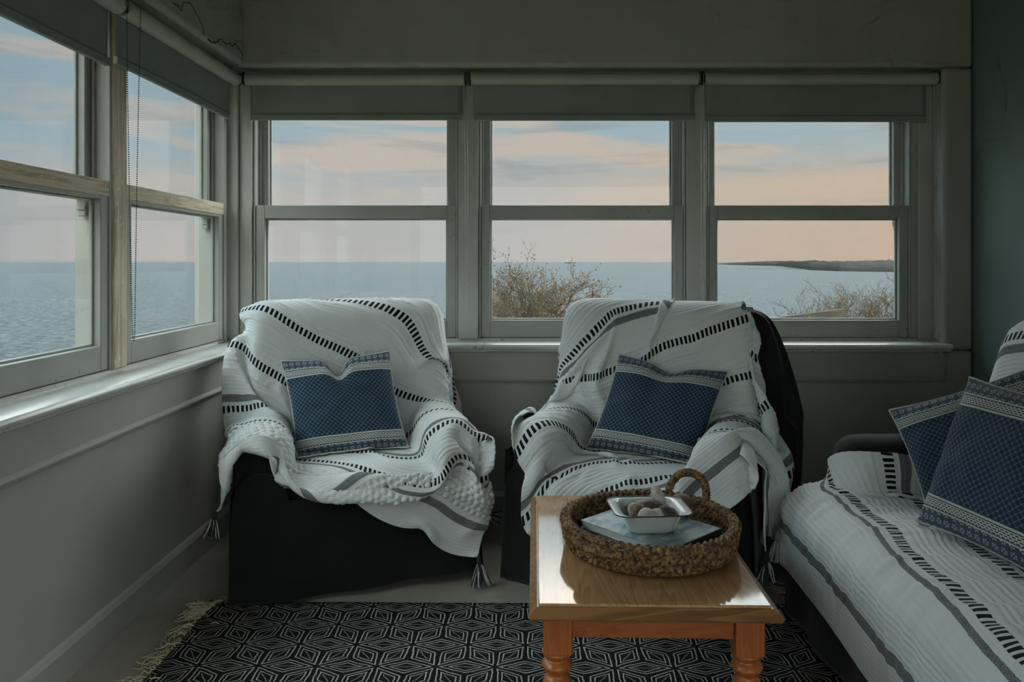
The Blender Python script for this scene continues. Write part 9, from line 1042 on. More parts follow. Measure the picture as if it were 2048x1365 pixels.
# cliff-top ground around the house, falling away to the water
def ground():
    n = 80; seg = 160; P = np.zeros((n, seg, 3))
    for k in range(seg):
        a = 2 * PI * k / seg; dx, dy = math.cos(a), math.sin(a)
        for i in range(n):
            r = 0.2 + 40.0 * (i / (n - 1)) ** 1.6
            x, y = 0.4 + dx * r, 0.6 + dy * r
            edge = 8.0 if dy > -0.2 else 30.0
            z = -0.65 - max(0.0, r - edge) * 0.75 + 0.10 * mnoise.noise(Vector((x * 0.6, y * 0.6, 0)))
            P[i, k] = (x, y, max(z, -14.0))
    o = grid_obj('ground', P, M['ground'], wrap_u=True); return struct(o)
ground()
def headland():
    """a low wooded spit running out to sea on the right"""
    n, k = 260, 26; P = np.zeros((n, k, 3))
    for i in range(n):
        t = i / (n - 1)                     # 0 near (right) .. 1 far tip
        px = 2300 - (2300 - 1432) * t
        wl = np.interp(px, [1430, 1480, 1560, 1590, 1620, 1680, 1800, 2300], [529.0, 530.5, 532.5, 536.5, 540.5, 543.0, 544.5, 552.0])
        top = np.interp(px, [1430, 1480, 1530, 1600, 1680, 1740, 2300], [527.8, 524.8, 522.6, 521.3, 520.8, 520.0, 516.0])
        Y = 1500 * (CAM_H - ZSEA) / (wl - 524); X = (px - 1040) / 1500 * Y
        hgt = CAM_H - (top - 524) / 1500 * Y - ZSEA
        depth = 60 + 120 * t
        for j in range(k):
            s = j / (k - 1)
            prof = math.sin(PI * min(1, s * 1.0)) ** 0.45
            nz = 0.16 * mnoise.noise(Vector((i * 0.16, j * 0.35, 0))) + 0.09 * mnoise.noise(Vector((i * 0.6, j * 0.9, 4)))
            h = hgt * max(0.0, min(1.25, prof * (0.82 + nz + 0.20 * s)))
            P[i, j] = (X * (1 + depth * s / Y), Y + depth * s, ZSEA - 0.2 + h)
    return struct(grid_obj('headland', P, M['headland']))
headland()
def spit():
    m = MB(); vs = []; n = 40
    up = []; dn = []
    for i in range(n):
        t = i / (n - 1); px = 1500 + 110 * t
        yy = 538.2 + 0.8 * t; Y = 1500 * (CAM_H - ZSEA) / (yy - 524)
        wv = 18 * math.sin(PI * min(1, t * 0.9 + 0.05)) + 4
        X = (px - 1040) / 1500 * Y
        up.append((X, Y + wv, ZSEA + 0.1)); dn.append((X, Y - wv, ZSEA + 0.1))
    mid = [((a[0] + b[0]) / 2, (a[1] + b[1]) / 2, ZSEA + 0.9) for a, b in zip(up, dn)]
    P = np.array([up, mid, dn]); return struct(grid_obj('sand_spit', P, M['sand']))
spit()
def ship():
    Y = 7000.0; X = (1141 - 1040) / 1500 * Y; r = empty('cargo_ship', (X, Y, ZSEA), 0.2)
    tag(r, 'tiny grey ship on the horizon seen through the middle back window', 'ship')
    m = MB(); m.loft([[(x, y, z) for x, y in ((-55, -8), (45, -8), (60, 0), (45, 8), (-55, 8))] for z in (0.5, 9)]); m.build('hull', M['bracket'], r)
    m = MB(); m.box(-48, -30, -7, 7, 9, 24); m.box(-44, -38, -3, 3, 24, 32); m.build('bridge', M['deck'], r)
ship()

# bare twiggy shrubs outside the glass
def shrub(name, base, crown, width, n_tw, label, seed, leafy=0.5, lean=0.0, grp='twiggy shrubs outside the back windows'):
    """crown = (height of its middle, half height) above the base"""
    rnd = random.Random(seed)
    root = empty(name, base); tag(root, label, 'shrub', grp)
    tw = MB(); lf = MB(); st = MB(); hc, hh = crown
    def branch(p, d, L, r, depth):
        n = 4; pts = [p]; dd = d.copy()
        for i in range(n):
            dd = (dd + Vector((rnd.uniform(-.42, .42), rnd.uniform(-.42, .42), rnd.uniform(-.25, .34)))).normalized()
            pts.append(pts[-1] + dd * (L / n))
        tw.tube(pts, [r * (1 - 0.5 * i / n) for i in range(n + 1)], 3, cap=False)
        for q in pts[1:]:
            if rnd.random() < leafy * (0.35 + 0.3 * depth):
                u = Vector((rnd.uniform(-1, 1), rnd.uniform(-1, 1), rnd.uniform(-1, 1))).normalized() * rnd.uniform(.006, .012)
                v = u.orthogonal().normalized() * u.length * 0.6; w = u.cross(v).normalized() * 0.0015
                c = q + u * 1.2
                lf.add([c - u, c + v, c + u, c - v, c + w * 2], [(0, 1, 4), (1, 2, 4), (2, 3, 4), (3, 0, 4), (3, 2, 1, 0)])
        if depth < 3:
            for k in range(3 if depth < 2 else 4):
                q = pts[rnd.randint(1, n)]
                e = (dd + Vector((rnd.uniform(-1, 1), rnd.uniform(-1, 1), rnd.uniform(-.55, .85))) * 1.05).normalized()
                branch(q, e, L * rnd.uniform(.5, .8), r * 0.62, depth + 1)
    for s in range(n_tw):
        a = rnd.uniform(0, 2 * PI); k = rnd.random() ** 0.5
        q = Vector((math.cos(a) * k * width * 0.62, math.sin(a) * k * width * 0.62, hc - hh * rnd.uniform(.1, 1.0) * (0.6 + 0.4 * k)))
        g = Vector((math.cos(a) * 0.12, math.sin(a) * 0.12, -0.05))
        st.tube([g, g.lerp(q, 0.5) + Vector((rnd.uniform(-.05, .05), rnd.uniform(-.05, .05), 0)), q], [0.012, 0.008, 0.0055], 5, cap=False)
        d = Vector((math.cos(a) * k * 0.7 + lean, math.sin(a) * k * 0.7, rnd.uniform(.5, 1.1))).normalized()
        branch(q, d, hh * rnd.uniform(.75, 1.0), 0.0042, 0)
    st.build('stems', M['twig'], root); tw.build('twigs', M['twig'], root)
    if lf.v: lf.build('leaves', M['leaf'], root)
    return root
def at_px(px, Y, z): return ((px - 1040) / 1500 * Y, Y, z)
shrub('twiggy_shrub', at_px(1078, 5.3, -0.6), (1.36, 0.34), 0.22, 32, 'tall brown twiggy shrub outside the middle back window', 3, 0.5)
shrub('twiggy_shrub', at_px(1008, 6.5, -0.6), (1.22, 0.32), 0.30, 30, 'low brown shrub left of the tall one in the middle back window', 5, 0.5)
shrub('twiggy_shrub', at_px(1120, 8.1, -0.6), (1.04, 0.30), 0.24, 24, 'low brown shrub right of the tall one in the middle back window', 6, 0.5)
shrub('twiggy_shrub', at_px(880, 5.6, -0.6), (1.14, 0.26), 0.10, 3, 'few thin twigs at the foot of the left back window beside the mullion', 8, 0.2)
shrub('twiggy_shrub', at_px(1655, 6.5, -0.6), (1.17, 0.30), 0.26, 22, 'bare shrub behind the sloping boards, leftmost in the headland window', 11, 0.12, 0.25)
shrub('twiggy_shrub', at_px(1720, 8.0, -0.6), (1.06, 0.36), 0.30, 22, 'bare shrub in the centre of the three outside the headland window', 12, 0.12, 0.3)
shrub('twiggy_shrub', at_px(1790, 5.2, -0.6), (1.25, 0.29), 0.20, 20, 'bare shrub outside the headland window nearest its right frame', 15, 0.12)
# boarded fence top sloping up past the right back window
f = empty('board_fence', (1.50, 4.30, -0.65)); tag(f, 'weathered low board fence end below the shrubs outside the right window', 'fence')
m = MB()
p = [(-0.05, -0.02, 1.478), (0.50, 0.30, 1.512), (0.50, 0.34, 1.512), (-0.05, 0.02, 1.478)]
m.add([(a, b, 0) for a, b, c in p] + [(a, b, c) for a, b, c in p], [(3, 2, 1, 0), (4, 5, 6, 7), (0, 1, 5, 4), (1, 2, 6, 5), (2, 3, 7, 6), (3, 0, 4, 7)])
m.build('boards', M['roof'], f)
# white stair rail far down on the left, only its end shows
f = empty('stair_rail', (-4.55, 6.4, -0.65)); tag(f, 'white slatted stair rail at the bottom left corner of the left window', 'railing')
m = MB(); a = Vector((-0.5, 0, 1.02)); b = Vector((0.14, 0, 0.74))
m.tube([a, b], 0.035, 8); m.build('handrail', M['deck'], f)
for k in range(7):
    q = a.lerp(b, k / 6.0); MB().box(q.x - 0.012, q.x + 0.012, -0.012, 0.012, 0, q.z).build('baluster', M['deck'], f)
# ------------------------------------------------------------------ rug
rug = empty('rug', (-0.075, 1.62, 0.0), rad(-0.6)); tag(rug, 'black flatweave rug with white star pattern under the pine table', 'rug')
RW, RL = 0.955, 0.885
n, k = 60, 60; P = np.zeros((n, k, 3))
for i in range(n):
    for j in range(k):
        x = -RW + 2 * RW * j / (k - 1); y = -RL + 2 * RL * i / (n - 1)
        P[i, j] = (x + 0.006 * mnoise.noise(Vector((0, y * 5, 1))) * (abs(x) > RW * .9), y, 0.004 + 0.0015 * mnoise.noise(Vector((x * 3, y * 3, 0))))
grid_obj('pile', P, M['rug'], None, rug, solid=0.006, off=1)
fr = MB(); rnd = random.Random(4)
for sx in (-1, 1):
    for q in range(330):
        y = -RL + 2 * RL * (q + rnd.random()) / 230
        if sx < 0: y = min(y, RL - 0.035 - 0.02 * rnd.random())
        L = rnd.uniform(.05, .105) if sx < 0 else rnd.uniform(.03, .06); a = rnd.uniform(-.9, .9)
        p = [Vector((sx * (RW - 0.004), y, 0.008))]
        for s in range(6):
            a += rnd.uniform(-.9, .9)
            p.append(p[-1] + Vector((sx * math.cos(a) * L / 6, math.sin(a) * L / 6, 0)))
            p[-1].z = max(0.003, 0.007 + rnd.uniform(-.003, .010 if sx < 0 else .002) - 0.0008 * s)
        fr.tube(p, rnd.uniform(.0012, .0022), 4)
fo = fr.build('fringe', M['fringe'], rug, smooth=True); fo['kind'] = 'stuff'

# ------------------------------------------------------------------ slip-covered armchairs
def rbox(m, x0, x1, y0, y1, z0, z1, r, seg=6, dome=0.0, shear=None):
    """a rounded box with softly domed top, as a quad sphere-like loft"""
    bm = bmesh.new(); bmesh.ops.create_cube(bm, size=1.0)
    bmesh.ops.subdivide_edges(bm, edges=bm.edges, cuts=9, use_grid_fill=True)
    c = Vector(((x0 + x1) / 2, (y0 + y1) / 2, (z0 + z1) / 2)); h = Vector(((x1 - x0) / 2, (y1 - y0) / 2, (z1 - z0) / 2))
    vs = []
    for v in bm.verts:
        q = Vector((v.co.x * 2, v.co.y * 2, v.co.z * 2))
        # spread the cuts towards the edges so the rounding has enough loops
        q = Vector([math.copysign(abs(a) ** 0.6, a) for a in q])
        p = Vector((q.x * h.x, q.y * h.y, q.z * h.z))
        inner = Vector([max(-(h[i] - r), min(h[i] - r, p[i])) for i in range(3)])
        d = p - inner
        if d.length > 1e-9: p = inner + d.normalized() * r
        if dome and p.z > 0: p.z += dome * (1 - (p.x / h.x) ** 2) * (1 - (p.y / h.y) ** 2)
        p += c
        if shear: p = shear(p)
        vs.append(p)
    fs = [tuple(v.index for v in f.verts) for f in bm.faces]; bm.free(); m.add(vs, fs); return m

CH_W, ARM_W, ARM_H, ARM_D, SEAT_H, BACK_H = 0.42, 0.175, 0.56, 0.60, 0.40, 0.975
def back_shear(p):
    q = p.copy(); q.y += 0.10 * max(0.0, p.z - 0.30); q.x *= 1.0 - 0.10 * max(0.0, (p.z - 0.45)) ; return q
def armchair(loc, rz, label, flare_r=0.06, flare_l=0.06, hem=0.0):
    root = empty('armchair', loc, rz); tag(root, label, 'armchair', 'armchairs by the back windows')
    for s in (-1, 1):
        m = MB(); a, b = sorted((s * (CH_W - ARM_W), s * CH_W))
        rbox(m, a, b, 0.0, ARM_D, 0.02, ARM_H, 0.078); m.build('arm', M['black'], root, smooth=True)
    m = MB(); rbox(m, -CH_W + ARM_W - 0.01, CH_W - ARM_W + 0.01, 0.015, 0.56, 0.06, SEAT_H - 0.012, 0.045, dome=0.012)
    m.build('seat', M['black'], root, smooth=True)
    m = MB(); rbox(m, -0.405, 0.405, 0.43, 0.60, 0.05, BACK_H, 0.07, shear=back_shear)
    m.build('backrest', M['black'], root, smooth=True)
    # front panel of the cover hanging to the floor
    n, k = 40, 90; P = np.zeros((n, k, 3))
    for i in range(n):
        t = i / (n - 1)
        for j in range(k):
            s = j / (k - 1); x = -CH_W + 2 * CH_W * s
            z0 = hem * max(0, (s - 0.3) / 0.7) ** 1.2 + 0.0135
            topz = SEAT_H - 0.06 if CH_W - abs(x) > ARM_W else SEAT_H - 0.06 + 0.10 * math.sqrt(max(0, 1 - ((abs(x) - CH_W + ARM_W / 2) / (ARM_W / 2)) ** 2))
            z = topz + (z0 - topz) * t
            fl = 0.008 + 0.022 * t + 0.007 * t * math.sin(x * 24 + 1.3) + 0.004 * mnoise.noise(Vector((x * 7, z * 5, rz)))
            xe = x * (1.0 + 0.03 * t)
            P[i, j] = (xe, -fl, z)
    grid_obj('front_panel', P[::-1], M['black'], None, root, solid=0.004, off=1)
    # sides and rear of the loose cover: a flared, pleated skirt
    n, k = 44, 220; P = np.zeros((n, k, 3))
    path = [(-CH_W, 0.0), (-CH_W, 0.44), (-0.399, 0.50), (-0.372, 0.583), (0.0, 0.592), (0.372, 0.583), (0.399, 0.50), (CH_W, 0.44), (CH_W, 0.0)]
    seglen = [math.dist(a, b) for a, b in zip(path, path[1:])]; tot = sum(seglen)
    for j in range(k):
        s = j / (k - 1) * tot; q = 0
        while q < len(seglen) - 1 and s > seglen[q]: s -= seglen[q]; q += 1
        a, b = path[q], path[q + 1]; f = s / seglen[q]
        x = a[0] + (b[0] - a[0]) * f; y = a[1] + (b[1] - a[1]) * f
        u = j / (k - 1)
        nrm = Vector((x / 0.42, (y - 0.3) / 0.55 if abs(x) < 0.40 else 0.15, 0)).normalized()
        # height of the cover's shoulder here: arm height along the arms, the top of the back behind
        hi = ARM_H - 0.09 + (BACK_H - 0.10 - ARM_H + 0.09) * max(0, min(1, (y - 0.455) / 0.07)) ** 0.8
        fl_amp = flare_r if x > 0 else flare_l
        ramp_y = 0.25 + 0.75 * max(0, min(1, (y - 0.2) / 0.4))
        for i in range(n):
            t = i / (n - 1); z = hi + (0.0135 - hi) * t
            yy = y + 0.10 * max(0, z - 0.30) * max(0, min(1, (y - 0.40) / 0.12)); xx = x * (1.0 - 0.10 * max(0, z - 0.45) * (y > 0.5))
            rear = 1.0 if abs(x) > 0.40 else 0.12
            fl = 0.001 + rear * fl_amp * ramp_y * (1 - (1 - t) ** 2.2) * (1 - 0.25 * t) + rear * t * 0.014 * ramp_y * math.sin(u * 62 + 2 * math.sin(u * 17))
            P[i, j] = (xx + nrm.x * fl, yy + nrm.y * fl, z)
    grid_obj('side_skirt', P, M['black'], None, root, solid=0.004, off=1)
    return root
def loose_cover(root):
    """surplus of the slipcover hanging off the right side of the back in folds"""
    n, k = 60, 90; P = np.zeros((n, k, 3))
    zz = [0.968, 0.955, 0.93, 0.88, 0.80, 0.70, 0.58, 0.45, 0.25, 0.016]; ff = [0.335, 0.40, 0.435, 0.462, 0.492, 0.520, 0.545, 0.545, 0.535, 0.56]
    for i in range(n):
        t = i / (n - 1); z = 0.968 * (1 - t) ** 1.0 + 0.016 * t if i else 0.968
        f = float(np.interp(-z, [-a for a in zz], ff)); sh = 0.10 * max(0, z - 0.30)
        w = max(0, min(1, (0.58 - z) / 0.06)); x0 = 0.345 + (0.425 - 0.345) * w
        path = [(x0, 0.452 + sh - 0.03 * w), (min(f, x0 + 0.05), 0.458 + sh - 0.02 * w), (f - 0.012, 0.475 + sh), (f, 0.51 + sh), (f - 0.012, 0.575 + sh), (0.36, 0.608 + sh * 0.85), (0.30, 0.608 + sh * 0.85)]
        seg = [math.dist(a, b) for a, b in zip(path, path[1:])]; tot = sum(seg); cum = np.concatenate([[0], np.cumsum(seg)]) / tot
        for j in range(k):
            u = j / (k - 1); x = float(np.interp(u, cum, [a[0] for a in path])); y = float(np.interp(u, cum, [a[1] for a in path]))
            r = (0.004 + 0.012 * min(1, (0.97 - z) * 2.2)) * math.sin(PI * min(1, u * 1.2)) 
            P[i, j] = (x + r * math.sin(u * 34 + 0.8 * math.sin(z * 6)), y + 0.7 * r * math.cos(u * 30 + z * 2), z)
    grid_obj('loose_cover', P, M['black'], None, root, solid=0.003, off=1)
CHL = ((-0.555, 2.619, 0.0), rad(17)); CHR = ((0.335, 2.55, 0.0), rad(-24.0))
SEATS = {}
SEATS['left'] = armchair(*CHL, 'black slipcovered armchair beside the left wall, facing slightly right', 0.03, 0.03, 0.03)
SEATS['right'] = armchair(*CHR, 'black slipcovered armchair behind the pine table, cover hanging loose on its right', 0.12, 0.02)

# ------------------------------------------------------------------ sofa along the teal wall
SFX, SFY = 0.90, 2.46
def sofa():
    root = empty('sofa', (SFX, SFY, 0), 0); tag(root, 'black slipcovered sofa against the teal wall at the right edge', 'sofa')
    # local: x from the front edge to the wall, y negative towards the camera
    m = MB(); rbox(m, 0.0, 0.72, -1.96, 0.0, 0.25, 0.405, 0.05, dome=0.008); m.build('seat_cushion', M['black'], root, smooth=True)
    m = MB(); rbox(m, 0.03, 0.95, -1.96, -0.02, 0.02, 0.27, 0.03); m.build('base', M['black'], root, smooth=True)
    m = MB(); rbox(m, 0.11, 0.86, -0.15, 0.03, 0.05, 0.595, 0.078); m.build('arm', M['black'], root, smooth=True)
    def sh(p): q = p.copy(); q.x += 0.30 * max(0, p.z - 0.35); return q
    m = MB(); rbox(m, 0.50, 0.74, -1.96, -0.01, 0.30, 0.965, 0.085, shear=sh); m.build('backrest', M['black'], root, smooth=True)
    n, k = 30, 160; P = np.zeros((n, k, 3))
    for i in range(n):
        t = i / (n - 1)
        for j in range(k):
            y = -1.96 + 1.935 * j / (k - 1)
            z = 0.37 + (0.017 - 0.37) * t
            P[i, j] = (-0.001 - 0.030 * t + 0.010 * t * math.sin(y * 26 + math.sin(y * 9)), y, z)
    grid_obj('front_skirt', P, M['black'], None, root, solid=0.004, off=1)
    return root
SEATS['sofa'] = sofa()
# pale wooden side table tucked behind the sofa arm
r = empty('side_table', (1.31, 2.70, 0)); tag(r, 'pale wooden side table just showing behind the sofa arm', 'table')
m = MB(); m.lathe([(0.142, 0), (0.15, 0.006), (0.15, 0.018), (0.142, 0.024)], 48, (0, 0, 0.456)); m.build('tabletop', M['wood_side'], r, auto=40)
for a in (0.6, 2.7, 4.8):
    m = MB(); m.tube([(0.09 * math.cos(a), 0.09 * math.sin(a), 0.456), (0.11 * math.cos(a), 0.11 * math.sin(a), 0)], [0.018, 0.013], 10); m.build('leg', M['wood_side'], r, auto=40)

# ------------------------------------------------------------------ pine coffee table
TB = Vector((0.297, 1.987, 0.0125)); TRZ = rad(-1.1)
tb = empty('coffee_table', TB, TRZ); tag(tb, 'varnished pine coffee table with turned legs on the star rug', 'table')
TW, TLN, TH = 0.270, 0.396, 0.400
def frustum(m, x, y, z0, x2, y2, z1):
    m.add([(-x, -y, z0), (x, -y, z0), (x, y, z0), (-x, y, z0), (-x2, -y2, z1), (x2, -y2, z1), (x2, y2, z1), (-x2, y2, z1)],
          [(0, 3, 2, 1), (4, 5, 6, 7), (0, 1, 5, 4), (1, 2, 6, 5), (2, 3, 7, 6), (3, 0, 4, 7)])
m = MB(); frustum(m, TW - 0.020, TLN - 0.020, TH - 0.006, TW - 0.021, TLN - 0.021, TH)
m.build('tabletop', M['pine_top'], tb, bevel=0.0015)
m = MB(); frustum(m, TW - 0.004, TLN - 0.004, TH - 0.030, TW, TLN, TH - 0.024); frustum(m, TW, TLN, TH - 0.024, TW, TLN, TH - 0.018)
frustum(m, TW, TLN, TH - 0.018, TW - 0.017, TLN - 0.017, TH - 0.0055)
m.build('edge_moulding', M['pine_edge'], tb)
def leg(sx, sy):
    h = 0.031; m = MB()
    m.box(-h, h, -h, h, 0.282, TH - 0.0305)
    prof = [(0.012, 0.0), (0.020, 0.0), (0.024, 0.010), (0.022, 0.03), (0.030, 0.05), (0.033, 0.062), (0.030, 0.075), (0.022, 0.085), (0.021, 0.10),
            (0.026, 0.15), (0.031, 0.19), (0.033, 0.207), (0.028, 0.222), (0.022, 0.228), (0.022, 0.234), (0.030, 0.240), (0.035, 0.250), (0.030, 0.260),
            (0.025, 0.263), (0.025, 0.267), (0.032, 0.272), (0.035, 0.280), (0.030, 0.284)]
    m.lathe(prof, 28)
    m.build('leg', M['pine_leg'], tb, bevel=0.002, auto=40, loc=(sx * (TW - 0.062), sy * (TLN - 0.062), 0))
for sx in (-1, 1):
    for sy in (-1, 1): leg(sx, sy)
ax, ay = TW - 0.062, TLN - 0.062
for sy in (-1, 1): box_obj('apron', (-ax + 0.0315, ax - 0.0315, sy * (ay + 0.006) - 0.010, sy * (ay + 0.006) + 0.010, 0.315, TH - 0.0305), M['pine_leg_x'], tb, 0.0015)
for sx in (-1, 1): box_obj('apron', (sx * (ax + 0.006) - 0.010, sx * (ax + 0.006) + 0.010, -ay + 0.0315, ay - 0.0315, 0.315, TH - 0.0305), M['pine_leg_y'], tb, 0.0015)

# ------------------------------------------------------------------ woven tray
TRAY_Z = TH + 0.0125 + 0.003
tray = empty('woven_tray', (0.336, 1.952, TRAY_Z), 0.0); tag(tray, 'round woven seagrass tray with two loop handles on the pine table', 'tray')
TR = 0.211
def coil(m, R, z, r, twists, amp, ph, squash=1.0, seg=10, N=420, zwave=0.0):
    pts = []
    for i in range(N):
        a = 2 * PI * i / N
        pts.append((R * math.cos(a), R * math.sin(a), z + zwave * math.sin(a * 3 + ph)))
    def sh(i, k):
        return 1 + amp * math.sin(twists * 2 * PI * i / N + k * 2 * PI / seg * 1.0 + ph) + 0.25 * amp * math.sin(twists * 0.37 * 2 * PI * i / N + ph * 5)
    m.tube(pts, r, seg, closed=True, shape=sh)
m = MB()
for q in range(6):
    coil(m, TR + 0.0015 * q - 0.004 * (q == 0), 0.0130 + q * 0.0096, 0.0096, 76 + (q % 2), 0.30, q * 2.6, zwave=0.0009, seg=12)
m.build('woven_wall', M['seagrass'], tray, smooth=True)
m = MB(); coil(m, TR + 0.010, 0.0655, 0.0088, 64, 0.34, 0.4, seg=12); coil(m, TR + 0.001, 0.0660, 0.0082, 64, 0.34, 2.9, seg=12)
m.build('braided_rim', M['seagrass'], tray, smooth=True)
m = MB(); m.lathe([(0.004, 0.002), (TR - 0.002, 0.002), (TR - 0.002, 0.007), (0.004, 0.009)], 64); m.build('base', M['seagrass'], tray)
def handle(ang, lift, span, outw):
    c, s = math.cos(ang), math.sin(ang); pts = []; N = 120
    for i in range(N):
        t = i / (N - 1); u = PI * t
        side = math.cos(u) * span; up = math.sin(u) ** 0.75
        rr = TR + 0.008 + outw * up; zz = 0.058 + lift * up
        px_, py_ = rr * c - side * s, rr * s + side * c
        pts.append((px_, py_, zz))
    m = MB(); m.tube(pts, 0.0112, 12, shape=lambda i, k: 1 + 0.13 * math.sin(2 * PI * i / N * 34 + k * 0.5))
    m.build('handle', M['seagrass'], tray, smooth=True)
handle(rad(52), 0.072, 0.058, 0.030); handle(rad(232), 0.006, 0.066, 0.045)

# ------------------------------------------------------------------ books on the tray
def book(name, loc, rz, w, l, t, cov, label, title=None):
    r = empty(name, loc, rz); tag(r, label, 'book', 'books stacked on the tray')
    box_obj('page_block', (-w / 2 + 0.003, w / 2 - 0.001, -l / 2 + 0.003, l / 2 - 0.003, 0.0018, t - 0.0018), M['pages'], r)
    m = MB(); m.box(-w / 2, w / 2, -l / 2, l / 2, t - 0.0018, t); m.box(-w / 2, w / 2, -l / 2, l / 2, 0, 0.0018)
    m.build('cover', cov, r, bevel=0.0006)
    box_obj('spine', (-w / 2, w / 2, -l / 2 - 0.0018, -l / 2 + 0.002, -0.0002, t + 0.0002), M['spine'], r, 0.0006)
    if title:
        for (txt, x, y, s) in title:
            cu = bpy.data.curves.new('lettering', 'FONT'); cu.body = txt; cu.size = s; cu.extrude = 0.0002
            tmp = bpy.data.objects.new('lettering', cu); COL.objects.link(tmp); bpy.context.view_layer.update()
            me = bpy.data.meshes.new_from_object(tmp.evaluated_get(bpy.context.evaluated_depsgraph_get()))
            bpy.data.objects.remove(tmp); bpy.data.curves.remove(cu)
            o = bpy.data.objects.new('cover_lettering', me); COL.objects.link(o); o.parent = r
            o.location = (x, y, t + 0.0003); o.rotation_euler = (0, 0, -PI / 2); me.materials.clear(); me.materials.append(M['book_text'])
    return r
TZ = TRAY_Z + 0.010
b1 = book('picture_book', (0.334, 1.950, TZ + 0.0005), rad(30), 0.215, 0.275, 0.020, M['cover_blue'], 'lower book in the tray, cover patched in blues')
TZ2 = TZ + 0.0215
b2 = book('picture_book', (0.338, 1.953, TZ2), rad(42), 0.222, 0.284, 0.020, M['cover_sea'], 'upper book in the tray, pale seascape cover under the enamel dish', [('AR', 0.082, -0.070, 0.024)])
TZ3 = TZ2 + 0.0205

# ------------------------------------------------------------------ enamel dish with shells and stones
dish = empty('enamel_dish', (0.330, 1.925, TZ3), rad(4)); tag(dish, 'white enamel pie dish with dark rim standing on the books', 'dish')
def rrect(hx, hy, r, z, seg=10):
    pts = []
    for cx, cy_, a0 in ((hx - r, hy - r, 0), (-hx + r, hy - r, 90), (-hx + r, -hy + r, 180), (hx - r, -hy + r, 270)):
        for k in range(seg + 1):
            a = rad(a0 + 90 * k / seg); pts.append((cx + r * math.cos(a), cy_ + r * math.sin(a), z))
    return pts
rings = [rrect(0.050, 0.042, 0.024, 0.0), rrect(0.056, 0.049, 0.028, 0.002), rrect(0.062, 0.055, 0.030, 0.010), rrect(0.075, 0.071, 0.034, 0.048),
         rrect(0.078, 0.074, 0.034, 0.0505), rrect(0.098, 0.079, 0.034, 0.053), rrect(0.0985, 0.0795, 0.034, 0.0545),
         rrect(0.098, 0.079, 0.034, 0.0550), rrect(0.078, 0.072, 0.034, 0.0525), rrect(0.073, 0.069, 0.034, 0.049),
         rrect(0.060, 0.053, 0.030, 0.011), rrect(0.054, 0.047, 0.027, 0.004), rrect(0.040, 0.034, 0.020, 0.003)]
m = MB(); m.loft(rings); m.build('basin', M['enamel'], dish, auto=60)
m = MB(); m.tube(rrect(0.0988, 0.0798, 0.034, 0.0548), 0.0017, 8, closed=True); m.build('rim', M['enamel_rim'], dish, smooth=True)
def pebble(name, mat, p, s, rot, label, rough=0.12, seed=0, ridges=0, cat='stone', grp=None):
    m = MB(); m.blob((0, 0, 0), s, rot, 3, rough, seed)
    o = m.build(name, mat, None, smooth=True); o.location = p
    tag(o, label, cat, grp); return o
def shell(p, r, rot, mat, label, seed=0):
    """a ribbed cockle valve"""
    n, k = 12, 40; P = np.zeros((n, k, 3))
    for i in range(n):
        t = i / (n - 1)
        for j in range(k):
            a = rad(-78 + 156 * j / (k - 1)); rr = r * t * (1 - 0.12 * abs(math.sin(a)))
            z = r * 0.42 * math.sin(PI * min(1, t * 0.98)) ** 0.7 * math.cos(a * 0.85) + r * 0.03 * t * math.cos(j * 1.9)
            P[i, j] = (rr * math.sin(a), rr * math.cos(a) - r * 0.5, z)
    o = grid_obj('sea_shell', P, mat, None, None, solid=0.0016, off=-1); o.location = p; o.rotation_euler = rot
    tag(o, label, 'shell', 'shells in the enamel dish'); return o
DX, DY, DZ = 0.330, 1.932, TZ3
G = 'stones and shells in the enamel dish'
pebble('beach_stone', M['stone_dark'], (DX + 0.012, DY - 0.002, DZ + 0.056), (.027, .018, .012), (0.1, 0.12, 0.2), 'dark oval stone lying on top of the shells in the dish', seed=1, grp=G)
pebble('beach_stone', M['stone_dark'], (DX + 0.045, DY - 0.024, DZ + 0.043), (.026, .022, .016), (0.2, 0.25, -0.3), 'dark brown stone at the right end of the dish', seed=2, grp=G)
pebble('beach_stone', M['stone_dark'], (DX - 0.030, DY + 0.028, DZ + 0.038), (.024, .020, .018), (0.1, 0.1, 0.4), 'small dusky stone at the back left of the dish', seed=4, grp=G)
pebble('beach_stone', M['shell'], (DX + 0.034, DY + 0.034, DZ + 0.060), (.017, .013, .038), (-0.35, -0.30, 0.1), 'tall pale stone propped upright at the back of the dish', seed=6, rough=0.08, grp=G)
shell((DX - 0.040, DY - 0.016, DZ + 0.050), 0.034, (0.7, -0.3, 0.9), M['shell_tan'], 'tan shell at the left end of the dish', 1)
shell((DX - 0.014, DY + 0.002, DZ + 0.052), 0.032, (0.5, 0.25, -0.8), M['shell_tan'], 'ribbed shell in the middle of the dish beside the dark stone', 2)
shell((DX - 0.010, DY - 0.042, DZ + 0.047), 0.033, (0.7, 0.0, 0.25), M['shell'], 'pale shell against the front wall of the dish', 3)
shell((DX + 0.020, DY - 0.034, DZ + 0.046), 0.026, (0.7, 0.3, -0.4), M['shell'], 'small striped pale shell between the two dark stones', 4)
pebble('beach_stone', M['stone_grey'], (DX - 0.006, DY + 0.012, DZ + 0.024), (.040, .032, .019), (0, 0, 0.3), 'grey stone under the shells at the bottom of the dish', seed=9, grp=G)
pebble('beach_stone', M['stone_brown'], (DX + 0.008, DY - 0.030, DZ + 0.021), (.034, .020, .016), (0, 0, 0.1), 'brown stone under the front shells in the dish', seed=10, grp=G)
pebble('beach_stone', M['stone_grey'], (0.378, 2.050, TZ3 + 0.0275), (.031, .026, .027), (0, 0, 0.3), 'round grey stone on the book behind the dish', seed=11, rough=0.05, grp='round stones on the book')
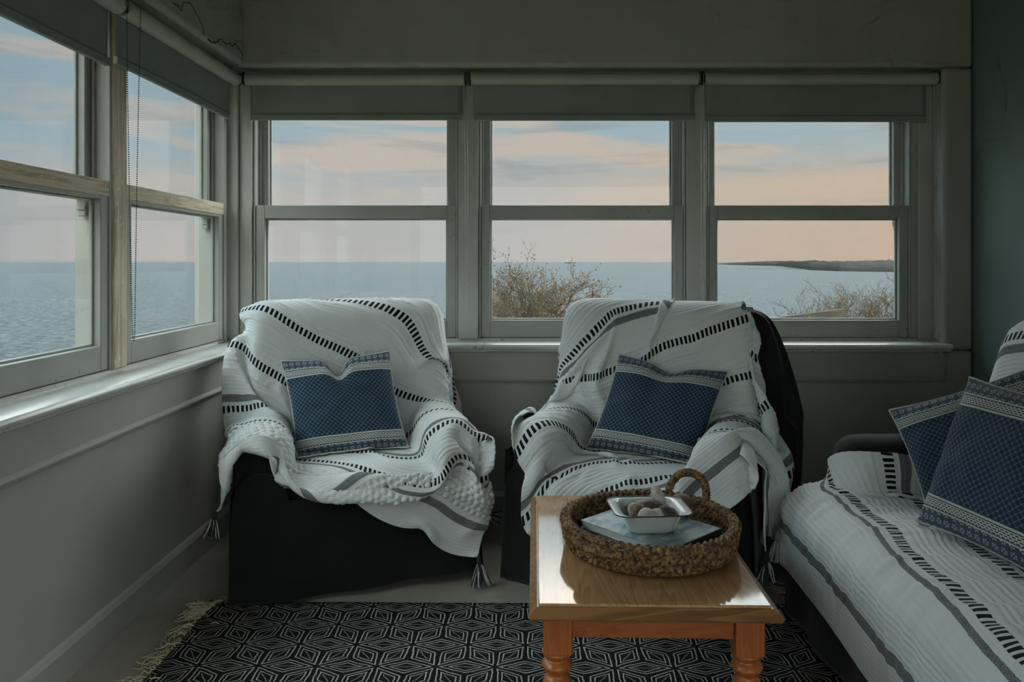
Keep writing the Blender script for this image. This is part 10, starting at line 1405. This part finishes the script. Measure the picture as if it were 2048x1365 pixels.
pebble('beach_stone', M['stone_brown'], (0.436, 2.030, TZ3 + 0.0275), (.034, .029, .027), (0, 0, 0.5), 'round brown stone on the book next to the tray handle', seed=12, rough=0.05, grp='round stones on the book')

# ------------------------------------------------------------------ cushions
def cushion(loc, R, w, h, t, label, dent=0.0, dent_w=0.16, skew=(0, 0), seed=0, fit=()):
    """square pillow; local x across, z up, -y towards the viewer"""
    n = 56; P = {}; root = empty('cushion', loc); tag(root, label, 'cushion', 'blue patterned cushions')
    root.rotation_euler = Matrix(R).to_euler() if not hasattr(R, 'x') else R
    def shape(u, v, side):
        # pinched sides, pointed corners
        ed = (1 - u * u) * (1 - v * v)
        x = u * w / 2 * (1 - 0.07 * (1 - v * v) * abs(u) ** 3); z = v * h / 2 * (1 - 0.07 * (1 - u * u) * abs(v) ** 3)
        th = t / 2 * (max(0, (1 - u ** 2)) ** 0.42) * (max(0, (1 - v ** 2)) ** 0.42)
        y = -side * th
        if dent:
            k = math.exp(-(u / dent_w) ** 2) * max(0, (v + 0.1) / 1.1) ** 2.0
            z -= dent * k; y += -side * -0.35 * th * k
        wob = mnoise.noise(Vector((u * 2.2 + seed, v * 2.2, side * 0.7))) * 0.010 + mnoise.noise(Vector((u * 5 + seed, v * 5, side))) * 0.004
        y += -side * wob * min(1, ed * 4)
        x += skew[0] * v * w / 2; z += skew[1] * u * h / 2
        return (x, y, z)
    g = np.sin(np.linspace(-PI / 2, PI / 2, n)) * 0.35 + np.linspace(-1, 1, n) * 0.65
    me = bpy.data.meshes.new('cover'); vs = []; fs = []; uv = []
    idx = {}
    for side in (1, -1):
        for i in range(n):
            for j in range(n):
                edge = i in (0, n - 1) or j in (0, n - 1)
                if side == -1 and edge: idx[(side, i, j)] = idx[(1, i, j)]; continue
                idx[(side, i, j)] = len(vs); vs.append(shape(g[j], g[i], side)); uv.append((g[j] / 2 + .5, g[i] / 2 + .5))
    for side in (1, -1):
        for i in range(n - 1):
            for j in range(n - 1):
                q = [idx[(side, i, j)], idx[(side, i, j + 1)], idx[(side, i + 1, j + 1)], idx[(side, i + 1, j)]]
                fs.append(q if side == 1 else q[::-1])
    T = Matrix.Translation(Vector(loc)) @ Matrix(R).to_4x4(); Ti = T.inverted(); back = Matrix(R) @ Vector((0, 1, 0))
    for q in range(len(vs)):                              # soft: pressed flat where it meets what it leans on
        pw = T @ Vector(vs[q])
        for tree, reach in fit:
            co, nr, f, dist = tree.ray_cast(pw - back * reach, back, reach + 0.0065)
            if co is not None: pw = co - back * 0.0065
        for tree, reach in fit:
            co, nr, f, dist = tree.find_nearest(pw, 0.04)
            if co is not None and (pw - co).dot(nr) < 0.0095: pw = co + nr * 0.0095
        vs[q] = tuple(Ti @ pw)
    me.from_pydata(vs, [], fs); me.update(); me.materials.append(M['cushion'])
    ul = me.uv_layers.new(name='UVMap')
    for lp in me.loops: ul.data[lp.index].uv = uv[lp.vertex_index]
    me.polygons.foreach_set('use_smooth', [True] * len(me.polygons))
    o = bpy.data.objects.new('cover', me); COL.objects.link(o); o.parent = root
    rim = [idx[(1, 0, j)] for j in range(n)] + [idx[(1, i, n - 1)] for i in range(1, n)] + [idx[(1, n - 1, j)] for j in range(n - 2, -1, -1)] + [idx[(1, i, 0)] for i in range(n - 2, 0, -1)]
    m = MB(); m.tube([vs[q] for q in rim], 0.0030, 6, closed=True); m.build('piping', M['piping'], root, smooth=True)
    return root
def facing(yaw, tilt, roll=0.0):
    """cushion orientation: yaw about z, then lean back by tilt, roll in its own plane"""
    return (Matrix.Rotation(yaw, 3, 'Z') @ Matrix.Rotation(-tilt, 3, 'X') @ Matrix.Rotation(roll, 3, 'Y'))
# ------------------------------------------------------------------ the three throws
def unpack(s, n, m, q=0.001):
    a = np.array(s, dtype=np.int64).reshape(n, m, 3)
    P = np.cumsum(np.cumsum(a, axis=0), axis=1) * q
    for _ in range(2):                                   # the steps are whole millimetres: ease them
        P[1:-1] += 0.12 * (P[:-2] + P[2:] - 2 * P[1:-1]); P[:, 1:-1] += 0.12 * (P[:, :-2] + P[:, 2:] - 2 * P[:, 1:-1])
    return P
def bicubic(P, f):
    """Catmull-Rom refinement of a grid along both axes"""
    def axis(A):
        n = A.shape[0]; N = (n - 1) * f + 1
        t = np.arange(N) / f; i = np.minimum(t.astype(int), n - 2); u = (t - i)[:, None, None]
        g = lambda k: A[np.clip(i + k, 0, n - 1)]
        p0, p1, p2, p3 = g(-1), g(0), g(1), g(2)
        return 0.5 * ((2 * p1) + (-p0 + p2) * u + (2 * p0 - 5 * p1 + 4 * p2 - p3) * u ** 2 + (-p0 + 3 * p1 - 3 * p2 + p3) * u ** 3)
    A = axis(P); return axis(A.transpose(1, 0, 2)).transpose(1, 0, 2)
def normals(P):
    du = np.gradient(P, axis=1); dv = np.gradient(P, axis=0); n = np.cross(du, dv)
    return n / (np.linalg.norm(n, axis=2, keepdims=True) + 1e-9)
def tassel(parent, p, d, L, mat, seed=0, spread=0.35):
    rnd = random.Random(seed); d = Vector(d).normalized(); p = Vector(p)
    m = MB(); u = d.orthogonal().normalized(); w = d.cross(u)
    m.tube([p - d * 0.006, p + d * 0.004, p + d * 0.018, p + d * 0.026], [0.003, 0.008, 0.010, 0.007], 10)
    m.tube([p + d * 0.024, p + d * 0.028], 0.009, 10)
    for s in range(46):
        a = rnd.uniform(0, 2 * PI); k = rnd.uniform(0, 1) ** 0.5
        o = (u * math.cos(a) + w * math.sin(a)) * k
        pts = []; wv = rnd.uniform(-.004, .004)
        for i in range(6):
            t = i / 5; q = p + d * (0.026 + (L - 0.026) * t * rnd.uniform(.97, 1.0)) + o * (0.006 + spread * 0.07 * t ** 0.8) + u * wv * math.sin(t * 6 + s)
            q.z = max(q.z, 0.006)
            pts.append(q)
        m.cur = 1 if rnd.random() < 0.42 else 0
        m.tube(pts, [0.0021, 0.0021, 0.0021, 0.0020, 0.0019, 0.0012], 5)
    return m.build('tassel', [mat, M['tassel_pale']], parent, smooth=True)
from mathutils.bvhtree import BVHTree
def tree_of(root, world=False, plain=0):
    # plain 1: only the thing's own sheet, 2: every part, both without the thickness added afterwards
    bpy.context.view_layer.update(); dg = bpy.context.evaluated_depsgraph_get(); vs = []; fs = []
    for o in root.children_recursive + [root]:
        if o.type != 'MESH': continue
        if plain == 1 and o is not root: continue
        ev = o.evaluated_get(dg) if not plain else o; me = ev.to_mesh(); b = len(vs)
        mw = ev.matrix_world if world else root.matrix_world.inverted() @ ev.matrix_world
        vs.extend(mw @ v.co for v in me.vertices); fs.extend(tuple(b + i for i in f.vertices) for f in me.polygons); ev.to_mesh_clear()
    return BVHTree.FromPolygons(vs, fs)
def clear_of(Q, tree, gap=0.009, reach=0.035, rounds=2):
    a, b, _ = Q.shape; R_ = Q.reshape(-1, 3)
    for _ in range(rounds):
        for i in range(len(R_)):
            co, nr, f, dist = tree.find_nearest(Vector(R_[i]), reach)
            if co is None: continue
            s = (Vector(R_[i]) - co).dot(nr)
            if s < gap: R_[i] = co + nr * gap if s < 0 or dist < 1e-6 else co + (Vector(R_[i]) - co) * (gap / max(dist, 1e-6))
    return R_.reshape(a, b, 3)
def creased(P, amount):
    """small folds across the seat"""
    if amount == 0: return P
    rows, cols, _ = P.shape; lift = np.zeros((rows, cols, 1))
    for i in range(rows):
        v = TH_L * i / (rows - 1)
        for j in range(cols):
            u = TH_W * j / (cols - 1)
            r = mnoise.noise(Vector((u * 16, v * 4.5, 1.0))) + 0.6 * mnoise.noise(Vector((u * 34 + v * 6, v * 9, 5.0)))
            lift[i, j] = amount * max(-0.2, r) * min(1, v * 9) * max(0.25, min(1, (0.95 - v) * 4))
    return P + normals(P) * lift
def throw(key, loc, rz, label, tassels, pompom=True, creases=0):
    n, m, s = THROW_DATA[key]; P = unpack(s, n, m)              # rows run across the stripes
    P = creased(bicubic(P, 2), creases)
    P = clear_of(P, tree_of(SEATS[key], False, 2), 0.0140, 0.04)
    root_name = 'throw'
    F = 3; Q = clear_of(bicubic(P, F), tree_of(SEATS[key], False, 2), 0.0105, 0.02, 1); N = normals(Q); a, b, _ = Q.shape
    v = np.linspace(0, TH_L, a)[:, None] * np.ones((1, b)); u = np.linspace(0, TH_W, b)[None, :] * np.ones((a, 1))
    d = np.minimum(v, TH_L - v); disp = np.zeros((a, b)); r2 = np.random.default_rng(5)
    hsh = lambda ix, iy: np.modf(np.abs(np.sin(ix * 12.9898 + iy * 78.233) * 43758.5453))[0]
    def row(c, wid, amp, pitch, ph=0.0):
        g = np.exp(-((d - c) / wid) ** 2); cell = np.floor(u / pitch + ph)
        on = 0.35 + 0.65 * hsh(cell, np.full_like(cell, round(c * 1000)))
        return amp * g * on * (0.45 + 0.55 * np.abs(np.sin(PI * (u / pitch + ph))) ** 0.7)
    for c in (0.672, 0.686, 0.754, 0.768, 0.852, 0.866): disp += row(c, 0.0042, 0.0065, 0.021, c * 40)      # tufted rows beside the dashes
    for c in (0.640, 0.800): disp += row(c, 0.0035, 0.0045, 0.03, c * 70)
    for c in np.arange(0.372, 0.485, 0.0165): disp += 0.0034 * np.exp(-((d - c) / 0.0042) ** 2)  # raised cords
    for c in np.arange(0.150, 0.300, 0.0150):
        if not pompom: disp += 0.0030 * np.exp(-((d - c) / 0.0042) ** 2)
    if pompom:
        pt = 0.024
        ri = np.floor((d - 0.152) / pt); ci = np.floor(u / pt + 0.5 * np.mod(ri, 2))
        fx = (u / pt + 0.5 * np.mod(ri, 2)) - ci - 0.5; fy = (d - 0.152) / pt - ri - 0.5
        rr = np.sqrt(fx ** 2 + fy ** 2) / 0.46
        bump = np.sqrt(np.clip(1 - rr ** 2, 0, 1)) * (0.5 + 0.7 * hsh(ci, ri))
        disp += 0.0115 * bump * ((ri >= 0) & (ri < 6)) * (0.3 + 0.7 * np.clip(np.abs(u - 0.62) / 0.12 - 1.0, 0, 1))
    Q = Q + N * disp[:, :, None]
    UV = np.stack([u, v], -1)
    o = grid_obj(root_name, Q, M['throw'], UV, None, solid=0.0045, off=-1)
    if key == 'right':                                   # the edge that ends in front of the loose cover
        bm = bmesh.new(); bm.from_mesh(o.data); kill = []
        for f in bm.faces:
            c = f.calc_center_median()
            if c.x > 0.335 and c.z > 0.57 and c.y > 0.444 + 0.10 * (c.z - 0.30): kill.append(f)
        bmesh.ops.delete(bm, geom=kill, context='FACES')
        bmesh.ops.delete(bm, geom=[v for v in bm.verts if not v.link_faces], context='VERTS')
        bm.to_mesh(o.data); bm.free()
    o.location = loc; o.rotation_euler = (0, 0, rz)
    tag(o, label, 'throw', 'striped throws')
    cs = {'A': (0, 0), 'B': (0, -1), 'C': (-1, -1), 'D': (-1, 0)}
    for k, (dr, L, mt, sp) in tassels.items():
        c = Q[cs[k]]; tassel(o, c, dr, L, M[mt], ord(k), sp)
    return o
THROW_OBJ = {t[0]: throw(*t) for t in THROWS}
loose_cover(SEATS['right'])
# the cushions lean on the throws
resting = []
for c, key in zip(CUSHIONS, ('left', 'right', 'sofa', 'sofa')):
    R_ = facing(rad(c[1]), rad(c[2]), rad(c[3]))
    fit = [(tree_of(SEATS[key], True, 2), 0.10), (tree_of(THROW_OBJ[key], True, 1), 0.10)]
    if len(resting) == 3: fit.append((tree_of(resting[-1], True), 0.06))
    o = cushion(c[0], R_, c[4], c[5], c[6], c[7], fit=fit, **c[8])
    resting.append(o)
# ------------------------------------------------------------------ sky and light
wd = bpy.data.worlds.new('evening_sky'); scn.world = wd; wd.use_nodes = True
t = wd.node_tree
for n in list(t.nodes): t.nodes.remove(n)
nt = NT(t)
out = nt.node('ShaderNodeOutputWorld'); bg = nt.node('ShaderNodeBackground'); t.links.new(bg.outputs[0], out.inputs[0])
tc = nt.node('ShaderNodeTexCoord'); dx, dy, dz = nt.xyz(tc.outputs['Generated'])
hyp = nt.math('SQRT', dx * dx + dy * dy).max(0.001)
el = dz / hyp                                             # tan of elevation
az = nt.math('ARCTAN2', dx, dy)                           # 0 ahead, + to the right
warm = nt.sstep(az, -0.16, 0.50)                          # dusk glow to the right
hor = nt.mix(warm, lin(188, 187, 186), lin(207, 183, 164))
mid = nt.mix(warm, lin(186, 187, 186), lin(207, 187, 168))
top = nt.mix(warm, lin(158, 182, 193), lin(170, 187, 193))
zen = lin(168, 183, 191)
c = nt.mix(nt.sstep(el, 0.0, 0.085), hor, mid)
c = nt.mix(nt.sstep(el, 0.085, 0.165), c, top)
c = nt.mix(nt.sstep(el, 0.28, 0.5), c, zen)
cv = nt.vec(az * 2.4 + el * 2.0, el * 15.0, 1.7)
n1 = nt.noise(cv, 1.0, 5, 0.58, 0.5)
n2 = nt.noise(nt.vec(az * 4.2 - el * 2.0, el * 36.0, 3.0), 1.0, 4, 0.55, 0.3)
hi = nt.sstep(el, 0.05, 0.12)
cl = nt.sstep(n1, 0.45, 0.62)
peach = nt.mix(warm, lin(204, 192, 182), lin(212, 190, 168))
c = nt.mix(cl * 0.9 * (hi * 0.8 + 0.2), c, peach)
gr = nt.sstep(n2, 0.54, 0.70) * (hi * 0.6 + 0.25)
c = nt.mix(gr * 0.55, c, lin(150, 156, 160))
left = nt.sstep(az, -0.40, -0.85)
c = nt.mix(left * (hi * 0.3 + 0.5), c, lin(128, 152, 164))
# the western half of the sky, right of and behind the camera, still glows
back = nt.sstep(dy * -1.0, 0.10, 0.5); west = nt.sstep(dx, 0.46, 0.80) * nt.sstep(dy * -1.0, -0.75, -0.45)
c = nt.mix(back.max(west), c, lin(195, 202, 202))
st = 1.0 + (back * (SKY_BACK - 1.0)).max(west * (SKY_WEST - 1.0)).max(nt.sstep(el, 0.29, 0.60) * (SKY_HIGH - 1.0))
t.links.new(c.s, bg.inputs['Color']); nt.link(st, bg.inputs['Strength'])

def portal(name, loc, rot, sx, sy):
    l = bpy.data.lights.new(name, 'AREA'); l.shape = 'RECTANGLE'; l.size = sx; l.size_y = sy
    l.cycles.is_portal = True
    o = bpy.data.objects.new(name, l); COL.objects.link(o); o.location = loc; o.rotation_euler = rot; return o
portal('portal_back', ((XL + XWR) / 2, YBo + 0.01, 1.39), (-PI / 2, 0, 0), XWR - XL + 0.3, 1.3)
portal('portal_left', (XLo - 0.01, 2.0, 1.39), (0, -PI / 2, 0), 1.3, 3.2)
portal('portal_right', (XR + 0.21, (RW_Y0 + RW_Y1) / 2, (RW_Z0 + RW_Z1) / 2), (0, PI / 2, 0), RW_Z1 - RW_Z0, RW_Y1 - RW_Y0)

portal('portal_front', ((FW_X0 + FW_X1) / 2, YF - 0.21, (FW_Z0 + FW_Z1) / 2), (PI / 2, 0, 0), FW_X1 - FW_X0, FW_Z1 - FW_Z0)
vs_ = scn.view_settings
scn.display_settings.display_device = 'sRGB'
vs_.view_transform = 'Standard'; vs_.look = 'None'; vs_.exposure = 0.0; vs_.gamma = 1.0; vs_.use_curve_mapping = False
cy = scn.cycles
cy.use_adaptive_sampling = True; cy.adaptive_threshold = 0.065; cy.adaptive_min_samples = 12
cy.max_bounces = 8; cy.diffuse_bounces = 3; cy.glossy_bounces = 4; cy.transmission_bounces = 6; cy.transparent_max_bounces = 24
cy.caustics_reflective = False; cy.caustics_refractive = False
cy.use_denoising = True; cy.sample_clamp_indirect = 6.0
try: cy.denoiser = 'OPENIMAGEDENOISE'
except Exception: pass
